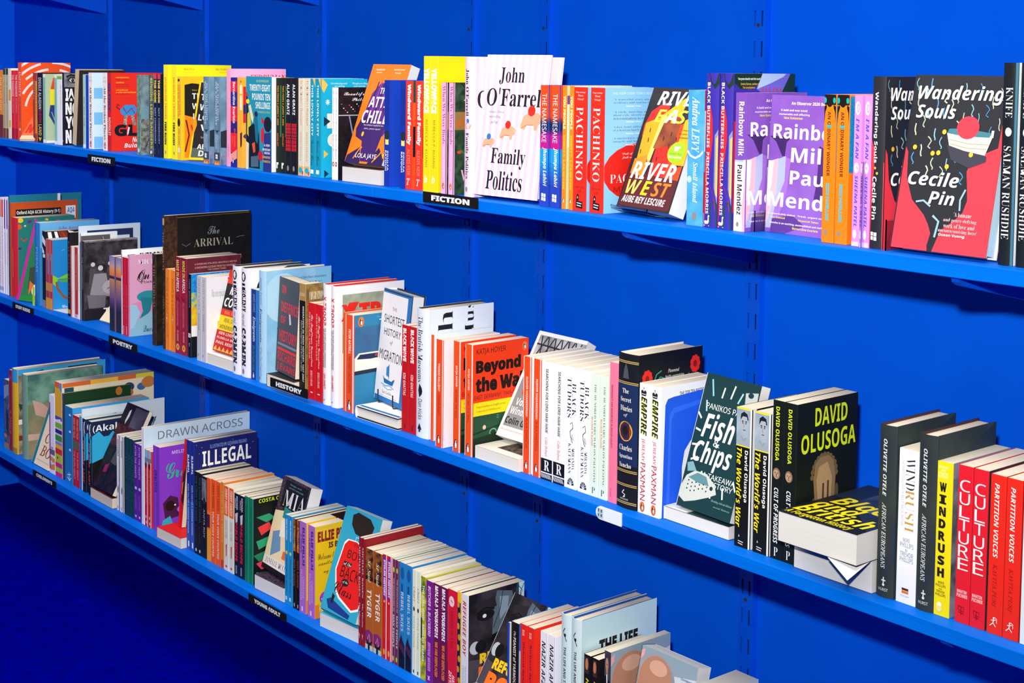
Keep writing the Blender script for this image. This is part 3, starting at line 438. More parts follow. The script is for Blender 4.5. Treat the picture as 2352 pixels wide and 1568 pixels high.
for i in range(44):
    x=.03+.94*((i*29)%44)/44; y=.02+.55*((i*13)%23)/23; b=((i*7)%5-2)*.03
    if (x>.7 and y>.36) or (x<.06 and y>.4): continue
    wn.append(L(['7FB4C4','A8B9A0','D8D8B4','4C8CC0'][i%4],1.0+.35*(i%3),[(x,y),(x+.008+b*.3,y+.012),(x+.012+b*.5,y+.026),(x+.008+b*.3,y+.042),(x+.012,y+.058),(x+.022+b*.3,y+.068)]))
wn+=[L('8FB4C0',2.5,[(.2,.73),(.28,.72),(.36,.75)]), L('8FB4C0',2.5,[(.7,.64),(.66,.7),(.67,.76)]), L('8FB4C0',3,[(.4,.8),(.47,.83),(.45,.92)])]
wn+=[P('3A3A48',[(.44,.4),(.6,.4),(.86,.45),(.86,.48),(.7,.52),(.5,.48)]), P('E2DCC4',[(.42,.33),(.86,.335),(.9,.325),(.84,.445),(.62,.425),(.46,.4)]), P('3F7A88',[(.42,.33),(.44,.305),(.6,.3),(.88,.32),(.86,.345),(.6,.345)]), L('A9A184',1.2,[(.45,.365),(.65,.385),(.86,.385)]), L('A9A184',1.2,[(.47,.39),(.65,.41),(.85,.41)]), E('F23A4A',.63,.295,.115,.065), R('E2DCC4',.875,.305,.9,.345)]
wn+=[E('F2B83A',x,y,.022,.014) for x,y in ((.39,.325),(.1,.42),(.3,.45),(.36,.445),(.47,.52),(.7,.445))]
wn+=[T('Wandering','i','FFFFFF',.05,.06,.95,.165), T('Souls','i','FFFFFF',.06,.17,.48,.25), T('Cecile','i','FFFFFF',.08,.555,.62,.635), T('Pin','i','FFFFFF',.33,.66,.6,.735), T("'A humane",'r','FBD0D0',.62,.77,.8,.795), T('and genre-defying','r','FBD0D0',.52,.805,.86,.83), T('work of love and','r','FBD0D0',.53,.835,.85,.86), T("uncompromising hope'",'r','FBD0D0',.48,.865,.88,.89), T('Ocean Vuong','b','FFF0EE',.49,.893,.76,.912)]
art('wander', '23252C', '25272E', [P('EE3A4A',[(0,.36),(.3,.42),(1,.5),(1,1),(0,1)]), D('Wandering Souls','b','FAFAFA',.09,.5,.2,.55), E('F0B84A',.4,.53,.08,.008), E('F0B84A',.55,.56,.08,.008), D('Cecile Pin','b','FAFAFA',.58,.83,.2,.55), M('four',.4,.925,.5)], wn, hb=1, pg='BFDCEC')
art('knife', '12181E', 'E6ECEE', [D('KNIFE','r','E8ECEE',.12,.27,.25,.72), E('C8CED2',.5,.34,.22,.022), D('SALMAN RUSHDIE','r','E8ECEE',.41,.87,.2,.72), R('2A6A86',.86,0,1,1)], [R('12181E',.14,0,1,1)], hb=1)
# --- middle shelf
art('exam', 'F2EEF0', 'F0ECF0', [R('EE5A20',.1,.02,.95,.2), D('REVISION GUIDE','n','E6A0A0',.3,.9,.3,.7), R('B8B2C8',0,.93,1,.97)], [])
art('examv', 'EFEBF2', 'F2F0F4', [R('7A3A9A',0,.02,.6,.32), D('WORKBOOK','n','9A6AB0',.36,.7,.3,.7)], [])
art('tealbig', '1A4A60', '1B7C96', [R('0F2A3C',0,.3,1,.9)], [R('E6EEF0',.66,0,.7,.12), R('2A2040',.7,.02,.72,.12), T('ENGLISH','b','E8F2F4',.1,.2,.6,.3)])
art('gcse', 'B04A1A', 'C4501C', [L('6A2A10',.8,[(.4,0),(.4,1)])], [R('14120F',.07,.075,.75,.155), T('Oxford AQA GCSE History (9-1)','b','F2F0EC',.085,.09,.735,.14), R('E8EEF6',.82,.06,.97,.2), T('AQA','i','2A6AA8',.84,.08,.95,.15), R('14120F',.07,.28,.75,.35), T('Britain: Migration','b','F2F0EC',.09,.29,.7,.345)])
art('redmag', 'F0281C', '1F7C74', [L('C41A14',1,[(.2,0),(.2,1)]), L('C41A14',1,[(.45,0),(.45,1)]), L('FF5A4A',1,[(.75,0),(.75,1)]), D('a yearbook of verse','t','F0A060',.4,.75,.1,.3)],
  [E('F0D028',.04,.03,.05,.03),E('E8601C',.02,.11,.04,.03),E('6A2A8A',.2,.05,.04,.02),E('E84A7A',.3,.03,.02,.012),E('E8C0C8',.12,.1,.02,.012),L('E23A2A',3,[(.04,.25),(.1,.29),(.16,.26)]),E('F2B83A',.5,.04,.03,.02),E('C83A8A',.7,.06,.03,.02),E('3A2A7A',.02,.38,.04,.015)])
art('mig', 'C42A9A', '2E7C48', [], [R('C42A9A',0,0,.09,1), R('2A7C78',.09,0,1,.3), P('7A4A3A',[(.4,.2),(.8,.15),(.8,.45),(.45,.45)]), P('F2EEE6',[(.5,.4),(.95,.42),(.95,.78),(.4,.75),(.35,.6)]), T('MIG','i','E8821C',.5,.46,.95,.6), P('3C4A34',[(.2,.6),(.5,.55),(.7,.75),(.3,.85)]), P('E0702A',[(.3,.75),(.5,.8),(.35,.92)]), E('E8E4D4',.65,.85,.22,.09), P('2A8A3C',[(.09,.94),(1,.9),(1,1),(.09,1)])])
art('agard', '2478C0', '6AB8EC', [R('2F8CD0',.6,0,1,1), D('POEMS','n','9AD0F0',.3,.6,.25,.6), L('9AD0F0',1,[(.5,0),(.5,.95)])], [T('John Agard','t','7A4AB8',.3,.05,.64,.12), R('2E8ACC',0,.3,1,1)])
art('zebra', '17151A', '15131A', [P('EDEAEA',[(0,.05),(1,.12),(1,.2),(0,.14)]), P('EDEAEA',[(0,.2),(.6,.26),(.6,.3),(0,.28)]), R('EDEAEA',.2,.3,.9,.345), R('8A8298',0,.9,1,1)], [P('F0EEF0',[(.05,.01),(.16,.01),(.2,.1),(.08,.1)]), P('F0EEF0',[(.25,.01),(.34,.01),(.4,.1),(.3,.1)]), P('7A2E1C',[(.36,.0),(.62,.0),(.72,.1),(.45,.1)]), P('F0EEF0',[(.66,.0),(.85,.02),(.95,.12),(.88,.12)]), L('C8501C',1.5,[(.5,.02),(.6,.09)])])
art('palmred', 'B83A4A', '1C8AD4', [R('D8742A',.35,0,.65,.3), L('F2B8A0',.8,[(.15,0),(.15,1)]), R('D89A3A',0,.62,1,.74), R('E8A820',0,.84,1,1), L('8A4A1A',1,[(.5,.5),(.5,1)]), R('3AA0D0',.65,.2,1,.5)],
  [P('E29A28',[(.5,.34),(.98,.22),(.98,.36),(.7,.36)]), P('7AC828',[(.08,.56),(.3,.5),(.72,.49),(.62,.53),(.3,.56)]), P('5AB02A',[(.1,.58),(.4,.57),(.75,.62),(.68,.72),(.5,.62),(.2,.61)]), P('8AD02C',[(.0,.5),(.12,.55),(.06,.66),(0,.62)]), L('8A5A34',7,[(.08,.6),(.1,.7),(.25,.83),(.5,.89),(.9,.92)]), P('F2F0EE',[(.4,.83),(.72,.86),(.66,.9),(.44,.89)]), T('Grace Nichols','c','D8F0FA',.2,.94,.9,.98), L('8AE0D0',1,[(.2,.16),(.26,.14)]), L('E8A030',1.5,[(.85,.04),(.98,.1)])], inner='E8A020')
art('zephaniah', '17120E', '15130F', [D('TALKING TURKEYS','z','B08A3A',.1,.85,.38,.64), R('D8A820',0,.92,1,.97)], [P('E8D020',[(.55,.2),(1,.02),(1,.12),(.7,.12)]), E('E8D020',.8,.14,.35,.06)])
art('whitered', 'F0E8E4', 'F0EAE6', [R('D8481C',.0,.0,.45,.95), D('selected poems','n','F0D0C0',.1,.6,.12,.32), R('E03030',.05,.9,.4,1)], [])
art('whitered2', 'F0E8E4', 'F4ECD8', [R('C83A1C',.3,.0,.9,.94), D('selected poems','n','F0D0C0',.1,.6,.5,.65), R('E0A0A0',.3,.94,.7,.99)], [])
art('paleframe', 'E4ECF2', 'CFE2F0', [R('8A8AA0',.3,.3,.6,.7)], [R('1F2E5A',.12,.05,.88,.12), R('1F2E5A',.82,.12,.88,.3), P('1F2E5A',[(.82,.3),(.88,.3),(.84,.36)]), R('DCE8F2',.1,.14,.8,1), T('We','b','23304A',.7,.33,.85,.36)])
ph=[R('N:#1E1B20:#4A444C:40',0,0,1,1), R('N:#57525A:#8C868E:50',0,0,1,.02)]
for x,y,s in ((.16,.3,.05),(.3,.35,.06),(.48,.3,.05),(.62,.29,.05),(.76,.33,.05)):
    ph+=[E('C9C4CA',x,y,s*.8,s*.55), P('4A464E',[(x-s,y+.05),(x+s,y+.05),(x+s*1.6,y+.25),(x-s*1.6,y+.25)])]
ph+=[P('8E8A92',[(.18,.42),(.45,.42),(.5,.72),(.1,.68)]), P('3C383E',[(.4,.4),(.75,.36),(.9,.8),(.5,.8)]), E('A6A2AA',.55,.6,.22,.1), L('E2DEE6',2,[(.5,.7),(.5,.85)]), P('6A666E',[(.05,.68),(.4,.7),(.38,.85),(.08,.85)]), L('45414A',2,[(.42,.62),(.62,.56)]), L('45414A',2,[(.46,.65),(.66,.6)]), R('1A181C',0,.86,1,1), T('THE','B','E6E4E8',.35,.86,.8,.92), T('HANDSWORTH','b','B8A0A8',.35,.935,1.0,.965)]
art('hands', '2A262C', '2A262C', [D('THE HANDSWORTH','b','8A868E',.2,.6,.3,.7), L('8A868E',1,[(.5,.02),(.5,.18)])], ph)
art('hands2', '3A363C', 'E8F0F4', [R('E8E8EC',0,0,1,.1)], [R('57535A',.0,.03,.8,.16), L('9ADCE0',1,[(.6,.05),(.64,.12)])])
art('ownfront', 'E8DCC4', 'F0E2C8', [], [T('A','t','2A221C',.5,.35,.7,.5), T('OWN','t','2A221C',.25,.6,.95,.85)])
art('sunset', '6A5068', '6A5068', [R('G:#8A86C0:#C8A8A8',0,0,1,.14), R('G:#F0A060:#F07A30',0,.14,1,.26), R('2E2A44',0,.27,1,.3), R('G:#C88A60:#7A5A80',0,.3,1,.56), R('G:#6A4A80:#2A2C40',0,.56,1,.72), R('262A36',0,.72,1,1), L('3A2A30',.6,[(.3,0),(.3,1)])], [])
art('redpoem', 'C8102C', 'D02038', [D('selected poems','n','F07080',.35,.9,.3,.7), R('E6B0B8',.35,.88,.6,.99)], [])
art('introd', 'E8E6E4', 'E8F2F8', [R('1A1A1E',.2,.05,.8,.3)], [T('INTRODUCING','b','14181C',.28,.05,.9,.14), R('1A1A1E',.08,.06,.2,.12)])
pk=[P('DCA0C0',[(0,0),(1,0),(1,.5),(0,.6)]), T('MICHAEL ROSEN','r','F8EEF2',.15,.06,1.25,.12), L('1A1418',2.2,[(.18,.24),(.14,.3),(.2,.34),(.28,.28),(.24,.22),(.18,.24)]), T('On the Move','c','1A1418',.16,.19,1.3,.31), T('Poems About Migration','t','2A1C22',.2,.32,1.4,.37), E('2A8C98',.35,.52,.22,.07), P('1F7C88',[(.2,.52),(.45,.55),(.4,.7),(.2,.85),(.1,.9),(.25,.7)]), P('E8A08A',[(.7,.55),(.95,.45),(.98,.6),(.6,.75)]), P('2A4048',[(.6,.55),(.85,.5),(.7,.7),(.5,.78)]), P('8AB8C4',[(0,.85),(.4,.72),(1,.66),(1,1),(0,1)]), P('9CC4D8',[(0,.6),(.12,.62),(.2,.72),(.05,.9),(0,.9)]), L('E8C0B0',2,[(.5,.75),(.9,.6)]), T('Quentin Blake','c','26444C',.25,.88,.95,.96)]
art('onmove', 'D890B4', 'D88AB0', [D('ON THE MOVE','n','7A4A60',.2,.7,.3,.6)], pk)
ar=[R('N:#0F0C08:#19140D:60',0,0,1,1), L('7A5A34',1.5,[(.12,.02),(.98,.01)]), R('N:#2A1A10:#4A2E1A:120',.0,.0,.13,1), T('The','c','7E8A88',.48,.1,.62,.16), T('ARRIVAL','r','A8A890',.32,.19,.78,.25), L('5A6A6A',1.5,[(.18,.22),(.23,.24),(.28,.22)]), L('5A6A6A',1.5,[(.82,.2),(.87,.19),(.92,.19)]), P('B8A878',[(.22,.36),(.88,.33),(.88,.36),(.26,.39),(.26,.8),(.22,.8)]), P('B8A878',[(.84,.34),(.88,.33),(.88,.8),(.84,.8)])]
art('arrival', 'N:#2A1E12:#4A3218:80', '15110B', [D('THE ARRIVAL','r','B08A4A',.12,.42,.2,.7), D('SHAUN TAN','r','9A7A40',.6,.85,.25,.65), R('C8A060',.1,.02,.8,.07)], ar, hb=1)
art('arrivalpb', 'N:#2A1E12:#4A3218:80', '17130D', [D('THE ARRIVAL','r','A08040',.12,.6,.25,.7), R('3A2612',0,.85,1,1)], [R('N:#2A1E10:#120E08:60',0,0,1,1), R('D8C020',.4,.8,.7,.85), R('8A5A1A',.5,.9,.9,.99)])
art('orange', 'F0861C', 'F08A20', [D('Travels in a Land','t','9A3A0A',.1,.55,.25,.7), M('pengb',.35,.6,.3), D('ADICHIE','n','C85A0A',.66,.85,.3,.65), L('C85A0A',1,[(.95,0),(.95,1)])], [L('E8D0A0',1,[(.5,.0),(.5,.2)])])
mi=[R('N:#5A1A2A:#6A2030:40',0,0,1,1), T('A SUPERB AND VITAL BOOK, BEAUTIFULLY WRITTEN','n','E0B0A0',.14,.055,.92,.075), T('A FASCINATING ACCOUNT FROM THE CONTINENT','n','E0B0A0',.14,.09,.9,.11), T('THE SUNDAY TIMES','n','E0B0A0',.38,.12,.72,.135), T('MADE IN','b','F0D82A',.27,.16,.75,.225), T('AFRICA','b','F0D82A',.2,.26,.85,.36)]
art('madein', 'A01C34', '5A1A2A', [R('7A1828',0,0,1,.12), D('MADE IN','b','E8D040',.03,.2,.25,.75), D('AFRICA','b','F4E8E0',.21,.36,.25,.75), L('3A1418',2,[(0,.4),(.4,.44),(.6,.42),(1,.46)]), D('SKULL OF MODERN FOOTBALL','n','D88A90',.46,.72,.3,.6), D('ED AARONS','n','F0C8A0',.76,.87,.35,.65), E('E8B028',.5,.93,.3,.035), P('A01C34',[(.35,.95),(.5,.9),(.65,.95),(.5,.935)])], mi)
art('blackblue', '0E0D10', '2A8AC8', [D('new poems','n','B8B8C0',.06,.4,.3,.65), R('E6E0E0',0,.71,1,.76), T('o','b','C8303A',.2,.72,.7,.75), T('T','b','E8E8E8',.3,.83,.6,.87)], [R('N:#1070C8:#2AA0D8:120',0,0,1,.22), R('N:#30A0B0:#D8C020:90',0,.22,1,.4), R('N:#E8C81C:#E89A20:100',0,.4,1,.62), R('F0ECE8',0,.62,1,.75), R('0E0D10',0,.75,1,1)])
dj=[R('E4E6EA',0,0,1,1), P('3A3040',[(.42,.02),(.55,.0),(.6,.12),(.52,.24),(.46,.12)]), P('5A4A58',[(.7,.0),(.95,.0),(.9,.1),(.75,.16)]), E('6A6470',.62,.3,.14,.06), P('4A3A48',[(.4,.42),(.6,.3),(.72,.38),(.58,.46)]), T('What a writer: original and true','t','9AA0A6',.1,.14,.4,.26), T('DALJIT','r','B8AE9A',.2,.52,.85,.59), E('C8303A',.85,.1,.05,.03)]
art('daljit', 'C6C4C8', 'E4E6EA', [D('DALJIT NAGRA','r','8A888E',.03,.4,.25,.65), D('RAMAYANA','n','5A585E',.44,.64,.3,.6), M('oval',.3,.93,.25)], dj)
mo=[R('15110F',0,0,1,.48), R('D83018',0.0,0,1,.17), E('F0B0A0',.4,.05,.06,.02), E('F0B0A0',.7,.1,.06,.02), T('MOTHER','i','FFFFFF',.18,.2,1.3,.3), T('COUNTRY','i','FFFFFF',.06,.34,1.3,.45), R('D8281C',0,.48,1,.56), T('REAL STORIES','b','F08A60',.15,.5,.8,.54), R('F0D018',0,.56,1,.74), T('REAL STORIES OF THE','i','7A6A10',.2,.585,1.2,.635), T('WINDRUSH CHILDREN','i','7A6A10',.08,.67,1.3,.72), R('C02028',0,.74,1,1), T('KEN LIVINGSTONE','i','F4D8C0',.1,.755,1.2,.79), T('FLOELLA BENJAMIN','i','F4D8C0',.06,.815,1.2,.85), T('PAUL REID LENNY','i','F4D8C0',.06,.87,1.2,.905)]+[P('F0B83A',[(.02+.16*k,.985),(.1+.16*k,.93),(.17+.16*k,.985)]) for k in range(6)]
art('mothercountry', 'C02028', '15110F', [], mo)
hol=[E('2E4450',.75,.11,.33,.12), E('15181C',.2,.2,.1,.1), T('HOLIDAY','B','17181C',.1,.3,.95,.45), T('CARMEN','B','17181C',.1,.8,.95,.95)]
art('holiday', 'F1EEF4', 'F1EEF4', [E('15161A',.4,.08,.26,.045), E('F1EEF4',.45,.078,.1,.018), R('15161A',.2,.14,.6,.16), R('15161A',.2,.175,.62,.2), D('HOLIDAY','B','15161A',.2,.4,.18,.68), D('me and','t','8A8A94',.42,.53,.25,.65), D('CARMEN','B','15161A',.55,.9,.2,.68), M('oval',.4,.95,.3)], hol, hb=1, inner='1A1C24')
art('emigr', '1E3C86', '2F78C8', [R('3080D0',.62,0,1,1), D('JAMES EVANS','n','8AB8E0',.05,.25,.2,.5), D('Emigrants','z','D8E8F4',.3,.58,.15,.55), D('Why the English Sailed','n','3A9A8A',.62,.9,.1,.5), M('pengb',.3,.95,.3)], [R('3080D0',0,0,1,1)])
emh=[R('N:#9CCFEC:#7FBCE2:20',0,0,1,1), E('B2DCF2',.25,.25,.3,.22), P('8ACBEA',[(.75,0),(1,0),(1,1),(.85,.7)]), L('D8ECF8',2,[(.2,.45),(.5,.4),(.9,.35)]), T('From the author of Merchant Adventurers','t','2A4A7A',.22,.07,.92,.1), T('JAMES EVANS','r','1F3A6A',.25,.12,.85,.2), T('Emigrants','t','1A2A4A',.15,.4,.95,.56)]
art('emighb', 'A9D4EE', '9CCFEC', [D('James Evans','n','5A8AB8',.06,.3,.3,.6), D('Emigrants','z','2A5A9A',.33,.64,.2,.6), D('Why the English','t','7AA0C0',.68,.94,.3,.6), M('oval',.3,.96,.25)], emh, hb=1)
ie=[R('N:#101218:#6A6E78:1300',0,0,1,1)]
for t,x0,y0,x1,y1 in (('IN','.15',.08,.35,.16),('DEFENCE',.15,.25,1.0,.36),('OF','.15',.4,.4,.48),('HISTORY',.12,.55,.98,.67)): ie.append(T(t,'b','E8303A',float(x0),y0,x1,y1))
ie+=[P('E8E0E4',[(.55,.36),(.62,.36),(.68,.46),(.6,.47)]), R('8A8E98',.05,.69,1,.715), R('E8402E',.05,.74,1,.77), T('RICHARD','b','E8303A',.08,.78,1.0,.88), T('J EVANS','b','E8303A',.06,.9,1.0,.99)]
art('evansfront', '2A2C34', '1A1C22', [D('IN DEFENCE OF HISTORY','b','D8303A',.1,.8,.3,.7)], ie)
art('evansflat', '2A2C34', '1A1C22', [], [T('IN DEFENCE','b','E8402E',.1,.1,.9,.3), T('OF HISTORY','b','E8402E',.1,.5,.9,.7), R('E8802A',.6,.8,.9,.86)])
art('irish', 'A8854A', '9A7A42', [R('15120E',0,.15,1,.93), D('MIGRATION IN IRISH HISTORY, 1607-2007','b','EDE8DC',.2,.87,.5,.78), D('Patrick Fitzgerald and Brian Lambkin','n','EDE8DC',.33,.78,.2,.42), T('PALGRAVE','n','E8D8B0',.1,.08,.9,.11)], [R('N:#9A7A42:#6A5630:60',0,0,1,1), T('MIGRATION','r','EFE6D0',.18,.07,1.05,.14), T('HISTORY','r','EFE6D0',.28,.18,1.0,.25)])
art('mayflower', 'CE1418', 'D0181C', [D('REBECCA FRASER','n','F0C0B8',.1,.58,.12,.3), D('The Mayflower Generation','c','F8ECE8',.12,.66,.34,.7), D('REBECCA FRASER','r','F8E0DA',.7,.86,.35,.65), R('F8E0DA',.35,.92,.7,.93)], [])
xt=[R('N:#A8B09A:#8A967E:40',.05,.07,.98,.55), P('D8281C',[(.06,.24),(.15,.14),(.3,.14),(.2,.24)]), T('X TROOP','B','DE2A1C',.03,.15,1.25,.29), R('F6F4F4',0,.56,1,1), T('THE SECRET JEWISH COMMANDOS','b','1A1A1E',.1,.6,.95,.65)]
art('xtroop', 'F4F1F3', 'F4F2F4', [D('X TROOP','b','D41A20',.1,.34,.12,.6), D('THE SECRET JEWISH COMMANDOS','b','1A1A1E',.36,.69,.38,.56), D('WHO HELPED DEFEAT THE NAZIS','b','1A1A1E',.37,.69,.15,.32), D('LEAH GARRETT','b','D41A20',.74,.87,.25,.55), M('borz',.35,.96,.25)], xt, hb=1, inner='C81E24')
car=[R('2C7CA4',0,0,1,1), R('N:#2F7FA6:#3A4A7A:6',0,.12,1,.45), M('peng',.12,.07,.11), T("'Timely, compelling'",'t','8AB0D0',.4,.03,1.1,.05), T('THE UPSIDE','b','F4F6F8',.46,.06,1.4,.13), P('EDEBD6',[(0,.44),(.08,.39),(.5,.39),(.6,.45),(.6,.5),(.52,.56),(.0,.58)]), P('1A2A50',[(.04,.45),(.1,.405),(.46,.405),(.52,.45),(.3,.46)]), P('1E2A3A',[(0,.57),(.5,.56),(.45,.6),(0,.61)]), E('F2E8A0',.53,.49,.04,.02), R('A83A4A',.38,.41,.44,.44), P('D8283A',[(.86,.3),(1,.26),(1,.42),(.9,.42)]), P('F0F0F4',[(.78,.32),(.84,.3),(.9,.4),(.8,.38)]), L('7A4A8A',2,[(.7,.28),(.9,.22)])]
art('unseen', 'EE4E16', '2C7CA4', [R('F4ECE6',.85,0,1,1), R('F4ECE6',0,0,.06,1), D('PETER GATRELL','b','FBE8DC',.15,.4,.35,.65), D('THE UNSETTLING OF EUROPE','n','8A2A0A',.42,.8,.35,.65), M('pengb',.45,.93,.5)], car)
art('unthin', 'E8581C', 'E85A20', [], [])
art('migflat', 'F2F2F0', 'ECEEF2', [], [R('2A6AB0',.02,.02,.98,.06), R('2A6AB0',.02,.94,.98,.98)], hb=1, pg='EDE6D6', inner='14161C')
sh=[R('2A74BC',0,0,1,1), R('F2F0F4',.0,.035,.88,.955), R('2A2A34',.0,.01,1,.02), T('THE','n','20222A',.36,.15,.52,.18), T('SHORTEST','g','20222A',.1,.225,.82,.3), T('HISTORY','g','20222A',.14,.345,.74,.41), T('of','t','3A3C44',.38,.445,.48,.49), T('MIGRATION','g','20222A',.04,.54,.86,.63), P('2A88D0',[(.34,.69),(.44,.66),(.46,.77),(.35,.76)]), L('2A68A8',2,[(.43,.655),(.45,.79)]), P('1F6CB4',[(.24,.765),(.3,.79),(.55,.8),(.64,.77),(.66,.78),(.6,.835),(.3,.83)]), L('3A90D4',1.6,[(.2,.84),(.35,.855),(.5,.84),(.66,.86)]), L('3A90D4',1.2,[(.26,.86),(.45,.88),(.6,.865)]), T('Ian Goldin','r','6A6C74',.26,.895,.6,.925), T("'A clear and lively guide'",'t','9A9CA4',.12,.935,.8,.95)]
art('shortest', 'EDEFF2', '2A74BC', [], sh, hb=1, pg='D9DCE0', inner='2A2C36')
art('wave', 'C01418', 'C41A1C', [D('BLACK WAVE','B','FBE9E6',.03,.34,.15,.68), D('KIM GHATTAS','b','F4D4CE',.45,.66,.2,.6), P('6A0A10',[(.25,.9),(.45,.94),(.4,.97),(.5,.94),(.7,.9),(.5,.98)])], [])
br=[V('British','r','1A1A22',.12,.35,.02,1.0), V('Museums','r','1A1A22',.54,.68,-.45,.3), E('1A1A22',.36,.46,.02,.012)]
art('brutish', 'E2E9F0', 'DFE8F0', [D('The Brutish Museums','r','24242C',.06,.57,.18,.6), P('1E1E26',[(.35,.58),(.55,.61),(.6,.635),(.55,.66),(.35,.69),(.25,.635)]), D('Dan Hicks','n','2A2A32',.7,.86,.25,.6), M('spade',.38,.925,.4)], br, hb=1, inner='2A2A30')
art('other', 'EC4A14', 'F2F0F4', [R('F6F0EE',0,0,.06,1), R('F6F0EE',.9,0,1,1), D('THOMAS HALLIDAY','b','FBE4D8',.22,.48,.3,.6), D('OTHERLANDS','n','8A2A0A',.5,.7,.3,.6), M('pengb',.45,.93,.5)], [T('Otherlands','r','1A1A22',.35,.08,1.2,.16), E('B8861E',.6,.38,.08,.03), E('B8861E',.55,.57,.06,.02), T('A World','r','1A1A22',.45,.89,.9,.94), T('in the Making','n','B8B4BC',.4,.24,.9,.27)])
art('other2', 'EC5A1C', 'E4ECF2', [], [T('Otherlands','r','4A4A52',.4,.1,1.2,.2)])
ka=[R('E83A14',0,0,1,1), M('peng',.93,.07,.09), T('KATJA HOYER','n','2A140E',.05,.04,.58,.1), T('Beyond','B','17100E',.04,.14,.86,.29), T('the Wall','B','17100E',.04,.295,.97,.43), T('EAST GERMANY, 1949-1990','n','3A140A',.02,.455,.86,.5), R('F2D80E',0,.52,1,.64), T("'Forget everything you thought you knew'",'t','5A4A10',.05,.55,.6,.575), T("'A must-read for GDR history fans'",'t','5A4A10',.05,.59,.5,.612), R('1E4A30',0,.64,1,1), R('2F6A48',.62,.64,.98,.72), L('0E2A1C',3,[(0,.8),(.5,.75),(1,.72)]), L('4A8A6A',1.5,[(.42,.66),(.46,.66)]), L('4A8A6A',1.5,[(.42,.68),(.46,.68)]), E('6A9A80',.36,.81,.07,.04), E('143422',.36,.81,.05,.028), P('12281A',[(0,.84),(.6,.8),(1,.86),(1,1),(0,1)]), E('D8C0A0',.2,.75,.03,.02)]
art('wall', 'EE5014', 'E83A14', [R('F8F0EC',0,0,.05,1), R('F8F0EC',.86,0,1,1), D('KATJA HOYER','b','FBE4D8',.22,.41,.3,.6), D('BEYOND THE WALL','n','8A2A0A',.44,.7,.3,.6), M('pengb',.42,.93,.55)], ka)
hc=[R('8E9298',0,0,1,1), R('EEF0F2',0,0,1,.035), R('EEF0F2',0,.9,1,1), R('EEF0F2',0,0,.05,1), R('N:#B8BCC2:#5A5E66:30',.05,.035,1,.3)]+[L('24262C',3,[(.1+.14*k,.04),(.22+.14*k,.28)]) for k in range(6)]+[L('24262C',3,[(.22+.14*k,.04),(.08+.14*k,.28)]) for k in range(6)]+[L('24262C',3,[(.05,.12),(1,.14)]), T('HOME','B','E8541C',.25,.36,1.0,.47), T('COMING','B','E8541C',.15,.5,1.1,.61), T('Voices of the','b','F4F4F6',.12,.63,.85,.7), T('Windrush Generation','b','F4F4F6',.08,.715,1.2,.785), T('Colin Grant','b','1A1C22',.06,.81,.7,.875), T('An extraordinary and compelling','n','D87A7A',.04,.92,.95,.945)]
art('homefront', 'E8E8EA', '8E9298', [], hc, pg='E4E0D8')
art('homeflat', 'E8E8EA', 'E4E0D8', [], [R('N:#2A2420:#6A5A52:120',.3,.1,1,.9), R('E8541C',.55,.3,.7,.4)], pg='E6E0D4')
art('spartacus', 'EE4A14', 'F0ECEE', [R('F8F0EE',0,0,.08,1), R('F8F0EE',.88,0,1,1), D('SUDHIR HAZAREESINGH','b','FBE4D8',.17,.51,.35,.62), D('BLACK SPARTACUS','n','8A2A0A',.53,.78,.35,.62), M('pengb',.47,.93,.5)], [])
art('spart2', '17161A', '17161A', [], [])
art('hawhaw', 'F4F4F8', 'F4F4F8', [D('SEARCHING FOR LORD HAW-HAW','b','1A1C2A',.06,.6,.35,.58), D('Colin Holmes','t','D0505A',.64,.8,.35,.58), R('101016',0,.82,1,.935), T('R','s','F2F2F6',.28,.835,.75,.92), R('101016',0,.945,1,1)]+[L('F2F2F6',1,[(.1*k,.95),(.1*k+.12,.985)]) for k in range(9)], [])
art('tudors', 'F2F3F7', 'F2F3F7', [D('BLACK','r','1E1E26',.13,.4,.55,.92), D('TUDORS','r','1E1E26',.09,.42,.1,.48), L('2A2A34',1.4,[(.4,.47),(.6,.45),(.65,.5),(.4,.53),(.45,.58),(.7,.6),(.6,.55),(.5,.6),(.65,.62)]), D('MIRANDA','r','1E1E26',.66,.84,.58,.82), D('KAUFMANN','r','1E1E26',.63,.88,.25,.5), M('fan',.5,.945,.6)], [])
art('hundred', 'DFEEE0', 'DFEEE0', [D("THE HUNDRED YEARS' WAR ON PALESTINE",'r','23482F',.08,.89,.48,.72), D('Rashid Khalidi','s','E08A6A',.35,.59,.15,.38), T('P','r','1E4A30',.3,.925,.7,.975)], [])
art('pinkthin', 'F2789A', 'F58AAA', [D('IMMIGRANTS AND MINORITIES IN BRITISH SOCIETY','b','8A1A44',.16,.61,.2,.42), D('Routledge','n','8A2A4A',.9,.96,.2,.4)], [])
sd=[R('0B0C10',0,0,1,1)]
for cx_,cy_ in ((.12,.16),(.88,.11)):
    sd+=[E('D8281C',cx_+.055*math.cos(a*.7),cy_+.04*math.sin(a*.7),.028,.02) for a in range(9)]+[E('8A1410',cx_,cy_,.025,.018)]
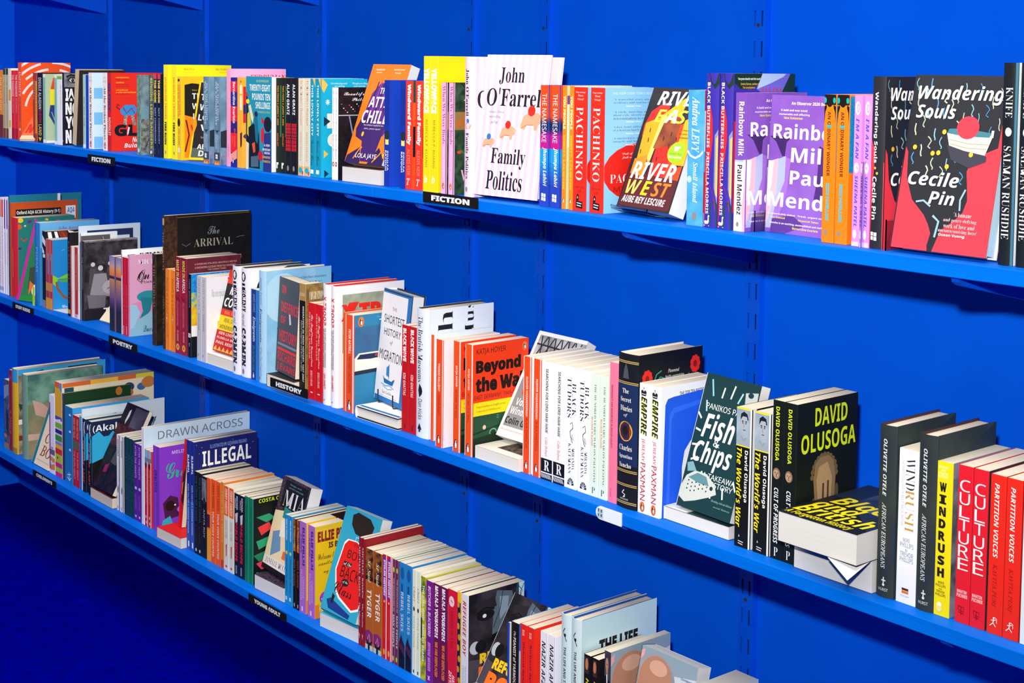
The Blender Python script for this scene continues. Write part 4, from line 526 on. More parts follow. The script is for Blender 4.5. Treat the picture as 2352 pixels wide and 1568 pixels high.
sd+=[L('2A9A7A',2,[(.2,.22),(.26,.14),(.34,.12)]), L('2A9A7A',2,[(.24,.2),(.32,.16),(.38,.17)]), P('1F8A6A',[(.05,.3),(.12,.24),(.2,.26),(.15,.34)]), P('2A9A7A',[(.7,.22),(.78,.16),(.82,.24),(.74,.28)]), P('1F8A6A',[(.86,.24),(.92,.2),(.96,.3),(.88,.3)]), P('2A9A7A',[(.05,.36),(.3,.3),(.6,.33),(.95,.3),(.95,.34),(.3,.36)]), T('Phenomenal','t','C8C8C0',.44,.115,.62,.14), T('highly entertaining','t','C8C8C0',.4,.155,.7,.175), T('MALORIE','r','D8D0B8',.46,.2,.62,.22), T('BLACKMAN','r','D8D0B8',.45,.24,.63,.26), T('Secret Diaries','r','D8C890',.15,.45,.85,.55)]
art('sancho', '14161E', '0B0C10', [R('182A54',0,.19,1,.72)]+[R('C8A860',0,w,1,w+.005) for w in (.045,.055,.18,.19,.75,.76,.84,.85,.955,.965)]+[P('4A4E58',[(.3,.16),(.35,.1),(.45,.06),(.55,.1),(.6,.16)]), T('The','s','E6E2D8',.28,.225,.6,.255), T('Secret','s','E6E2D8',.18,.28,.72,.31), T('Diaries','s','E6E2D8',.18,.335,.76,.37), T('of','t','E6E2D8',.36,.385,.56,.41), E('D8A84A',.46,.5,.34,.065), E('6A1410',.46,.5,.29,.055), E('2A1410',.45,.495,.14,.03), T('Charles','s','E6E2D8',.15,.59,.78,.625), T('Ignatius','s','E6E2D8',.15,.65,.8,.68), T('Sancho','s','E6E2D8',.17,.705,.76,.735), L('E6E2D8',2,[(.45,.88),(.35,.9),(.5,.91),(.4,.93),(.5,.92)]), T('DIALOGUE','n','E6E2D8',.25,.935,.65,.945)], sd, hb=1)
em=[R('F4F6F8',0,0,1,1), T('THE TOP TEN BESTSELLER','b','1A2A3A',.3,.055,.82,.085), P('1F5CE0',[(.03,1),(.06,.14),(.1,.095),(.2,.085),(1,.06),(1,1)]), P('2E6EF0',[(.1,1),(.13,.22),(.2,.17),(.9,.13),(.9,.16),(.22,.21),(.17,.26),(.15,1)]), P('F4F6F8',[(.36,.9),(.36,.64),(.4,.52),(.5,.45),(.62,.42),(.75,.45),(.75,.95),(.36,1)]), P('B8721E',[(.52,.46),(.6,.42),(.72,.44),(.74,.58),(.66,.64),(.52,.6)]), E('8A4A12',.6,.48,.09,.05), E('F0D8A0',.62,.52,.03,.025), P('1A1208',[(.45,.62),(.7,.62),(.75,.68),(.42,.68)]), R('B8D820',.43,.67,.7,.69)]+[R(['B8D820','111610','F2F4F0','5A8A20'][k%4],.4+.045*k,.69,.44+.045*k,.92) for k in range(6)]
art('empire', 'F2F1F6', 'F4F6F8', [M('crown',.42,.065,.55), D('EMPIRE','i','C8D42A',.105,.4,.14,.72), D('EMPIRE','i','1A1C12',.1,.395,.2,.76), D('JEREMY','n','C8283A',.42,.6,.25,.6), D('PAXMAN','g','C01A30',.61,.9,.2,.7), M('peng',.45,.95,.5)], em)
fc=[R('12383C',0,0,1,1)]
for x0,y0,x1,y1,c in ((.12,.04,.2,.16,'8AD0DC'),(.38,.08,.36,.16,'E8F2F2'),(.56,.05,.52,.15,'E8F2F2'),(.72,.09,.66,.17,'9AD4DC'),(.1,.2,.14,.28,'9AD4DC'),(.0,.3,.08,.34,'E8F2F2'),(.02,.42,.12,.43,'E8F2F2'),(.02,.54,.16,.53,'E8F2F2'),(.06,.65,.18,.62,'E8F2F2'),(.26,.76,.32,.71,'E8F2F2'),(.92,.6,1.0,.64,'E8F2F2'),(.9,.72,.97,.78,'E8F2F2'),(.55,.8,.56,.88,'E8F2F2'),(.74,.78,.78,.86,'E8F2F2')): fc.append(L(c,3,[(x0,y0),(x1,y1)]))
fc+=[P('B8C0BC',[(.76,.08),(.98,.06),(1,.2),(.8,.2)]), E('12383C',.86,.09,.05,.02), T('PANIKOS PANAYI','n','F0F4F4',.12,.215,.98,.258), T('Fish','i','F6F8F8',.14,.28,.72,.47), T('&','b','F6F8F8',.4,.465,.52,.515), T('Chips','i','F6F8F8',.08,.49,.78,.7), T('A TAKEAWAY','n','F0F4F4',.34,.71,1.0,.75), T('HISTORY','n','F0F4F4',.46,.76,.92,.8), P('C8CEC8',[(0,.85),(.06,.77),(.2,.72),(.42,.72),(.6,.78),(.66,.84),(.52,.88),(.3,.93),(.12,.96),(0,.93)]), P('5A8A94',[(.1,.78),(.25,.73),(.42,.74),(.5,.8),(.3,.8)]), E('12383C',.55,.81,.03,.015), P('7AA8B0',[(.02,.68),(.12,.66),(.22,.72),(.06,.74)])]+[E('24343A',.12+.07*(k%6),.8+.03*(k//6)+.01*(k%2),.012,.006) for k in range(15)]+[T('Revealing, vivid and delicious','t','8AB0B4',.6,.88,.98,.9), T('social history','t','8AB0B4',.66,.92,.96,.935)]
art('fishfront', 'E8ECEC', '12383C', [], fc, pg='E2E4E2')
art('fishflat', 'E8ECEC', '2A4A48', [], [P('E0E4E0',[(0,0),(.5,0),(.35,1),(0,1)]), P('9AA8A4',[(.1,.2),(.5,.1),(.75,.5),(.4,.7),(.15,.6)]), P('143A3A',[(.6,0),(1,0),(1,1),(.8,1)])]+[E('2A3434',.15+.06*k,.3+.09*(k%4),.015,.02) for k in range(9)], pg='E8E4DA')
sol=lambda : [R('8FA2B4',0,.012,.9,.27), R('N:#7F94AA:#A8B8C6:20',0,.012,.9,.27), P('9AA6B0',[(.1,.27),(.25,.2),(.5,.215),(.75,.2),(.88,.27)]), P('A9B2BA',[(.28,.06),(.5,.045),(.72,.06),(.74,.13),(.64,.175),(.5,.19),(.36,.17),(.28,.12)]), P('1A1E26',[(.26,.09),(.28,.045),(.48,.025),(.7,.04),(.78,.08),(.72,.085),(.66,.06),(.4,.06)]), L('2A3038',1.5,[(.34,.095),(.46,.095)]), L('2A3038',1.5,[(.56,.095),(.68,.095)]), E('2A3038',.41,.107,.035,.006), E('2A3038',.61,.107,.035,.006), L('8A9098',1.2,[(.5,.11),(.47,.135),(.54,.137)]), L('5A6068',1.5,[(.43,.157),(.6,.157)]), L('8A929C',1.5,[(.3,.2),(.48,.235),(.62,.21)])]
art('worldwar', '12120F', '12120F', [R('F4F4F6',.9,0,1,1), R('F0E010',0,0,.9,.012)]+sol()+[R('F0E010',0,.27,.9,.278), D("The World's War",'i','F2E21A',.29,.86,.06,.4), D('David Olusoga','b','FBFBFB',.3,.67,.52,.8), M('zeus',.42,.945,.45)], [R('F4F4F6',0,0,.06,1)])
mask=lambda x,y,s: [E('8A6A4C',x,y,s,.036), E('B8957A',x-s*.12,y+.004,s*.74,.028), E('4A3424',x-s*.4,y-.004,s*.2,.003), E('4A3424',x+s*.28,y-.004,s*.2,.003), P('6A4A34',[(x-s*.12,y),(x+s*.08,y),(x+s*.14,y+.013),(x-s*.18,y+.013)]), L('4A2E20',.8,[(x-s*.3,y+.02),(x+s*.25,y+.02)])]
cu=[R('0E1613',0,0,1,1), T('DAVID','b','D8EC1C',.28,.045,.82,.16), T('OLUSOGA','b','D8EC1C',.06,.2,.97,.32)]
cu+=[E('6A5A3A',.45+.2*math.cos(math.pi*(1+k/12)),.5-.02+.13*math.sin(math.pi*(1+k/12))*1.0,.03,.018) for k in range(13)]
cu+=[P('8A7050',[(.27,.5),(.3,.4),(.38,.36),(.52,.36),(.6,.4),(.64,.5),(.62,.72),(.54,.84),(.42,.85),(.33,.78)]), P('B09068',[(.32,.5),(.36,.42),(.5,.4),(.58,.5),(.56,.7),(.46,.8),(.37,.72)]), R('4A3A24',.42,.53,.45,.67), R('4A3A24',.5,.52,.53,.66), E('3A2C1E',.37,.665,.06,.018), E('3A2C1E',.56,.65,.06,.018), E('F0E8D8',.37,.667,.02,.008), E('F0E8D8',.56,.652,.02,.008), P('D8C0A0',[(.44,.66),(.49,.66),(.52,.77),(.42,.78)]), L('4A2E20',2,[(.4,.82),(.54,.81)]), E('5A4A30',.28,.66,.03,.05), E('5A4A30',.66,.6,.03,.05), T("'Highly readable",'b','EAEAEA',.02,.73,.27,.755), T("and engaging'",'b','EAEAEA',.04,.77,.25,.79), T("'Smart and",'b','EAEAEA',.72,.65,.9,.67), T("urgent'",'b','EAEAEA',.73,.69,.86,.71), T('Sunday Times','n','B89A5A',.04,.81,.2,.825), T('Guardian','n','B89A5A',.74,.73,.9,.745)]
art('cult', '0E1613', '0E1613', [D('DAVID OLUSOGA','b','D8EC1C',.04,.38,.25,.58)]+mask(.4,.46,.32)+[D('CULT OF PROGRESS','i','F2F4F4',.55,.9,.22,.6), T('P','r','F2F2F2',.3,.925,.65,.98)], cu)
bl=[R('1B2A3E',0,0,1,1), R('N:#1B2A3E:#3A4A6A:20',.3,.0,1,.5), P('0F141C',[(0,.4),(.3,.45),(.7,.7),(1,.9),(1,1),(0,1)]), P('4A5078',[(.6,.3),(.95,.35),(.9,.6),(.6,.55)]), T('DAVID OLUSOGA','b','B8C82A',.4,.03,1.0,.11), T('Black','i','F2DE0E',.12,.36,1.0,.56), T('and','i','F2DE0E',.06,.54,.62,.72), T('British','i','F2DE0E',.02,.69,.95,.88), T('A Forgotten History','i','F2DE0E',.02,.89,.86,.985)]
art('british', '2A2A34', '1B2A3E', [], bl, pg='DDDCD6')
art('british2', '2A2A34', '5A4A4A', [], [], pg='DDDCD6')
ol=[R('N:#35413F:#2A3636:20',0,0,1,1), P('22323E',[(.55,.1),(1,.0),(1,.4),(.7,.3)])]
art('otele', 'N:#333A36:#242C36:12', '333D3C', [P('23304A',[(1,.55),(.3,.78),(.6,.85),(1,.8)]), D('OLIVETTE OTELE','i','DCE4E0',.08,.41,.3,.52), D('AFRICAN EUROPEANS','t','DCE4E0',.45,.83,.3,.55), L('DCE4E0',1.6,[(.5,.88),(.5,.93)]), L('DCE4E0',1.6,[(.38,.9),(.62,.9)]), E('DCE4E0',.5,.925,.07,.008), T('HURST','n','DCE4E0',.22,.945,.75,.962)], ol, hb=1, inner='4A2A2A')
art('windrush', 'EEF0F6', 'EEF0F6', [D('WIND','r','2A2A30',.055,.26,.35,.82), D('RUSH','r','C89A4A',.26,.53,.35,.82), D('THE IRRESISTIBLE RISE OF MULTI-RACIAL BRITAIN','n','B8BCC4',.07,.5,.14,.28), T('MIKE','n','6A7AA0',.3,.575,.65,.6), T('PHILLIPS','n','6A7AA0',.15,.605,.85,.635), T('&','n','6A7AA0',.42,.645,.55,.66), T('TREVOR','n','6A7AA0',.15,.665,.85,.695), T('PHILLIPS','n','6A7AA0',.15,.7,.85,.73), R('4A2A2A',.3,.9,.65,.915), R('E8721C',.3,.918,.65,.935), T('Harper','n','8A8A90',.25,.945,.7,.96)], [])
art('windyellow', 'EEDD10', '8A90A8', [T('REVISED','b','FBF6B0',.2,.028,.75,.045), T('AND','b','FBF6B0',.35,.05,.6,.065), T('UPDATED','b','FBF6B0',.2,.07,.75,.087), T('EDITION','b','FBF6B0',.2,.09,.75,.107)]+[T(ch,'B','1E1C10',.28,.135+.079*k,.68,.195+.079*k) for k,ch in enumerate('WINDRUSH')]+[T('MIKE','b','6A6210',.35,.775,.7,.79), T('PHILLIPS','b','6A6210',.22,.795,.8,.812), T('AND','b','6A6210',.4,.82,.6,.83), T('TREVOR','b','6A6210',.25,.835,.75,.85), T('PHILLIPS','b','6A6210',.22,.855,.8,.872), E('F6F4E0',.45,.93,.14,.018), E('EAE48A',.45,.955,.16,.02)], [R('N:#9AA0B4:#3A4050:20',0,.1,1,.95)])
art('culture', 'E01C2E', 'E01C2E', [T(ch,'n','FCEFEE',.1,.09+.083*k,.85,.165+.083*k) for k,ch in enumerate('CULTURE')]+[T('MARTIN','b','F8D0CE',.12,.79,.82,.81), T('PUCHNER','b','F8D0CE',.1,.815,.88,.838), M('line',.45,.92,.5)], [R('2A3A42',0,0,1,1)])
art('partition', 'E8281A', 'C01A14', [D('PARTITION VOICES','i','FCEDE8',.055,.52,.26,.58), D('KAVITA PURI','t','A01410',.56,.83,.3,.58), M('archer',.45,.925,.55)], [])
art('whiteend', 'DDE9EC', 'DDE9EC', [D('the island story','t','9AB0B8',.2,.7,.3,.7)], [])
# --- bottom shelf
art('dusk', 'N:#5A6A86:#3A4458:60', '4A5A70', [P('8AA0B8',[(0,.1),(1,.05),(1,.2),(0,.3)]), E('D87A3A',.3,.82,.3,.03), P('26304A',[(.5,.4),(1,.5),(1,.8),(.4,.7)]), R('A07A5A',0,.92,1,1)], [])
art('claret', '9A1E24', '8A1A20', [D('a story','n','D8A0A0',.5,.8,.3,.7), E('C83A8A',.5,.1,.3,.03)], [])
art('yellowpic', 'F2BE10', '2EA0DC', [R('38A8E0',0,0,1,.155), R('B08A30',.1,.93,.9,1)], [R('3AA4DC',0,0,1,1), R('N:#A89A78:#6A6248:25',.0,.07,.97,1), P('2A2420',[(.2,.04),(.28,.03),(.3,.1),(.2,.12)]), R('14241C',.56,.03,.9,.14), P('5A2E24',[(.04,.55),(.12,.58),(.08,.68)]), E('E8E4E0',.02,.62,.06,.03), P('1E4A2A',[(.0,.4),(.06,.42),(.02,.5)]), R('8A2A2A',0,.78,.1,.84)], hb=1)
art('greenpic', '7AA088', '6AA08A', [L('9ABCA4',1,[(.5,0),(.5,1)])], [R('N:#3A6A62:#7AA890:18',0,0,1,.45), R('N:#9A8A6A:#6A7A5A:18',0,.35,1,1), P('C8A08E',[(.06,.3),(.2,.36),(.35,.5),(.3,.56),(.1,.48)]), P('24404A',[(.5,.42),(.62,.36),(.66,.5),(.52,.56)]), P('C8A898',[(.0,.7),(.25,.72),(.15,.78),(0,.78)]), P('8AA05A',[(.5,.3),(.7,.26),(.72,.36),(.56,.42)])], hb=1)
art('boysfront', 'F0DCBC', 'F0DCBC', [], [R('1E7C88',0,0,.14,1), R('1E7C88',0,0,1,.05), T('FIVE','t','8A3A1E',.4,.2,1.4,.42), T('COW','t','8A3A1E',.36,.45,1.3,.62), T('BOYS','t','8A3A1E',.3,.66,1.4,.84), T('a picture story','n','5A4A3A',.2,.9,.95,.925)])
art('purplewhite', 'F0EEF6', 'F0EEF6', [R('8A3A9A',0,.1,.2,.95), R('6A6870',.2,.69,1,.76), P('E8A23A',[(.2,.78),(1,.8),(1,.86),(.2,.84)]), P('F08A2A',[(.2,.9),(1,.86),(1,.94),(.2,.96)]), E('D86AB0',.5,.67,.2,.012), L('9A5A2A',1,[(.2,.9),(1,.8)])], [])
ms=[('F2641E',0,.08),('F0B41E',.06,.36),('4A5AA8',.36,.4),('F0EEF0',.4,.42),('7AC020',.43,.48),('2A2A8A',.5,.54),('3A9A3A',.56,.62),('8A8AC8',.63,.68),('F0C020',.66,.7),('E02A20',.7,.76),('B8D020',.76,.85),('D02A8A',.85,.9),('B8D020',.9,.95),('D82A8A',.95,1)]
art('medley', 'E8C8D0', 'E8DCBC', [R(c,0,a,1,b) for c,a,b in ms]+[P('38B0C8',[(.6,0),(1,.02),(1,.1),(.7,.07)]), E('E02A20',.35,.8,.12,.015), P('F0F0F0',[(.2,.4),(.8,.38),(.8,.42),(.2,.43)])], [R('D8682A',0,0,1,.045), R('F0B83A',.3,0,.6,.045), R('D8C83A',.8,0,1,.045), R('1F4A5A',.02,.05,.12,.25), E('2A3A6A',.72,.13,.06,.05), E('B86A3A',.73,.19,.04,.04), E('3A6A9A',.86,.14,.05,.04), E('C87A3A',.94,.1,.08,.06), P('6AA0B8',[(.38,.22),(.52,.19),(.58,.22),(.5,.25)]), L('8A5A4A',1.5,[(.25,.26),(.33,.24)])])
art('darkgreen', '4A2A7A', '123A1C', [D('songs','n','C8B8E0',.08,.2,.25,.75)], [R('123A1C',0,0,1,1), E('B8702A',.82,.06,.05,.05)])
art('drops', '2478BC', '7FB8E0', [R('E8D83A',0,0,1,.0), L('F2F6FA',2.5,[(.3,.93),(.6,.97),(.8,.92)]), L('F2F6FA',2.5,[(.55,.86),(.55,.96)]), L('F2F6FA',2,[(.3,.9),(.8,.88)])]+[P('F2F6FA',[(.7,w),(.85,w+.028),(.7,w+.034),(.52,w+.028)]) for w in (.08,.3,.54)], [R('34A0E4',0,0,1,.1), R('C8DCEA',0,.1,1,.2), L('2A3A4A',1.5,[(.4,.17),(.5,.15)]), L('2A3A4A',1.5,[(.85,.13),(.95,.11)]), L('2A3A4A',1,[(.2,.09),(.3,.07)])])
art('drops2', 'D8E0E6', 'D6E2EC', [], [T('Mercy','c','3A5A6A',.55,.16,.9,.34), L('4A6A78',1.5,[(.82+.08*math.cos(a*.5),.5+.09*math.sin(a*.5)) for a in range(14)]), L('2A3A4A',1.5,[(.3,.12),(.4,.1)])])
art('reddiary', 'B81A2C', 'B41A2A', [D('EVERY DAY TALES','b','E8B07A',.04,.32,.2,.75), R('5A6A4A',0,.35,1,.48), D('THE BORN ABOUT','n','F0B8B8',.5,.9,.25,.75)], [])
art('bluesliver', '2A6AB8', '2A4AB0', [R('38B8C8',0,0,1,.2)], [])
ak=[R('16264A',0,0,1,.22), T('(Akala)','b','F4F6FA',.02,.05,.74,.16), P('2FB0DC',[(0,.2),(.15,.14),(.3,.26),(.45,.16),(.6,.26),(.75,.12),(.85,.1),(1,.1),(1,1),(0,1)]), P('120E10',[(0,.56),(.3,.5),(.5,.36),(.62,.2),(.75,.12),(.82,.2),(1,.1),(1,1),(0,1)]), P('F04A20',[(.28,.5),(.55,.44),(.4,.56),(.3,.7),(.18,.82),(.25,.62)]), P('E8E4E0',[(.5,.48),(.56,.46),(.5,.6),(.46,.6)]), P('4A4850',[(.66,.4),(.86,.38),(.8,.66),(.6,.62)]), P('8A1A5A',[(.3,.8),(.38,.78),(.4,.9),(.32,.92)]), P('6A9A8A',[(.9,.86),(.98,.8),(.96,.92)]), P('7A3A9A',[(.6,.84),(.7,.82),(.66,.88)])]
art('darklady', '141014', '2FB0DC', [R('16264A',0,0,1,.28), T('(','b','F4F6FA',.5,.03,.9,.2), D('(Akala)','b','D8E0EC',.05,.24,.25,.65), P('2FB0DC',[(.5,.25),(.8,.2),(1,.26),(1,.55),(.5,.58)]), D('THE DARK','i','E8544A',.3,.64,.1,.5), D('LADY','i','F04A20',.68,.88,.1,.55)], ak)
da=[R('N:#0E0A0C:#241A20:50',0,0,1,1), R('N:#5A5468:#3A3440:15',.45,.02,1,.3), P('E6E4E6',[(.24,.08),(.3,.06),(.32,.14),(.26,.24),(.22,.2)]), R('N:#2A1418:#5A2430:90',0,.25,1,.5), P('4A4850',[(.4,.5),(.7,.48),(.62,.7),(.36,.68)]), P('8A1A5A',[(.2,.74),(.35,.7),(.36,.8),(.22,.82)]), P('6A9A8A',[(.8,.72),(.92,.68),(.9,.8)])]
art('ladyfront', '141014', '141014', [], da)
art('ladyflat', '141014', '1A1216', [], [R('N:#1A1012:#6A1A20:90',0,0,1,1)], pg='D8C8B0')
art('giovanni', 'ECEEF2', 'ECEEF2', [R('14121A',.75,0,1,1), D('GIOVANNIS','b','3A3840',.06,.28,.2,.6), E('1A181E',.4,.72,.14,.05), R('C8A0B0',.1,.94,.5,.98)], [R('120F14',0,0,1,1)])
art('teal', '123A48', '123A48', [D('quiet sea','n','3A6A7A',.2,.8,.3,.7)], [])
art('aftershock', '5A1E9A', '5A1E9A', [D('AFTER THE HEARTS','b','C8A0D8',.03,.45,.2,.7), E('C8D0E8',.5,.58,.35,.02), D('ALI STANDISH','n','A07AC8',.66,.86,.25,.7), R('D8C8E8',.3,.93,.7,.96)], [])
art('drawn', 'EDEBF4', 'C9E0EE', [L('B8BCCC',1,[(.5,0),(.5,1)])], [R('N:#D4E6F2:#B4D6EA:5',0,0,1,1), T('DRAWN ACROSS','n','6A7480',.12,.055,.93,.14), T('BORDERS','n','6A7480',.12,.26,.8,.36)])
art('crowd', 'C8222A', 'D8282C', [R('8ABCD8',0,0,1,.14), R('6A8A9A',0,.1,1,.2), E('7A1A20',.4,.2,.4,.03), D('THE LONG WALK','n','E88A8A',.25,.7,.3,.6), R('F0E8EA',.78,.15,1,1), E('F0C8C0',.4,.88,.15,.02), E('F0C8C0',.5,.95,.15,.02)], [])
gr=[R('8A3ACC',0,0,1,1), T('MELISSA CRANE','b','D8B8F0',.24,.06,.95,.1), T('& MATTHEW BURR','b','D8B8F0',.5,.115,1.1,.145), T('Graceful','c','22C88A',.12,.2,1.3,.46), T('THE','b','E8D0F8',.7,.36,1.0,.41), T('GREAT','b','E8D0F8',.6,.46,1.1,.51), P('4A1A4A',[(.05,.66),(.2,.58),(.36,.62),(.4,.84),(.1,.86)]), E('2A1014',.2,.7,.1,.06), P('38B0C8',[(.05,.86),(.2,.82),(.3,1),(0,1)]), P('2A0E2A',[(.5,.62),(.7,.56),(.8,.7),(.6,.78)]), E('3A1A14',.5,.82,.12,.06), E('B06AE0',.5,.76,.16,.05), P('E83A9A',[(.55,.9),(.8,.86),(.95,1),(.4,1)]), E('F8F0F8',.3,.7,.02,.01)]
art('graceful', '8438C8', '8A3ACC', [L('B07AE0',1,[(.35,0),(.35,1)]), D('GRACEFUL','b','3A1A6A',.28,.55,.2,.6), L('5A1E9A',1,[(.7,0),(.7,1)])], gr)
art('redlean', 'D01420', 'D01420', [], [R('E01A24',0,0,.3,1), P('3A1A14',[(.25,.4),(1,.3),(1,.75),(.3,.7)]), P('D89A2A',[(.3,.5),(.5,.48),(.45,.62),(.3,.64)])])
art('redflat', 'D01420', 'D82018', [], [P('5A1A10',[(.3,.3),(.8,.2),(.8,.7),(.4,.75)]), P('D89A20',[(.4,.35),(.7,.3),(.68,.55),(.45,.6)]), R('6A4A3A',0,.0,.3,.3)], pg='DDD6CA')
il=[R('141C66',0,0,1,1), T('ILLUSTRATED BY GIOVANNI RIGANO','n','8AA8E0',.24,.045,.83,.078), T('ILLEGAL','b','F4F4EC',.12,.095,.9,.235)]+[E('D8E0F4',.03+.94*((i*17)%23)/23,.03+.35*((i*7)%13)/13,.004,.003) for i in range(23)]
art('illegal', '1A2C8A', '141C66', [D('ILLEGAL','B','F0F2F4',.13,.3,.25,.75), R('2A5AB8',0,.55,1,1), D('EOIN COLFER & ANDREW DONKIN','b','D8E0F0',.4,.85,.3,.6), R('E8F0F8',.4,.92,.75,.97)], il)
art('bruces', '14141C', '14141C', [D('THE LINES WE CROSS','b','2A5A6A',.05,.6,.3,.75), D('a novel','n','3A4A5A',.65,.85,.3,.65), E('D8D8DC',.5,.95,.2,.02)], [])
art('greyblack', '17151A', '1A181C', [R('N:#8A8E94:#5A5E64:60',0,.03,1,.3), D('ANITA ROY','n','B8B8BE',.4,.75,.3,.65), E('2A2A30',.5,.3,.3,.04)], [])
art('amberpurple', 'F0821C', 'F0621C', [R('F2581C',0,0,1,.4), R('4A1A4A',0,.44,.8,.6), R('F0A030',0,.62,1,1)], [])
art('courmo', 'F25A14', 'F25A14', [D('TERRY VOIDE','b','A83208',.04,.34,.3,.75), D('YOUR VOICE COUNTED','b','FBE0C8',.38,.92,.25,.7)], [])
art('rust', 'D8862A', 'D87A28', [D('the last days','n','F0D8A8',.1,.7,.3,.7), R('C8402A',0,.9,1,1)], [])
art('seeker', 'E0DCD0', 'E4E0D4', [R('F26018',0,0,1,.35), D('TERRY FARISH','i','FBE0CC',.03,.33,.2,.75), D('SEEKING HOME','n','8A8A92',.4,.62,.25,.7), P('B8583A',[(.35,.7),(.65,.68),(.6,.82),(.4,.84)]), E('B84A3A',.5,.95,.2,.015)], [])
art('pablo', '141628', '14162A', [D('MICHAEL','b','D8D8E4',.03,.2,.45,.8), D('ARNOLD','n','D8D8E4',.06,.18,.15,.4), P('D8C8CC',[(.2,.25),(.8,.22),(.7,.34),(.3,.36)]), D('PABLO ESCAPE','B','D81E34',.35,.82,.2,.75), R('7A8AA0',.3,.87,.6,.97)], [])
co=[R('0C1214',0,0,1,1), T("COSTA CHILDREN'S BOOK",'b','D8EC28',.1,.015,1.3,.06), P('1F7A58',[(.5,.1),(.72,.08),(.8,.3),(.68,.6),(.5,.72),(.4,.5)]), P('2A9A6A',[(.05,.22),(.3,.2),(.42,.26),(.25,.3)]), P('E03A3A',[(.08,.34),(.3,.3),(.36,.38),(.15,.44)]), P('2A9A6A',[(.05,.5),(.35,.46),(.3,.56),(.1,.6)]), P('1F7A58',[(.0,.66),(.3,.62),(.4,.7),(.1,.74)]), P('E0405A',[(.05,.76),(.25,.72),(.35,.82),(.15,.84)]), P('2A9A6A',[(.05,.86),(.3,.9),(.2,1),(.06,.98)]), L('0C1214',2,[(.55,.15),(.5,.65)])]
art('costa', '147A5A', '0C1214', [D('the sea of leaves','n','0E5A44',.1,.8,.3,.7), L('4ABA8A',1,[(.95,0),(.95,1)])], co)
art('miaflat', '17141A', '17141C', [], [R('N:#17141C:#4A3A50:200',0,0,1,1), T('MIA AND THE LIGHTCASTERS','b','E6E6E8',.3,.7,1.0,.85)], pg='E2DED8')
mia=[R('N:#1A161E:#5A4458:200',0,0,1,1), R('16141A',.12,.03,.95,.32), T('Magic and','n','7AB0C0',.3,.055,.7,.075), T('wonder in every page','n','7AB0C0',.28,.09,.8,.11), T('MIA','r','E8E8EA',.18,.13,.95,.3), P('E8D8B0',[(0,.38),(.4,.34),(.7,.4),(.9,.36),(1,.6),(.9,.95),(0,.95)]), P('2A8A80',[(.3,.3),(.7,.33),(.6,.42),(.3,.42)]), P('7A2A8A',[(.62,.52),(.78,.5),(.86,.66),(.7,.74)]), P('6A92B8',[(.1,.6),(.35,.55),(.5,.75),(.2,.85)]), P('E86A3A',[(.6,.74),(.95,.72),(.9,.82),(.6,.82)]), P('F0E8D8',[(.3,.45),(.5,.42),(.55,.6),(.35,.62)]), P('D8C03A',[(.7,.8),(.95,.8),(.9,.88)]), R('E8E4DC',0,.86,1,.95), T('JANELLE MCCURDY','r','4A4048',.08,.87,1.05,.935), R('17141A',0,.95,1,1)]
art('miafront', '17141A', '17141C', [], mia, pg='DFE2E2')
art('laseek', '1C8CC8', '2494D0', [D('DEEP IN ENGLISH','b','E0F0F8',.05,.28,.35,.7), E('D8D83A',.5,.42,.3,.02), D('Elizabeth Laird','c','1A3A6A',.48,.86,.25,.75), M('four',.45,.93,.5)], [])
art('desertdark', '2A140C', '2A140C', [R('N:#C8701C:#6A2A10:60',0,0,1,.36), D('A THOUSAND','b','E8C080',.08,.32,.3,.7), D('Gill Lewis','n','C8783A',.45,.75,.3,.7), R('0E0A0C',0,.76,1,1), R('E8E8E8',.4,.94,.6,.98)], [])
el=[R('F0C414',0,0,1,1), T('THE MUST-READ NEW VOICE','n','8AA0A0',.05,.015,.6,.035), T('ELLIE PILLAI','B','8A2420',.08,.06,1.4,.175), T('IS BROWN','B','6A3A1A',.45,.195,1.3,.26), T('Welcome to the','c','3A3020',.08,.3,.9,.37), T('soundtrack of','c','3A3020',.1,.39,.9,.45), T('my life','c','3A3020',.28,.48,.7,.54), E('A83ABC',.35,.79,.2,.07), L('E0A0E8',2,[(.2,.8),(.5,.76)]), L('F2ECDC',2.5,[(.12,.97),(.1,.92),(.18,.89),(.26,.93),(.2,.98)]), L('8A8A7A',2,[(.4,.65),(.6,.58)]), R('F0821C',0,.85,.14,1)]
art('ellie', 'B06AC4', 'F0C414', [D('ELLIE PILLAI','B','3A2A8A',.06,.48,.45,.8), D('IS BROWN','b','3A2A8A',.14,.34,.15,.35), D('CHRISTINE','n','E0C0EC',.6,.84,.5,.75), D('PILLAINAYAGAM','n','E0C0EC',.53,.86,.18,.42), R('E8D8F0',.35,.93,.55,.98)], el)
art('orsliver', 'F0A050', 'F0A050', [], [])
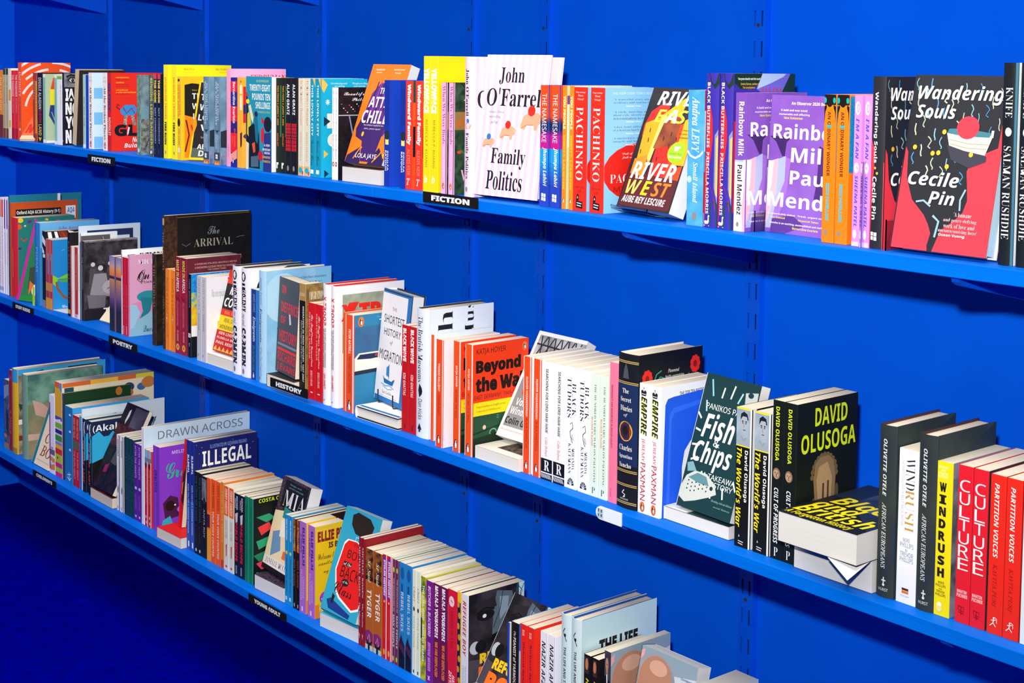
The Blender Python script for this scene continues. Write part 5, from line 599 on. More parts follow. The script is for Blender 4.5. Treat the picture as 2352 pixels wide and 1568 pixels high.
bc_=[R('2FA4C4',0,0,1,1), P('2A2018',[(.22,.06),(.35,.02),(.7,.04),(.85,.1),(.82,.2),(.72,.24),(.4,.22),(.25,.15)]), L('E8E4E0',1.5,[(.46,.31),(.45,.25),(.6,.24),(.64,.29)]), P('F6F2EE',[(.18,.33),(.25,.29),(.5,.28),(.86,.34),(.97,.42),(.98,.88),(.8,.92),(.4,.85),(.27,.8),(.12,.6)]), P('E02018',[(.2,.35),(.28,.3),(.5,.29),(.84,.35),(.95,.42),(.96,.86),(.8,.9),(.42,.83),(.3,.78),(.15,.6)]), T('The','n','2A1614',.44,.31,.68,.34), T('BOY','n','2A1614',.34,.38,.72,.46), R('2A2024',.3,.495,.52,.535), T('at the','c','F0F0F0',.31,.5,.51,.53), T('BACK','n','2A1614',.28,.54,.8,.65), E('2A2024',.47,.685,.1,.035), T('of the','c','F0F0F0',.4,.67,.54,.7), T('Class','c','2A1614',.22,.7,.72,.81), P('1E3A8A',[(.1,.9),(.2,.87),(.8,.95),(.78,.99),(.2,.97)]), P('2A2018',[(.22,.82),(.3,.84),(.28,.92),(.22,.9)])]
art('classfront', '2FA4C4', '2FA4C4', [], bc_, pg='E2E6E6')
art('classflat', '2FA4C4', '38AECC', [], [P('1A3A5A',[(.4,.5),(.8,.4),(.95,.7),(.5,.8)]), R('8AD0E0',.1,.2,.5,.4)], pg='E6E2DA')
art('rosen', '8A1420', '8E1822', [D('MICHAEL ROSEN','s','F2E4E4',.08,.55,.25,.65), D('The Missing','s','F2E4E4',.6,.82,.25,.65), P('F0DCE0',[(.35,.88),(.6,.9),(.5,.94)])], [R('8E1822',0,0,1,1)], hb=1, pg='C88A8A')
tg=[R('N:#8A4A18:#5A2A0E:60',0,0,1,.3)]
art('tyger', 'B8601C', 'B0581A', [R('N:#9A5A20:#3A2010:80',0,0,1,.3), R('2A1A12',.0,.27,1,.31), D('SF Said','z','F0E0A8',.11,.33,.3,.65), D('TYGER','b','FBF4EC',.4,.68,.22,.78), P('8A2A6A',[(0,.82),(.5,.8),(1,.83),(1,.92),(0,.92)]), P('14161A',[(.1,.9),(.5,.93),(.9,.9),(.8,.95),(.2,.95)]), L('E0C0E0',1.5,[(.3,.9),(.5,.84),(.65,.92)]), R('C0C8B8',0,.95,1,1), R('14161A',.35,.94,.6,1)], tg)
art('stolen', 'D41A1C', 'F4EEF0', [R('F6EEF2',.82,0,1,1), R('7A2A9A',0,.02,.8,.42), D('STOLEN HISTORY','B','F0D8F4',.05,.4,.18,.68), E('F0C8C0',.4,.45,.15,.012), D('SATHNAM SANGHERA','n','E85A4A',.5,.8,.3,.6), E('F0A028',.4,.935,.25,.03)], [])
art('humble', '7A1C5A', '2A7A4A', [R('2A8A5A',.8,0,1,1), E('C0C83A',.4,.1,.3,.025), D('THE ADVENTURES OF','b','E0B0D0',.18,.5,.3,.65), D('MAX PEOPLE','b','F4E4EE',.53,.84,.25,.7), E('C8B82A',.4,.95,.3,.025)], [])
art('rebel', '2380C4', '2380C4', [E('1A5A9A',.5,.1,.3,.06), R('1A4A8A',.3,.2,.6,.27), D('REBEL SKIES','n','F0F4FA',.28,.65,.3,.72), P('2A1C3A',[(.2,.72),(.4,.68),(.6,.73),(1,.78),(1,.86),(0,.78)]), P('4A2444',[(0,.76),(1,.8),(1,.9),(0,.86)]), P('14101C',[(0,.8),(.4,.84),(1,.88),(1,1),(0,1)])], [])
art('child', 'E4EAD4', 'E8E6DC', [D('Child I','t','5A5E50',.16,.3,.25,.7), E('2A2A28',.45,.37,.22,.022), D('STEVE TASANE','n','8A8E80',.44,.74,.28,.62), R('3A3A36',.35,.95,.65,.98)], [])
art('beads', 'N:#D8D02A:#4A6A1C:50', 'C8C82A', [D('THE GIRL WHO','b','F6F8EC',.08,.42,.3,.75), D('SMILED BEADS','b','F6F8EC',.46,.82,.3,.75), R('2A3A12',0,.4,.3,.6)], [])
art('butcher', '7A1C8A', '6A1678', [D('BUTCHER & BLACKBIRD','i','F0D8F0',.05,.54,.28,.68), D('BRYNNE WEAVER','i','E8A0E8',.6,.88,.28,.68), T('x','b','F4E8F4',.3,.93,.65,.97)], [])
art('malala', '6A1450', '6A1450', [D('MALALA YOUSAFZAI','B','FBF2F6',.02,.52,.2,.72), D('WE ARE DISPLACED','B','E87A2A',.56,.9,.25,.7)], [R('14101A',0,0,1,.12), R('F0805A',0,.14,1,.22), R('1FA0A8',0,.22,1,.5), R('D82A3A',0,.5,1,.7), R('2A1420',0,.7,1,.85)])
art('hafsa', 'D81A34', 'D81A34', [E('F0D0D4',.4,.11,.3,.05), L('D81A34',2,[(.3,.1),(.5,.12)]), D('MEMORY OF A SEA','n','A01024',.2,.55,.3,.6), D('HAFSA','i','FBE0E4',.8,.95,.5,.8), D('ZAYYAN','i','FBE0E4',.77,.95,.15,.45)], [R('F0C01A',0,0,1,.3), R('2A2A4A',0,.1,1,.6), P('C89A3A',[(0,.2),(1,.3),(1,.4),(0,.5)])])
art('goldpat', 'F0C01A', '1E2038', [R('1E2038',.0,.1,1,1)]+[E('C8923A',.3+.3*(k%2),.12+.1*k,.4,.03) for k in range(9)], [])
face=[R('N:#17151A:#3A343E:25',0,0,1,1), P('5A6A78',[(.5,.02),(.78,.06),(.82,.2),(.6,.4),(.42,.42),(.44,.2)]), P('8A9CAA',[(.55,.08),(.72,.1),(.7,.22),(.56,.3)]), P('2A242C',[(.1,.1),(.46,.06),(.5,.16),(.2,.22)]), E('141216',.3,.22,.16,.05), E('E8ECF0',.28,.225,.035,.018), L('0C0A0E',2.5,[(.14,.19),(.3,.15),(.46,.18)]), L('1A2A34',1.6,[(.62,.0),(.56,.2),(.44,.36)]), L('1F5A66',3,[(.88,.0),(.86,.12),(.74,.26),(.7,.4)]), E('B8C4CC',.12,.5,.1,.06), E('0E0C10',.22,.5,.1,.06), E('0E0C10',.6,.46,.2,.06), P('4A4450',[(0,.6),(.25,.62),(.2,.8),(0,.82)]), P('8A8E9A',[(0,.82),(.4,.8),(1,.86),(1,1),(0,1)]), P('BFE0EE',[(.9,0),(1,0),(1,.3),(.9,.2)]), L('1A4A54',1.6,[(.88,.02),(.96,.08),(.9,.2)]), L('1A4A54',1.6,[(1,.02),(.92,.1),(1,.2)]), T('REFUGEE','B','F4C81C',.2,.565,1.1,.66), T('BOY','B','F4701C',.18,.685,1.05,.86), T('BENJAMIN','n','C84A5A',.14,.9,1.0,.965)]
art('refboy', 'DCDFE6', '2A262E', [D('REFUGEE BOY','i','C81E24',.06,.57,.22,.72), D('BENJAMIN','n','A0A0B4',.66,.9,.55,.8), D('ZEPHANIAH','n','A0A0B4',.66,.9,.2,.45)], face)
art('refboy2', 'DCDFE6', '2A262E', [], face)
art('bluelean', '1A4AC0', '1A4AC0', [], [])
art('yarmouk', '17110F', '3A6AC8', [D('The','t','D8D0C8',.08,.13,.35,.65), D('PIANIST of YARMOUK','b','E8E0D8',.14,.6,.3,.7)], [R('3A6AC8',0,0,1,.25), R('A8D4F0',0,.25,1,.45), R('B8C8D0',0,.45,1,.6), R('F0F0E8',0,.6,1,1)])
art('ayoade', 'EE2618', 'F0301C', [T('II','b','F8C0B8',.25,.05,.6,.1), D('Richard Ayoade','b','5A1A3A',.16,.62,.3,.65), E('F2B81C',.5,.74,.5,.06), E('1A1410',.5,.74,.26,.035), R('1A1410',.2,.8,.8,1)], [E('F6F2F2',.55,.34,.35,.08), E('F0301C',.55,.34,.2,.04)])
art('nazir', 'EFEDF6', 'EFEDF4', [D('NAZIR AFZAL','i','1E1C24',.08,.55,.2,.75), D('THE PROSECUTOR','i','C83A5A',.6,.95,.25,.7), L('C8C4D0',1,[(.97,0),(.97,1)])], [])
li=[T('THE LIFE','B','1A1A20',.22,.17,.74,.27), T('AND TIMES','B','1A1A20',.22,.3,.8,.4)]
art('lifetimes', 'CDE4E6', 'C6E4EA', [L('1A2026',1.6,[(.5,.09),(.3,.12),(.45,.15),(.6,.13),(.5,.15),(.65,.18)]), E('1A2026',.5,.14,.1,.012), D('THE LIFE AND TIMES OF A VERY','b','2A3238',.22,.72,.38,.62)], li, hb=1, inner='1F4A9A')
art('hopespine', '121012', '121012', [R('N:#3A2A24:#8A5A40:40',.15,.02,.75,.16), E('C87A50',.42,.08,.22,.05), D('Hope','i','F0E21C',.2,.4,.2,.75), D('NOT','i','F0E21C',.45,.6,.2,.75)], [])
hd=lambda: [R('C8D6DE',0,0,1,1), P('8FA6B4',[(0,0),(1,0),(1,.1),(0,.2)]), P('E8A8B0',[(.0,.04),(.06,.02),(.05,.1),(0,.14)]), E('98A0A8',.3,.22,.36,.2), E('B8846A',.32,.23,.3,.19), P('B8846A',[(.02,.26),(.6,.26),(.58,.6),(.44,.78),(.2,.78),(.04,.6)]), E('D8A890',.34,.13,.16,.06), P('8E949C',[(.56,.1),(.68,.2),(.68,.4),(.6,.42),(.6,.2)]), L('4A3A34',5,[(.08,.33),(.2,.305),(.27,.33)]), L('4A3A34',5,[(.37,.33),(.46,.305),(.56,.33)]), E('F0E8E4',.18,.37,.07,.018), E('F0E8E4',.46,.37,.07,.018), E('2A1E1A',.18,.37,.025,.018), E('2A1E1A',.46,.37,.025,.018), P('A06A52',[(.3,.36),(.36,.36),(.4,.5),(.26,.5)]), L('8A4A40',4,[(.22,.6),(.32,.585),(.44,.6)]), P('1F3A8A',[(0,.8),(.64,.78),(1,.85),(1,1),(0,1)]), P('C8A8CC',[(.74,.3),(.9,.28),(.96,.5),(.74,.6)]), T("'Courageous",'b','5A5A8A',.74,.12,.94,.145), T('compassionate','b','5A5A8A',.74,.165,.98,.19), T('and inspiring','b','5A5A8A',.74,.21,.96,.235), T("Daily Mail'",'b','5A5A8A',.78,.26,.95,.28)]
art('manspine', '1A1A22', 'C8D6DE', [R('N:#2A2A34:#4A4A58:20',0,0,1,.4), E('B8846A',.45,.1,.28,.05), P('B8846A',[(.2,.1),(.7,.1),(.6,.17),(.35,.17)]), L('2A1E1A',1.2,[(.3,.1),(.42,.1)]), L('2A1E1A',1.2,[(.5,.1),(.62,.1)]), P('E8E4E4',[(.35,.18),(.55,.17),(.6,.28),(.45,.3)]), P('14141C',[(0,.2),(.3,.18),(.5,.3),(.7,.2),(1,.24),(1,.4),(0,.4)]), R('2A7AD0',0,.4,1,.6)], hd())
art('manfront', '1A1A22', 'C8D6DE', [], hd(), pg='DFE2DE')
art('greyend', 'C8CCC8', 'C8D0D0', [], [], pg='C9C9C2')
art('greyend2', 'C8CCC8', 'C8D0D0', [], [], pg='C9C9C2')

# key, pose, x, y, z, yaw, lean, roll, thickness, height, depth, name, label, shelf (metres, radians)
BOOKS = [
('orred','F',-3.9894,-0.3224,1.2101,0.8,1,0,0.007,0.18,0.1,'','small orange-red book leaning far back in front of the maze cover',1),
('edgebook','E',-3.6842,-0.162,1.2124,0,0,0.11,0.0264,0.198,0.128,'','paperback turned round, showing tan page edges, slanting in its gap',1),
('loudfront','F',-3.0728,-0.2761,1.209,0.5,0.25,0,0.014,0.184,0.116,'','black and yellow paperback leaning back face out beside blue-grey pair',1),
('shillings','F',-2.7898,-0.273,1.2095,-0.06,0,0,0.022,0.198,0.119,'','teal paperback facing out with a painted crowd of figures',1),
('atticflat','L',-2.4156,-0.2959,1.2095,0.016,0,0,0.0295,0.198,0.1294,'','closed paperback lying flat under the leaning orange cover, pages outward',1),
('attic','F',-2.425,-0.2643,1.2392,0,0.34,0,0.022,0.202,0.129,'','orange and purple paperback leaning back on top of a flat book',1),
('family','F',-2.0089,-0.2623,1.2121,0.057,0.129,0,0.03,0.243,0.159,'','pink and white striped hardback facing out with toy pigs on its cover',1),
('river','F',-1.6659,-0.2442,1.2115,-0.147,0.358,0,0.03,0.198,0.135,'','dark book with red and yellow tower blocks leaning back on acrylic stand',1),
('rainbow','F',-1.3789,-0.2341,1.2083,-0.06,0.05,0,0.024,0.194,0.126,'','violet paperback facing out with large white title over wavy stripes',1),
('wander','F',-1.136,-0.2737,1.2106,0,0.21,0,0.026,0.224,0.1387,'','black and coral hardback facing out with a drawn boat and red ball',1),
('mig','F',-4.0588,-0.3045,0.7583,0.3,0.29,0,0.006,0.232,0.125,'','tilted thin comic with magenta edge and green picture, left end',2),
('ownfront','F',-3.6057,-0.259,0.7582,0.05,0.72,0,0.008,0.17,0.11,'','cream book with handwritten letters leaning far back before the photo book',2),
('daljit','L',-2.974,-0.29,0.758,0,0,0,0.024,0.198,0.119,'','pale grey-white paperback lying flat under the black and yellow cover',2),
('mothercountry','F',-2.9773,-0.2624,0.783,0,0.25,0,0.014,0.185,0.115,'','black, red and yellow paperback leaning back on the flat pale book',2),
('evansflat','L',-2.6924,-0.3012,0.758,-0.006,0,0,0.0269,0.198,0.112,'','black speckled paperback lying flat behind the HISTORY sign',2),
('evansfront','F',-2.6991,-0.2405,0.7856,-0.17,0.05,0,0.033,0.199,0.113,'','black speckled paperback with red capitals leaning back face out',2),
('migflat','L',-2.351,-0.303,0.758,0.03,0,0,0.023,0.198,0.133,'hardback_book','white hardback lying flat under the blue-bordered display book',2),
('shortest','F',-2.3692,-0.2165,0.7816,-0.148,0.096,0,0.03,0.217,0.12,'hardback_book','white blue-bordered hardback with drawn sailing ship facing out',2),
('homeflat','L',-1.985,-0.299,0.758,0,0,0,0.022,0.198,0.117,'','thick paperback lying flat beneath the grey railway-arch cover',2),
('homefront','F',-1.9861,-0.2339,0.7806,0,0.52,0,0.022,0.2,0.129,'','grey and white paperback with iron-roof photograph leaning back',2),
('fishflat','L',-1.5425,-0.284,0.758,0,0,0,0.02,0.198,0.131,'','thin paperback lying flat under the dark teal fish cover',2),
('fishfront','F',-1.5204,-0.2609,0.7783,-0.06,0.302,0,0.02,0.203,0.114,'','dark teal paperback with white chalk title and fish leaning back',2),
('british2','L',-1.2815,-0.297,0.758,0,0,0,0.0445,0.198,0.131,'','lower of two thick paperbacks lying flat, white corner curling',2),
('british','L',-1.2794,-0.3343,0.8032,0,0,0,0.041,0.198,0.131,'','upper thick paperback lying flat with big yellow title on top',2),
('boysfront','F',-3.9956,-0.2889,0.3073,0,0.33,0,0.006,0.168,0.118,'picture_book','cream and teal picture book with brown handwriting, leaning back',3),
('ladyflat','L',-3.588,-0.3,0.307,0,0,0,0.0265,0.198,0.132,'','dark paperback lying flat, cream pages outward, below the leaning figure',3),
('ladyfront','F',-3.5882,-0.2871,0.3341,0,0.47,0,0.012,0.226,0.128,'','dark paperback with shadowy figure leaning back beside bracketed white name',3),
('redflat','L',-3.1877,-0.31,0.307,0.038,0,0,0.0253,0.198,0.115,'','red paperback lying flat in front of the purple cover',3),
('redlean','F',-3.1592,-0.258,0.3327,0,0.09,0,0.012,0.208,0.02,'','narrow glimpse of a red paperback leaning against the navy pair',3),
('miaflat','L',-2.7482,-0.298,0.307,0.039,0,0,0.0312,0.198,0.115,'','black paperback lying flat with thick cream pages outward',3),
('miafront','F',-2.7594,-0.2452,0.3386,-0.06,0.278,0,0.03,0.2,0.124,'','glittery black paperback with fairy-tale scene leaning back',3),
('classflat','L',-2.4802,-0.3019,0.307,0.085,0,0,0.029,0.198,0.1245,'','turquoise paperback lying flat with thick cream pages outward',3),
('classfront','F',-2.4826,-0.2753,0.3363,0.03,0.32,0,0.026,0.206,0.122,'','turquoise paperback with red school backpack leaning back',3),
('refboy2','F',-1.9996,-0.2842,0.3076,0,0.55,0,0.018,0.204,0.103,'','face-photograph paperback facing out and leaning, orange and yellow capitals',3),
('bluelean','F',-1.896,-0.289,0.307,0,0,0,0.006,0.185,0.0055,'','thin blue book edge just left of the black spine',3),
('manfront','F',-1.6294,-0.2528,0.3262,0.013,0.23,0,0.03,0.196,0.12,'','paperback with a large bald man portrait facing out',3),
('greyend','L',-1.64,-0.297,0.307,0,0,0,0.019,0.2,0.135,'','thick closed book lying under the bald portrait, grey pages outward',3),
('amber','S',-4.2354,-0.292,1.2095,0,0,0,0.0471,0.193,0.129,'','amber paperback with a maroon foot at the far left end of the top shelf',1),
('olive','S',-4.188,-0.292,1.2095,0,0,0,0.0192,0.1985,0.129,'','thin olive-beige paperback with dark green head, beside the amber one',1),
('olive','S',-4.1675,-0.292,1.2095,0,0,0,0.0192,0.1985,0.129,'','second thin olive-beige paperback with dark green head, beside the cream one',1),
('creamy','S',-4.1466,-0.292,1.2095,0,0,0,0.0197,0.199,0.129,'','thin cream paperback with two mustard blocks on its spine, top shelf',1),
('passred','S',-4.1253,-0.292,1.2095,0,0,0,0.0235,0.1931,0.129,'','thin red paperback with pale capitals before the orange maze cover, left of the pair',1),
('passred','S',-4.1003,-0.292,1.2095,0,0,0,0.0235,0.1931,0.129,'','thin red paperback with pale capitals before the orange maze cover, right of the pair',1),
('maze','S',-4.0751,-0.292,1.2095,0,0,0,0.024,0.2162,0.1431,'','tall orange book with white concentric maze rings on its cover',1),
('brownthin','S',-3.9682,-0.292,1.2095,0,0,0,0.0138,0.1891,0.129,'','thin rust-brown paperback right of the leaning orange-red book',1),
('orthin','S',-3.9537,-0.292,1.2095,0,0,0,0.0138,0.1893,0.129,'','thin bright orange paperback with dark red head and foot, top shelf',1),
('burning','S',-3.939,-0.292,1.2095,0,0,0,0.0378,0.1895,0.129,'','black paperback with grey, red and yellow spine capitals, top shelf',1),
('sage','S',-3.8982,-0.292,1.2095,0,0,0,0.0174,0.1866,0.129,'','sage green paperback showing a red, yellow and navy figure on its cover',1),
('sage','S',-3.8213,-0.292,1.2095,0,0,0,0.0174,0.1866,0.129,'','second sage green paperback, beside the white one with lime band',1),
('whitegreen','S',-3.8024,-0.292,1.2095,0,0,0,0.0316,0.188,0.129,'','white paperback with a lime green band at its head',1),
('ianyn','S',-3.7694,-0.292,1.2095,0,0,0,0.008,0.1919,0.0497,'','black paperback with a grey eye and stacked white capitals on its cover',1),
('paleteal','S',-3.6372,-0.292,1.2095,0,0,0,0.0162,0.1892,0.129,'','thin pale teal paperback right of the book showing its page edges',1),
('bluethin','S',-3.6202,-0.292,1.2095,0,0,0,0.0166,0.1884,0.129,'','thin royal blue paperback with a plain spine, top shelf left part',1),
('broken','S',-3.6022,-0.292,1.2095,0,0,0,0.0239,0.1942,0.129,'','cream-spined paperback with sky blue blocks on its visible cover',1),
('broken','S',-3.5169,-0.292,1.2095,0,0,0,0.0239,0.1942,0.129,'','second cream-spined paperback, beside the scarlet book with blue animals',1),
('glory','S',-3.49,-0.292,1.2095,0,0,0,0.0229,0.1957,0.1373,'','scarlet paperback with patterned blue animals and black capitals on its cover',1),
('birth','S',-3.3237,-0.292,1.2095,0,0,0,0.0201,0.1928,0.128,'','grey-green paperback with a grassy grey cover and green spine letters',1),
('birth2','S',-3.2592,-0.292,1.2095,0,0,0,0.0253,0.1938,0.129,'','slate grey paperback with yellow-green spine letters, beside the navy pair',1),
('cook','S',-3.2327,-0.292,1.2095,0,0,0,0.0158,0.1962,0.129,'','navy paperback with bold yellow title over white capitals, left of the pair',1),
('cook','S',-3.2134,-0.292,1.2095,0,0,0,0.0158,0.1962,0.129,'','navy paperback with bold yellow title over white capitals, right of the pair',1),
('firerush','S',-3.1819,-0.292,1.2095,0,0,0,0.024,0.2186,0.1411,'','tall yellow book with orange and black spine capitals, left of the pair',1),
('firerush','S',-3.1398,-0.292,1.2095,0,0,0,0.024,0.2186,0.1411,'','tall yellow book with orange and black spine capitals, right of the pair',1),
('louding','S',-3.1136,-0.292,1.2095,0,0,0,0.0216,0.1924,0.128,'','golden yellow paperback with orange spine letters and black patterned cover',1),
('light','S',-2.9872,-0.292,1.2095,0,0,0,0.0268,0.1939,0.129,'','stormy blue-grey paperback with pale spine capitals and orange foot, left of the pair',1),
('light','S',-2.9366,-0.292,1.2095,0,0,0,0.0268,0.1939,0.129,'','stormy blue-grey paperback with pale spine capitals and orange foot, right of the pair',1),
('pinktall','S',-2.8804,-0.292,1.2095,0,0,0,0.0165,0.2127,0.139,'','tall plain pink book with red serif letters, behind the patterned spine',1),
('evaristo','S',-2.863,-0.292,1.2095,0,0,0,0.0288,0.194,0.129,'','navy and red patterned paperback with white author name, top shelf',1),
('saffron','S',-2.8333,-0.292,1.2095,0,0,0,0.0227,0.1945,0.129,'','saffron yellow paperback with white panels at its head',1),
('kirk','S',-2.6714,-0.292,1.2095,0,0,0,0.0149,0.1962,0.129,'','black paperback with orange spine title and white lowercase r, left of the pair',1),
('kirk','S',-2.6507,-0.292,1.2095,0,0,0,0.0149,0.1962,0.129,'','black paperback with orange spine title and white lowercase r, right of the pair',1),
('gratz','S',-2.6322,-0.292,1.2095,0,0,0,0.0206,0.196,0.129,'','black paperback with white author capitals and red block title, left of the pair',1),
('gratz','S',-2.6099,-0.292,1.2095,0,0,0,0.0206,0.196,0.129,'','black paperback with white author capitals and red block title, right of the pair',1),
('mother','S',-2.5837,-0.292,1.2095,0,0,0,0.0207,0.1971,0.129,'','pale cream paperback with brown title and teal spot at its foot, left of the pair',1),
('mother','S',-2.5603,-0.292,1.2095,0,0,0,0.0207,0.1971,0.129,'','pale cream paperback with brown title and teal spot at its foot, right of the pair',1),
('lovely','S',-2.5383,-0.292,1.2095,0,0,0,0.0193,0.1969,0.1106,'','turquoise paperback with white spaced title and pale logo square, left of the pair',1),
('lovely','S',-2.5175,-0.292,1.2095,0,0,0,0.0193,0.1969,0.1106,'','turquoise paperback with white spaced title and pale logo square, right of the pair',1),
('ransom','S',-2.4575,-0.292,1.2095,0,0,0,0.0099,0.181,0.129,'','slim white paperback with black handwriting, beside the night-forest cover, left of the pair',1),
('ransom','S',-2.4472,-0.292,1.2095,0,0,0,0.0099,0.181,0.129,'','slim white paperback with black handwriting, beside the night-forest cover, right of the pair',1),
('lemon','S',-2.2782,-0.292,1.2095,0,0,0,0.019,0.1986,0.129,'','royal blue paperback with arched tree picture and white name, left of the pair',1),
('lemon','S',-2.2268,-0.292,1.2095,0,0,0,0.019,0.1986,0.129,'','royal blue paperback with arched tree picture and white name, right of the pair',1),
('windward','S',-2.2098,-0.292,1.2095,0,0,0,0.0215,0.1985,0.129,'','vermilion paperback with bold white lowercase title, beside yellow hardbacks, left of the pair',1),
('windward','S',-2.1792,-0.292,1.2095,0,0,0,0.0215,0.1985,0.129,'','vermilion paperback with bold white lowercase title, beside yellow hardbacks, right of the pair',1),
('yellowface','S',-2.1547,-0.292,1.2095,0,0,0,0.0213,0.2439,0.145,'','tall lemon yellow book with white and olive spine capitals, left of the pair',1),
('yellowface','S',-2.1319,-0.292,1.2095,0,0,0,0.0213,0.2439,0.145,'','tall lemon yellow book with white and olive spine capitals, right of the pair',1),
('birds','S',-2.1008,-0.292,1.2095,0,0,0,0.0161,0.1973,0.129,'','pink-spined paperback with plum title and orange oval bird logo, left of the pair',1),
('birds','S',-2.079,-0.292,1.2095,0,0,0,0.0161,0.1973,0.129,'','pink-spined paperback with plum title and orange oval bird logo, right of the pair',1),
('family','S',-2.0316,-0.292,1.2095,0,0,0,0.0226,0.243,0.15,'','pink and white striped hardback standing spine out behind its facing copy',1),
('namesake','S',-1.8314,-0.292,1.2095,0,0,0,0.0211,0.1983,0.129,'','paperback with spine bands of orange, magenta, cyan and blue, left of the pair',1),
('namesake','S',-1.8045,-0.292,1.2095,0,0,0,0.0211,0.1983,0.129,'','paperback with spine bands of orange, magenta, cyan and blue, right of the pair',1),
('people','S',-1.7767,-0.292,1.2095,0,0,0,0.0095,0.1984,0.129,'','narrow orange paperback with yellow capitals and pale green cover edge, left of the pair',1),
('people','S',-1.76,-0.292,1.2095,0,0,0,0.0095,0.1984,0.129,'','narrow orange paperback with yellow capitals and pale green cover edge, right of the pair',1),
('pachinko','S',-1.7498,-0.292,1.2095,0,0,0,0.0315,0.1969,0.129,'','red-spined paperback with white spaced capitals and sky blue cover, left of the pair',1),
('pachinko','S',-1.7104,-0.292,1.2095,0,0,0,0.0315,0.1969,0.129,'','red-spined paperback with white spaced capitals and sky blue cover, right of the pair',1),
('island','S',-1.5002,-0.292,1.2095,0,0,0,0.0317,0.198,0.129,'','sky blue paperback with white italic spine lettering, before the purple hardbacks',1),
('butterfly','S',-1.4646,-0.292,1.2095,0,0,0,0.0249,0.223,0.1334,'','purple, red and green hardback with white capitals and swan mark, left of the pair',1),
('butterfly','S',-1.4374,-0.292,1.2095,0,0,0,0.0249,0.223,0.1334,'','purple, red and green hardback with white capitals and swan mark, right of the pair',1),
('rainbow','S',-1.4081,-0.292,1.2095,0,0,0,0.0214,0.1963,0.13,'','violet paperback with half white spine, standing spine out',1),
('wonder','S',-1.2516,-0.292,1.2095,0,0,0,0.02,0.1977,0.129,'','orange paperback with a dark figure drawn as its spine, left of the pair',1),
('wonder','S',-1.2298,-0.292,1.2095,0,0,0,0.02,0.1977,0.129,'','orange paperback with a dark figure drawn as its spine, right of the pair',1),
('fan','S',-1.2021,-0.292,1.2095,0,0,0,0.0122,0.1977,0.129,'','lilac paperback with blue handwritten spine title and white eye, left of the pair',1),
('fan','S',-1.1864,-0.292,1.2095,0,0,0,0.0122,0.1977,0.129,'','lilac paperback with blue handwritten spine title and white eye, right of the pair',1),
('wander','S',-1.1732,-0.292,1.2095,0,0,0,0.0205,0.2228,0.144,'','black and coral hardback standing spine out beside the lilac pair',1),
('knife','S',-0.985,-0.292,1.2095,0,0,0,0.0194,0.242,0.15,'','dark teal-black hardback with white serif capitals at right end, left of the pair',1),
('knife','S',-0.9617,-0.292,1.2095,0,0,0,0.0194,0.242,0.15,'','dark teal-black hardback with white serif capitals at right end, right of the pair',1),
('exam','S',-4.2304,-0.292,0.758,0,0,0,0.017,0.2771,0.21,'study_book','slim white A4 study book with orange head, left of the pair',2),
('exam','S',-4.2128,-0.292,0.758,0,0,0,0.017,0.2771,0.21,'study_book','slim white A4 study book with orange head, right of the pair',2),
('examv','S',-4.1911,-0.292,0.758,0,0,0,0.015,0.2792,0.21,'study_book','slim white A4 study book with violet head, left of the pair',2),
('examv','S',-4.173,-0.292,0.758,0,0,0,0.015,0.2792,0.21,'study_book','slim white A4 study book with violet head, right of the pair',2),
('tealbig','S',-4.157,-0.292,0.758,0,0,0,0.006,0.2875,0.2167,'study_book','large thin teal study book behind the orange history guide',2),
('gcse','S',-4.1478,-0.292,0.758,0,0,0,0.006,0.2671,0.2002,'study_book','large orange-brown history study guide with black title boxes',2),
('redmag','S',-4.1348,-0.292,0.758,0,0,0,0.0473,0.2282,0.1677,'','thick bright red annual with a teal patterned cover',2),
('agard','S',-3.9656,-0.292,0.758,0,0,0,0.0354,0.2288,0.1733,'','tall sky blue book with purple handwritten name on its cover',2),
('zebra','S',-3.912,-0.292,0.758,0,0,0,0.0227,0.2098,0.094,'','black and white zebra-striped book, middle shelf left part',2),
('palmred','S',-3.8884,-0.292,0.758,0,0,0,0.0216,0.1906,0.129,'','thin red-spined children paperback with blue palm-tree cover, left of the pair',2),
('palmred','S',-3.8656,-0.292,0.758,0,0,0,0.0216,0.1906,0.129,'','thin red-spined children paperback with blue palm-tree cover, right of the pair',2),
('zephaniah','S',-3.7417,-0.292,0.758,0,0,0,0.017,0.2228,0.15,'','thin black paperback with gold spine letters and yellow triangle cover',2),
('whitered','S',-3.7238,-0.292,0.758,0,0,0,0.0174,0.1876,0.129,'','slim white paperback with one orange-red spine stripe',2),
('whitered2','S',-3.7056,-0.292,0.758,0,0,0,0.0339,0.1883,0.129,'','white and cream paperback with centred red spine stripe',2),
('paleframe','S',-3.6711,-0.292,0.758,0,0,0,0.005,0.2445,0.1711,'','tall pale blue picture book with navy frame, behind black-and-white photo',2),
('hands2','S',-3.6631,-0.292,0.758,0,0,0,0.005,0.227,0.1021,'','second grey photo book just behind the crowd photograph cover',2),
('hands','S',-3.6551,-0.292,0.758,0,0,0,0.0164,0.2084,0.15,'','black-and-white photo book showing a standing group of people',2),
('sunset','S',-3.4827,-0.292,0.758,0,0,0,0.0301,0.1886,0.129,'','paperback with a sunset gradient spine from lilac to navy, left of the pair',2),
('sunset','S',-3.4446,-0.292,0.758,0,0,0,0.0301,0.1886,0.129,'','paperback with a sunset gradient spine from lilac to navy, right of the pair',2),
('introd','S',-3.4141,-0.292,0.758,0,0,0,0.005,0.2102,0.165,'','pale blue white book with black capitals peeking behind pink cover',2),
('redpoem','S',-3.4089,-0.292,0.758,0,0,0,0.0153,0.1934,0.129,'','thin crimson paperback with pale pink spine print, left of the pair',2),
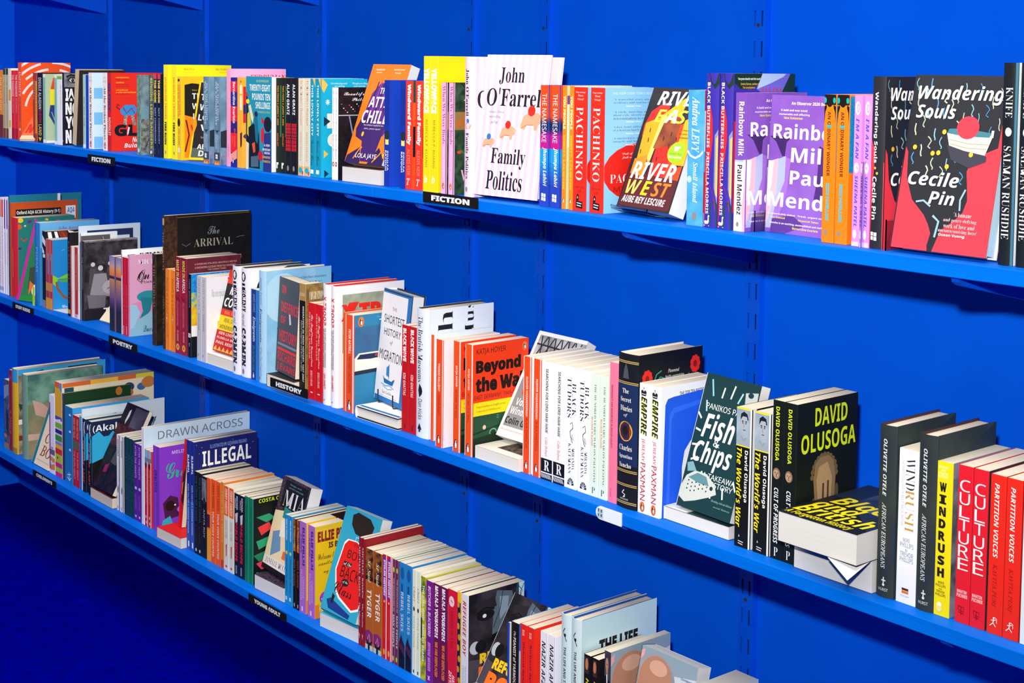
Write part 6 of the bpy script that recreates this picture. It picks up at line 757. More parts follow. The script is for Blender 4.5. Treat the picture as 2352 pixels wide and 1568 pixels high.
('redpoem','S',-3.3923,-0.292,0.758,0,0,0,0.0153,0.1934,0.129,'','thin crimson paperback with pale pink spine print, right of the pair',2),
('onmove','S',-3.3751,-0.292,0.758,0,0,0,0.008,0.2014,0.135,'','pink poetry paperback with handwritten title and teal figure',2),
('arrivalpb','S',-3.2442,-0.292,0.758,0,0,0,0.0198,0.2199,0.16,'','dark brown paperback standing before the tall black picture book',2),
('arrival','S',-3.1886,-0.292,0.758,0,0,0,0.013,0.316,0.2286,'picture_book','tall black hardback picture book with silver title and gold frame',2),
('orange','S',-3.1751,-0.292,0.758,0,0,0,0.0199,0.1917,0.129,'','orange paperback with brown spine script, left of the maroon pair, left of the pair',2),
('orange','S',-3.1467,-0.292,0.758,0,0,0,0.0199,0.1917,0.129,'','orange paperback with brown spine script, left of the maroon pair, right of the pair',2),
('madein','S',-3.1262,-0.292,0.758,0,0,0,0.0273,0.226,0.1412,'','maroon-red paperback with yellow and white capitals on spine, left of the pair',2),
('madein','S',-3.0967,-0.292,0.758,0,0,0,0.0273,0.226,0.1412,'','maroon-red paperback with yellow and white capitals on spine, right of the pair',2),
('blackblue','S',-3.0608,-0.292,0.758,0,0,0,0.012,0.1926,0.128,'','black-spined paperback with a blue and yellow painted cover',2),
('daljit','S',-3.0189,-0.292,0.758,0,0,0,0.0213,0.1936,0.128,'','pale grey-white paperback with fine grey spine capitals, left of the pair',2),
('daljit','S',-2.9967,-0.292,0.758,0,0,0,0.0213,0.1936,0.128,'','pale grey-white paperback with fine grey spine capitals, right of the pair',2),
('holiday','S',-2.8531,-0.292,0.758,0,0,0,0.0363,0.2365,0.15,'','white hardback with black half-hidden block lettering and dark oval, left of the pair',2),
('holiday','S',-2.8147,-0.292,0.758,0,0,0,0.0363,0.2365,0.15,'','white hardback with black half-hidden block lettering and dark oval, right of the pair',2),
('emigr','S',-2.7734,-0.292,0.758,0,0,0,0.0335,0.1949,0.128,'','dark and mid blue paperback with white italic spine title',2),
('emighb','S',-2.7392,-0.292,0.758,0,0,0,0.0301,0.2393,0.1614,'','ice blue hardback with an empty sky cover and italic title',2),
('irish','S',-2.577,-0.292,0.758,0,0,0,0.0236,0.2315,0.0417,'','bronze brown book with a long black spine label',2),
('mayflower','S',-2.543,-0.292,0.758,0,0,0,0.026,0.1967,0.129,'','bright red paperback with white script spine title, left of the pair',2),
('mayflower','S',-2.5162,-0.292,0.758,0,0,0,0.026,0.1967,0.129,'','bright red paperback with white script spine title, right of the pair',2),
('xtroop','S',-2.4861,-0.292,0.758,0,0,0,0.0262,0.2419,0.1577,'','white hardback with red spine title and greenish cover picture, left of the pair',2),
('xtroop','S',-2.4572,-0.292,0.758,0,0,0,0.0262,0.2419,0.1577,'','white hardback with red spine title and greenish cover picture, right of the pair',2),
('unthin','S',-2.4136,-0.292,0.758,0,0,0,0.0062,0.1943,0.129,'','thin orange spine just left of the orange bird-logo paperback',2),
('unseen','S',-2.4054,-0.292,0.758,0,0,0,0.0292,0.1923,0.128,'','orange paperback with vintage car on its blue cover',2),
('wave','S',-2.2159,-0.292,0.758,0,0,0,0.0212,0.1991,0.129,'','red paperback with bold white slanted spine title, left of the pair',2),
('wave','S',-2.1921,-0.292,0.758,0,0,0,0.0212,0.1991,0.129,'','red paperback with bold white slanted spine title, right of the pair',2),
('brutish','S',-2.1688,-0.292,0.758,0,0,0,0.0377,0.2373,0.1492,'','pale white hardback with black serif spine title and vertical cover letters',2),
('other2','S',-2.1251,-0.292,0.758,0,0,0,0.0073,0.1941,0.138,'','thin pale paperback with orange spine hidden behind its twin',2),
('other','S',-2.0891,-0.308,0.758,0,0,0,0.0214,0.1934,0.129,'','orange bird-logo paperback with a white botanical cover',2),
('wall','S',-2.0449,-0.303,0.758,0,0,0,0.0214,0.1966,0.1257,'','orange bird-logo paperback with red, yellow and green cover, left of the pair',2),
('wall','S',-2.01,-0.303,0.758,0,0,0,0.0214,0.1966,0.1257,'','orange bird-logo paperback with red, yellow and green cover, right of the pair',2),
('spartacus','S',-1.8659,-0.292,0.758,0,0,0,0.02,0.1973,0.129,'','orange bird-logo paperback with white edge, left of plain white pair, left of the pair',2),
('spartacus','S',-1.8405,-0.292,0.758,0,0,0,0.02,0.1973,0.129,'','orange bird-logo paperback with white edge, left of plain white pair, right of the pair',2),
('hawhaw','S',-1.819,-0.292,0.758,0,0,0,0.0292,0.1969,0.129,'','plain white paperback with black initial block at its foot, left of the pair',2),
('hawhaw','S',-1.7885,-0.292,0.758,0,0,0,0.0292,0.1969,0.129,'','plain white paperback with black initial block at its foot, right of the pair',2),
('tudors','S',-1.7584,-0.292,0.758,0,0,0,0.0269,0.1984,0.129,'','white paperback with large dark serif capitals and scroll ornament, left of the pair',2),
('tudors','S',-1.7281,-0.292,0.758,0,0,0,0.0269,0.1984,0.129,'','white paperback with large dark serif capitals and scroll ornament, right of the pair',2),
('hundred','S',-1.7006,-0.292,0.758,0,0,0,0.0196,0.1963,0.129,'','pale mint paperback with dark green spaced capitals, left of the pair',2),
('hundred','S',-1.6796,-0.292,0.758,0,0,0,0.0196,0.1963,0.129,'','pale mint paperback with dark green spaced capitals, right of the pair',2),
('pinkthin','S',-1.6566,-0.292,0.758,0,0,0,0.018,0.222,0.15,'','slim bubblegum pink book beside the navy and gold hardback',2),
('sancho','S',-1.6366,-0.292,0.758,0,0,0,0.044,0.2414,0.1409,'','thick navy hardback with gold bands and an oval portrait',2),
('empire','S',-1.5907,-0.292,0.758,0,0,0,0.0225,0.2004,0.13,'','white paperback with crown, slanted lime title and red name, left of the pair',2),
('empire','S',-1.5668,-0.292,0.758,0,0,0,0.0225,0.2004,0.13,'','white paperback with crown, slanted lime title and red name, right of the pair',2),
('worldwar','S',-1.3939,-0.292,0.758,0,0,0,0.0294,0.2013,0.13,'','black paperback with soldier portrait over yellow and white slanted title, left of the pair',2),
('worldwar','S',-1.3595,-0.292,0.758,0,0,0,0.0294,0.2013,0.13,'','black paperback with soldier portrait over yellow and white slanted title, right of the pair',2),
('cult','S',-1.3271,-0.292,0.758,0,0,0,0.0212,0.2237,0.1333,'','dark green-black paperback with lime name and small bronze mask, left of the pair',2),
('cult','S',-1.3052,-0.292,0.758,0,0,0,0.0212,0.2237,0.1333,'','dark green-black paperback with lime name and small bronze mask, right of the pair',2),
('otele','S',-1.1473,-0.292,0.758,0,0,0,0.027,0.226,0.1282,'','dark grey-green hardback with white spaced capitals, left of white spine',2),
('otele','S',-1.0866,-0.292,0.758,0,0,0,0.027,0.226,0.1282,'','second dark grey-green hardback, between the white and yellow spines',2),
('windrush','S',-1.1171,-0.292,0.758,0,0,0,0.0298,0.2002,0.129,'','white paperback with tall black and gold title between dark hardbacks',2),
('windyellow','S',-1.0636,-0.292,0.758,0,0,0,0.0259,0.1961,0.129,'','yellow paperback with stacked black upright capitals',2),
('culture','S',-1.0297,-0.292,0.758,0,0,0,0.0205,0.1978,0.129,'','crimson paperback with stacked white upright capitals, left of the pair',2),
('culture','S',-1.0083,-0.292,0.758,0,0,0,0.0205,0.1978,0.129,'','crimson paperback with stacked white upright capitals, right of the pair',2),
('partition','S',-0.9847,-0.292,0.758,0,0,0,0.021,0.1965,0.129,'','red paperback with slanted white title and running archer mark, left of the pair',2),
('partition','S',-0.9629,-0.292,0.758,0,0,0,0.021,0.1965,0.129,'','red paperback with slanted white title and running archer mark, right of the pair',2),
('whiteend','S',-0.9398,-0.292,0.758,0,0,0,0.0201,0.222,0.15,'','pale ice-white book cut by the right edge of the picture',2),
('dusk','S',-4.2049,-0.292,0.307,0,0,0,0.0371,0.2007,0.2,'','dusky blue illustrated book at left end of bottom shelf',3),
('claret','S',-4.1644,-0.292,0.307,0,0,0,0.02,0.235,0.24,'picture_book','thin dark red picture book beside the yellow spine',3),
('yellowpic','S',-4.1394,-0.292,0.307,0,0,0,0.0428,0.2443,0.264,'picture_book','yellow-spined picture book with sky blue head and framed cover',3),
('greenpic','S',-4.0658,-0.292,0.307,0,0,0,0.0385,0.2406,0.2234,'picture_book','green hardback picture book with soft painted leaves',3),
('purplewhite','S',-3.8727,-0.292,0.307,0,0,0,0.0373,0.216,0.15,'','white book with purple edge and colourful stripes at its foot',3),
('medley','S',-3.833,-0.292,0.307,0,0,0,0.0475,0.2595,0.267,'picture_book','multicoloured picture book spine of yellow, blue and pink patches',3),
('darkgreen','S',-3.7846,-0.292,0.307,0,0,0,0.006,0.2345,0.1948,'','thin violet-spined book with a dark green cover',3),
('drops','S',-3.7681,-0.292,0.307,0,0,0,0.05,0.2056,0.22,'','blue book with white drops and an anchor down its spine',3),
('reddiary','S',-3.7153,-0.292,0.307,0,0,0,0.0197,0.1899,0.129,'','thin crimson paperback with orange and pink spine print, left of the pair',3),
('reddiary','S',-3.6947,-0.292,0.307,0,0,0,0.0197,0.1899,0.129,'','thin crimson paperback with orange and pink spine print, right of the pair',3),
('bluesliver','S',-3.6723,-0.292,0.307,0,0,0,0.0117,0.1947,0.129,'','very thin blue paperback between crimson and dark spines',3),
('drops2','S',-3.6593,-0.292,0.307,0,0,0,0.004,0.2146,0.235,'picture_book','large pale blue-white picture book with a wandering handwritten word',3),
('darklady','S',-3.6492,-0.294,0.307,0,0,0,0.0206,0.1938,0.13,'','navy and sky blue paperback with orange brush capitals, left of the pair',3),
('darklady','S',-3.6136,-0.294,0.307,0,0,0,0.0206,0.1938,0.13,'','navy and sky blue paperback with orange brush capitals, right of the pair',3),
('giovanni','S',-3.446,-0.292,0.307,0,0,0,0.0185,0.1922,0.129,'','white paperback with a black edge and black spine print, left of the pair',3),
('giovanni','S',-3.4245,-0.292,0.307,0,0,0,0.0185,0.1922,0.129,'','white paperback with a black edge and black spine print, right of the pair',3),
('teal','S',-3.3995,-0.292,0.307,0,0,0,0.0159,0.1963,0.129,'','plain dark teal paperback, left of the three',3),
('teal','S',-3.3821,-0.292,0.307,0,0,0,0.0159,0.1963,0.129,'','plain dark teal paperback, middle of the three',3),
('teal','S',-3.3649,-0.292,0.307,0,0,0,0.0159,0.1963,0.129,'','plain dark teal paperback, right of the three',3),
('aftershock','S',-3.3465,-0.292,0.307,0,0,0,0.0182,0.1919,0.129,'','deep purple paperback with pale spine print, left of the pair',3),
('aftershock','S',-3.3259,-0.292,0.307,0,0,0,0.0182,0.1919,0.129,'','deep purple paperback with pale spine print, right of the pair',3),
('drawn','S',-3.3055,-0.292,0.307,0,0,0,0.0155,0.2384,0.29,'','tall pale white book with thin grey outlined capitals',3),
('crowd','S',-3.2886,-0.292,0.307,0,0,0,0.0175,0.188,0.129,'','red paperback with pale blue head and white side edge, left of the pair',3),
('crowd','S',-3.2699,-0.292,0.307,0,0,0,0.0175,0.188,0.129,'','red paperback with pale blue head and white side edge, right of the pair',3),
('graceful','S',-3.2429,-0.292,0.307,0,0,0,0.0347,0.2077,0.13,'','purple paperback with green script title on its cover',3),
('illegal','S',-3.0702,-0.292,0.307,0,0,0,0.0172,0.2569,0.1651,'','navy graphic novel with white block capitals and tiny stars, left of the pair',3),
('illegal','S',-3.0512,-0.292,0.307,0,0,0,0.0172,0.2569,0.1651,'','navy graphic novel with white block capitals and tiny stars, right of the pair',3),
('bruces','S',-3.0327,-0.292,0.307,0,0,0,0.0168,0.1916,0.129,'','black paperback with dim blue spine capitals, left of the pair',3),
('bruces','S',-3.0147,-0.292,0.307,0,0,0,0.0168,0.1916,0.129,'','black paperback with dim blue spine capitals, right of the pair',3),
('greyblack','S',-2.9964,-0.292,0.307,0,0,0,0.0225,0.1886,0.129,'','black paperback with a grey photograph at its head',3),
('amberpurple','S',-2.9723,-0.292,0.307,0,0,0,0.0179,0.1901,0.129,'','orange paperback with a purple patch mid-spine',3),
('courmo','S',-2.9534,-0.292,0.307,0,0,0,0.0212,0.1914,0.129,'','bright orange paperback with cream spine capitals, left of the pair',3),
('courmo','S',-2.93,-0.292,0.307,0,0,0,0.0212,0.1914,0.129,'','bright orange paperback with cream spine capitals, right of the pair',3),
('rust','S',-2.9078,-0.292,0.307,0,0,0,0.0136,0.1949,0.129,'','narrow ochre paperback right of the orange pair',3),
('seeker','S',-2.8928,-0.292,0.307,0,0,0,0.0208,0.1905,0.129,'','paperback half orange, half cream down the spine, left of the pair',3),
('seeker','S',-2.87,-0.292,0.307,0,0,0,0.0208,0.1905,0.129,'','paperback half orange, half cream down the spine, right of the pair',3),
('pablo','S',-2.8465,-0.292,0.307,0,0,0,0.0204,0.1846,0.129,'','midnight navy paperback with heavy red capitals, left of the pair',3),
('pablo','S',-2.8246,-0.292,0.307,0,0,0,0.0204,0.1846,0.129,'','midnight navy paperback with heavy red capitals, right of the pair',3),
('costa','S',-2.8002,-0.292,0.307,0,0,0,0.0171,0.1888,0.13,'','emerald green paperback with red-flowered jungle cover, left of the pair',3),
('costa','S',-2.7816,-0.292,0.307,0,0,0,0.0171,0.1888,0.13,'','emerald green paperback with red-flowered jungle cover, right of the pair',3),
('laseek','S',-2.6318,-0.292,0.307,0,0,0,0.014,0.19,0.129,'','bright blue paperback with white and navy spine print, left of the pair',3),
('laseek','S',-2.6167,-0.292,0.307,0,0,0,0.014,0.19,0.129,'','bright blue paperback with white and navy spine print, right of the pair',3),
('desertdark','S',-2.5987,-0.292,0.307,0,0,0,0.0103,0.189,0.129,'','black paperback with glowing amber head, left of the pair',3),
('desertdark','S',-2.5849,-0.292,0.307,0,0,0,0.0103,0.189,0.129,'','black paperback with glowing amber head, right of the pair',3),
('ellie','S',-2.5738,-0.292,0.307,0,0,0,0.025,0.1907,0.0726,'','lilac-spined paperback with indigo title and yellow cover, left of the pair',3),
('ellie','S',-2.5407,-0.292,0.307,0,0,0,0.025,0.1907,0.0726,'','lilac-spined paperback with indigo title and yellow cover, right of the pair',3),
('rosen','S',-2.3544,-0.292,0.307,0,0,0,0.0099,0.213,0.14,'','dark red hardback with white serif spine name, left of the pair',3),
('rosen','S',-2.3436,-0.292,0.307,0,0,0,0.0099,0.213,0.14,'','dark red hardback with white serif spine name, right of the pair',3),
('tyger','S',-2.3317,-0.292,0.307,0,0,0,0.0269,0.1985,0.129,'','burnt orange paperback with tiger-stripe head and white capitals, left of the pair',3),
('tyger','S',-2.3033,-0.292,0.307,0,0,0,0.0269,0.1985,0.129,'','burnt orange paperback with tiger-stripe head and white capitals, right of the pair',3),
('stolen','S',-2.2731,-0.292,0.307,0,0,0,0.0138,0.2016,0.129,'','red paperback with purple title panel and white edge, left of the pair',3),
('stolen','S',-2.2579,-0.292,0.307,0,0,0,0.0138,0.2016,0.129,'','red paperback with purple title panel and white edge, right of the pair',3),
('humble','S',-2.241,-0.292,0.307,0,0,0,0.0097,0.2009,0.129,'','thin plum paperback with green edge and yellow logo, left of the pair',3),
('humble','S',-2.2302,-0.292,0.307,0,0,0,0.0097,0.2009,0.129,'','thin plum paperback with green edge and yellow logo, right of the pair',3),
('rebel','S',-2.2192,-0.292,0.307,0,0,0,0.0197,0.2015,0.129,'','sky blue paperback with dark mountain silhouettes at its foot, left of the pair',3),
('rebel','S',-2.1984,-0.292,0.307,0,0,0,0.0197,0.2015,0.129,'','sky blue paperback with dark mountain silhouettes at its foot, right of the pair',3),
('child','S',-2.1771,-0.292,0.307,0,0,0,0.0123,0.1982,0.129,'','pale sage cream paperback with small black bird mark, left of the pair',3),
('child','S',-2.1642,-0.292,0.307,0,0,0,0.0123,0.1982,0.129,'','pale sage cream paperback with small black bird mark, right of the pair',3),
('beads','S',-2.1505,-0.292,0.307,0,0,0,0.0156,0.1934,0.129,'','yellow-green leafy paperback with white capitals',3),
('butcher','S',-2.1339,-0.292,0.307,0,0,0,0.0212,0.1907,0.129,'','bright purple paperback with slanted pink capitals',3),
('malala','S',-2.1114,-0.292,0.307,0,0,0,0.0199,0.1914,0.129,'','plum paperback with white name above orange capitals, left of the pair',3),
('malala','S',-2.0902,-0.292,0.307,0,0,0,0.0199,0.1914,0.129,'','plum paperback with white name above orange capitals, right of the pair',3),
('hafsa','S',-2.0679,-0.292,0.307,0,0,0,0.0271,0.1937,0.129,'','raspberry red paperback with pale round emblem at its head',3),
('goldpat','S',-2.0402,-0.292,0.307,0,0,0,0.0102,0.1966,0.129,'','narrow gold paperback with navy scale pattern',3),
('refboy','S',-2.0287,-0.292,0.307,0,0,0,0.0196,0.196,0.1291,'','white-spined paperback with close-up dark face photograph',3),
('yarmouk','S',-1.8897,-0.292,0.307,0,0,0,0.0192,0.1882,0.129,'','black paperback with white mixed-case spine title, cut at its foot',3),
('ayoade','S',-1.8647,-0.292,0.307,0,0,0,0.0166,0.1919,0.129,'','red paperback with plum spine name and yellow ring, left of the pair',3),
('ayoade','S',-1.8464,-0.292,0.307,0,0,0,0.0166,0.1919,0.129,'','red paperback with plum spine name and yellow ring, right of the pair',3),
('nazir','S',-1.8137,-0.292,0.307,0,0,0,0.0178,0.1949,0.129,'','white paperback with slanted black capitals, left of the pair',3),
('nazir','S',-1.7937,-0.292,0.307,0,0,0,0.0178,0.1949,0.129,'','white paperback with slanted black capitals, right of the pair',3),
('lifetimes','S',-1.7609,-0.292,0.307,0,0,0,0.0236,0.2418,0.1701,'','pale aqua hardback with tiny bird and dark slanted title, left of the pair',3),
('lifetimes','S',-1.7357,-0.292,0.307,0,0,0,0.0236,0.2418,0.1701,'','pale aqua hardback with tiny bird and dark slanted title, right of the pair',3),
('hopespine','S',-1.7063,-0.292,0.307,0,0,0,0.0161,0.1906,0.129,'','black paperback with slanted yellow title below small portrait, left of the pair',3),
('hopespine','S',-1.6876,-0.292,0.307,0,0,0,0.0161,0.1906,0.129,'','black paperback with slanted yellow title below small portrait, right of the pair',3),
('manspine','S',-1.6585,-0.292,0.307,0,0,0,0.0131,0.2114,0.135,'','paperback with a bald man portrait wrapping spine and cover',3),
('greyend2','S',-1.497,-0.292,0.307,0,0,0,0.045,0.2,0.129,'','thick grey-topped book at the bottom edge beside the bald portrait',3),
]
SIGNS = [
(-3.5474, -3.3906, 1.1997, 1.1782, 'FICTION', 'small black FICTION sign near the left end of the top shelf'),
(-2.1165, -1.9597, 1.2137, 1.1947, 'FICTION', 'black FICTION sign beneath the pink spines on the top shelf'),
(-4.0603, -3.9103, 0.7553, 0.7371, 'STUDY GUIDES', 'black STUDY GUIDES sign at the left end of the middle shelf'),
(-3.4284, -3.2721, 0.756, 0.7355, 'POETRY', 'black POETRY sign below the sunset spines, middle shelf'),
(-2.646, -2.5017, 0.7869, 0.768, 'HISTORY', 'black HISTORY sign standing before a flat book, middle shelf'),
(-3.9228, -3.7659, 0.3079, 0.2908, "CHILDREN'S", 'black sign at the left end of the bottom shelf edge'),
(-2.7355, -2.5818, 0.3039, 0.2872, 'YOUNG ADULT', 'black YOUNG ADULT sign on the bottom shelf edge'),
]
CLIP = (-1.6545, -1.5976)
LIME = (-3.9525, -0.3040)
LEAF = (-3.8567, -0.2913)
# ---------------------------------------------------------------- books
def book_meshes(key, t, h, d):
    """local axes: x through the thickness, y from spine to fore-edge, z up; front cover at x = t"""
    a = ART[key]; hb = a['hb']
    cov = MB(); spn = MB(); pgs = MB()
    cm = mat(a['c']); sm = mat(a['s']); pm = page_mat(a['pg'])
    if hb:
        bd = 0.0026; bulge = min(0.0035, t * 0.13); y0 = 0.0
        inner = mat(a['inner'] or 'E8E0D0')
        cov.box((t - 0.0006, 0.0014, 0), (t, d, h), cm); cov.box((0, 0.0014, 0), (0.0006, d, h), cm)
        cov.box((t - bd, 0.003, 0.0002), (t - 0.0006, d - 0.0004, h - 0.0002), inner); cov.box((0.0006, 0.003, 0.0002), (bd, d - 0.0004, h - 0.0002), inner)
        n = 12
        crv = lambda u: -bulge * (1 - (2 * u - 1) ** 2)
        prf = [(u_ * t / n, crv(u_ / n)) for u_ in range(n + 1)]
        ins = [(x, y + 0.0012) for x, y in reversed(prf)]
        ring = prf + ins; m = len(ring)
        i0 = len(spn.v); spn.v += [(x, y, 0) for x, y in ring] + [(x, y, h) for x, y in ring]; si = spn.slot(sm)
        for k in range(m):
            l = (k + 1) % m
            spn.f.append((i0 + k, i0 + l, i0 + m + l, i0 + m + k)); spn.mi.append(si)
        for k in range(n):
            for z in (0, m): spn.f.append((i0 + z + k, i0 + z + k + 1, i0 + z + m - 2 - k, i0 + z + m - 1 - k)); spn.mi.append(si)
        pgs.box((bd, 0.0016, 0.003), (t - bd, d - 0.0035, h - 0.003), pm)
        smap = lambda u, w_, e: (u * t, crv(u) - e, (1 - w_) * h)
    else:
        c = 0.0005; r = min(0.0009, t * 0.12)
        cov.box((t - c, r + c + 0.0001, 0), (t, d, h), cm); cov.box((0, r + c + 0.0001, 0), (c, d, h), cm)
        prf = [(0, r), (r * .3, r * .3), (r, 0), (t - r, 0), (t - r * .3, r * .3), (t, r)]
        ins = [(x, y + c) for x, y in reversed(prf)]
        ring = prf + ins; m = len(ring); n = len(prf) - 1
        i0 = 0; spn.v += [(x, y, 0) for x, y in ring] + [(x, y, h) for x, y in ring]; si = spn.slot(sm)
        for k in range(m):
            l = (k + 1) % m
            spn.f.append((k, l, m + l, m + k)); spn.mi.append(si)
        for k in range(n):
            for z in (0, m): spn.f.append((z + k, z + k + 1, z + m - 2 - k, z + m - 1 - k)); spn.mi.append(si)
        pgs.box((c, r + c, 0.0004), (t - c, d - 0.0003, h - 0.0004), pm)
        smap = lambda u, w_, e: (r * .6 + u * (t - 1.2 * r), -e, (1 - w_) * h)
    draw(spn, a['S'], t, h, smap, curved=bool(hb))
    draw(cov, a['C'], d, h, lambda u, w_, e: (t + e, 0.0016 + u * (d - 0.0016), (1 - w_) * h))
    return cov.mesh('cover'), spn.mesh('spine'), pgs.mesh('page_block')
def rotm(mode, yaw, lean, roll):
    Z = Matrix.Rotation(yaw, 4, 'Z'); X = Matrix.Rotation(-lean, 4, 'X'); Y = Matrix.Rotation(roll, 4, 'Y')
    if mode == 'S': return Z @ X @ Y
    if mode == 'F': return Z @ X @ Y @ Matrix.Rotation(-math.pi / 2, 4, 'Z')
    if mode == 'E': return Z @ Y @ Matrix.Rotation(math.pi, 4, 'Z')
    return Z @ Matrix(((0,1,0,0),(0,0,1,0),(1,0,0,0),(0,0,0,1)))
ROW = {1: 'books on the top shelf', 2: 'books on the middle shelf', 3: 'books on the bottom shelf'}
BUILT = {}
BOOK = {}
for key, mode, x, y, z, yaw, lean, roll, t, h, d, kind, label, shelf in BOOKS:
    name = kind or ('hardback_book' if ART[key]['hb'] else 'paperback_book')
    dims = (key, t, h, d)
    root = empty(name, Matrix.Translation((x, y, z + 0.0003)) @ rotm(mode, yaw, lean, roll))
    tag(root, label, 'book', ROW[shelf])
    BOOK.setdefault(key, []).append(root)
    if dims not in BUILT:
        parts = []
        for pn, me in zip(('cover', 'spine', 'page_block'), book_meshes(key, t, h, d)):
            p = bpy.data.objects.new(pn, me); COL.objects.link(p); p.parent = root; parts.append(p)
        BUILT[dims] = parts
    else:                                                      # another copy of the same title
        for src in BUILT[dims]:
            p = src.copy(); p.parent = root; COL.objects.link(p)

# dog-eared back cover of the upper lying book
up = BOOK['british'][0]
fd = MB(); fd.poly([(-0.0002, 0.086, -0.0006), (-0.0165, 0.128, -0.0135), (-0.0002, 0.1305, 0.03)], mat('F2F2F4'))
fd.poly([(-0.0008, 0.086, -0.0010), (-0.0171, 0.128, -0.0139), (-0.0008, 0.1309, 0.03)], mat('2A2A34'))
fo = fd.build('bent_cover_corner', up)

# ---------------------------------------------------------------- shelf-edge signs
def sign(x0, x1, zt, zb, text, label, y=YF - 0.0012, lean=0.0, u0=0.16, u1=0.86):
    W_, H_ = x1 - x0, zt - zb
    o = empty('shelf_sign', Matrix.Translation((x0, y, zb)) @ Matrix.Rotation(-lean, 4, 'X'))
    b = MB(); b.box((0, -0.0015, 0), (W_, 0.0008, H_), M_SIGN); bevel(b.build('board', o), 0.0004)
    l = MB(); draw(l, [T(text, 'B', 'E4E6EC', u0, 0.24, u1, 0.76)], W_, H_, lambda u, w_, e: (u * W_, -0.0015 - e, (1 - w_) * H_)); l.build('lettering', o)
    tag(o, label, 'sign', 'black section signs on the shelf edges')
for a in SIGNS: sign(*a)
W_ = CLIP[1] - CLIP[0]; H_ = BT + 0.001
o = empty('ticket_clip', Matrix.Translation((CLIP[0], YF - 0.0006, TOPS[2] - BT - 0.0005)))
b = MB(); r = H_ / 2
pts = [(r - r * math.sin(math.pi * k / 12), 0, r + r * math.cos(math.pi * k / 12)) for k in range(13)] + [(W_, 0, 0), (W_, 0, H_)]
n = len(pts); b.poly([(p[0], -0.002, p[2]) for p in pts], mat('E6EEF6')); b.poly(pts, mat('E6EEF6'))
for k in range(n): b.poly([pts[k], pts[(k + 1) % n], (pts[(k + 1) % n][0], -0.002, pts[(k + 1) % n][2]), (pts[k][0], -0.002, pts[k][2])], mat('E6EEF6'))
b.build('strip', o)
b = MB(); b.box((0.004, -0.0026, 0.003), (0.017, -0.002, H_ - 0.003), mat('B4C8DC'))
b.box((0.006, -0.003, 0.005), (0.008, -0.0026, 0.009), mat('4A5664')); b.box((0.006, -0.003, 0.012), (0.008, -0.0026, 0.017), mat('4A5664'))
b.box((0.012, -0.003, 0.005), (0.0145, -0.0026, 0.009), mat('4A5664')); b.box((0.012, -0.003, 0.012), (0.0145, -0.0026, 0.016), mat('4A5664')); b.build('printed_tab', o)
tag(o, 'white rounded ticket strip stuck on the middle shelf edge under navy hardback', 'ticket strip')

# ---------------------------------------------------------------- stands that hold the displayed books
def easel(key, idx, label, lip=0.035, wd=0.085, u0=0.12, m=M_CLEAR):
    """clear plastic easel: base strip, front lip and raked back, following the book it holds"""
    r = BOOK[key][idx]; rec = [q for q in BOOKS if q[0] == key and q[1] == 'F'][0]
    yaw, lean, t, h, d, shelf = rec[5], rec[6], rec[8], rec[9], rec[10], rec[13]
    o = empty('book_stand', Matrix.Translation((0, 0, 0)))
    Mx = r.matrix_world.copy()
    ax = Mx.to_3x3() @ Vector((0, 1, 0)); nrm = Mx.to_3x3() @ Vector((1, 0, 0)); upv = Mx.to_3x3() @ Vector((0, 0, 1))
    zs = TOPS[shelf] + 0.0004
    base = Mx @ Vector((t, u0 * d, 0))
    b = MB(); th = 0.0024
    def slab(p, q, s_, name):
        """thin slab from p along q-p, width along ax"""
        n_ = (q - p).cross(ax).normalized() * th
        k = MB(); c8 = [p, p + ax * wd, q + ax * wd, q]; c8b = [v + n_ for v in c8]
        k.poly(c8, m); k.poly(c8b[::-1], m)
        for i in range(4): k.poly([c8[i], c8b[i], c8b[(i + 1) % 4], c8[(i + 1) % 4]], m)
        k.build(name, o)
    f0 = base + nrm * 0.0035; f0.z = max(f0.z - 0.003, zs)
    slab(f0 + upv * lip, f0.copy(), 0, 'front_lip')
    bk = f0 - nrm * (t + 0.012); bk.z = max(zs, (Mx @ Vector((0, 0, 0))).z - 0.004)
    slab(Vector((f0.x, f0.y, f0.z)), bk, 0, 'base')
    slab(bk, bk + upv * h * 0.5, 0, 'back_rest')
    return tag(o, label, 'book stand', 'clear book stands')
easel('family', 1, 'clear acrylic stand under the striped hardback with toy pigs', lip=0.035)
easel('river', 0, 'clear acrylic stand under the leaning tower-block cover', lip=0.004, wd=0.1, u0=-0.1)
easel('wander', 1, 'clear acrylic stand under the black and coral hardback with boat', lip=0.04, wd=0.13, u0=-0.05)
easel('rainbow', 1, 'clear acrylic stand under the violet face-out paperback', lip=0.03, wd=0.06, u0=0.1)
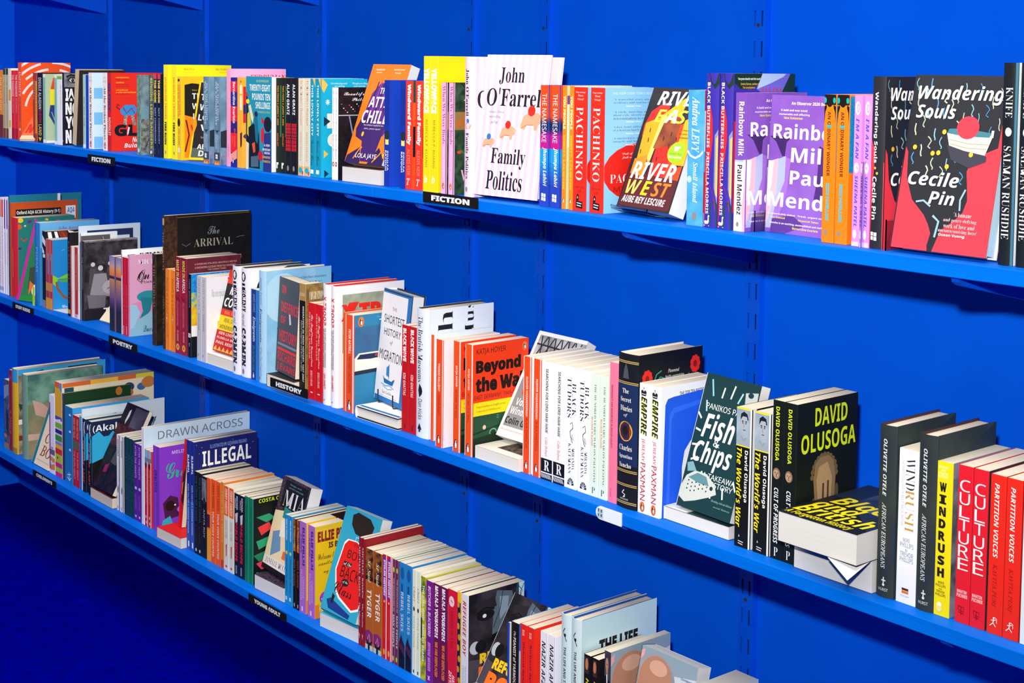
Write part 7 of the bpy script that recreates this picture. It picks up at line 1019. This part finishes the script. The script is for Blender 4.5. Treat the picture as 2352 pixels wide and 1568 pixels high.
# blue plastic bookend behind the boat cover
r = BOOK['wander'][1]; rec = [q for q in BOOKS if q[0] == 'wander' and q[1] == 'F'][0]
o = empty('bookend', Matrix.Translation((r.matrix_world @ Vector((0, rec[10], 0))).to_tuple()))
e0 = TOPS[1] - o.location.z + 0.0004
b = MB(); b.prism([(-0.012, e0 + 0.003), (0.075, e0 + 0.003), (0.075, e0 + 0.14), (0.068, e0 + 0.152), (0.055, e0 + 0.155), (0.042, e0 + 0.148)], 0.006, 0.0085, M_BLUEPL); b.build('upright_plate', o)
b = MB(); b.box((-0.06, -0.012, e0), (0.0085, 0.075, e0 + 0.003), M_BLUEPL); b.build('foot_plate', o)
tag(o, 'blue plastic bookend beside the boat cover hardback', 'bookend')
# black wire easel under the ship cover
r = BOOK['shortest'][0]; rec = [q for q in BOOKS if q[0] == 'shortest'][0]
Mx = r.matrix_world; t_, d_ = rec[8], rec[10]
o = empty('wire_easel', Matrix.Translation((0, 0, 0)))
for q in (0.25, 0.78):
    f = Mx @ Vector((t_ + 0.004, q * d_, -0.003)); k = Mx @ Vector((-0.004, q * d_, -0.003)); f.z = max(f.z, k.z)
    w_ = MB(); w_.tube([f + Vector((0, -0.002, 0.026)), f + Vector((0, -0.002, 0.004)), f, k, k + Vector((0, 0.012, 0.09))], 0.0014, M_WIRE); w_.build('hook_wire', o)
a_ = Mx @ Vector((-0.004, 0.25 * d_, -0.003)); c_ = Mx @ Vector((-0.004, 0.78 * d_, -0.003))
w_ = MB(); w_.tube([a_ + Vector((0, 0.012, 0.09)), c_ + Vector((0, 0.012, 0.09))], 0.0014, M_WIRE); w_.build('cross_wire', o)
tag(o, 'black wire easel holding the white book with a drawn ship', 'book stand')
# small loose papers on the middle shelf
o_ = MB(); o_.box((0, 0, 0), (0.011, 0.0012, 0.052), mat('C6E80E')); o = o_.build('shelf_tab'); o.location = (LIME[0], LIME[1], TOPS[2] + 0.0004)
tag(o, 'lime green card tab standing before the sky blue spine', 'tab')
o_ = MB(); o_.box((0, 0, 0), (0.085, 0.09, 0.0012), mat('E4E2E6')); o = o_.build('leaflet'); o.location = (LEAF[0], LEAF[1], TOPS[2] + 0.0004); o.rotation_euler = (0, 0, 0.1)
tag(o, 'white leaflet lying on the shelf by the palm-tree paperback', 'leaflet')
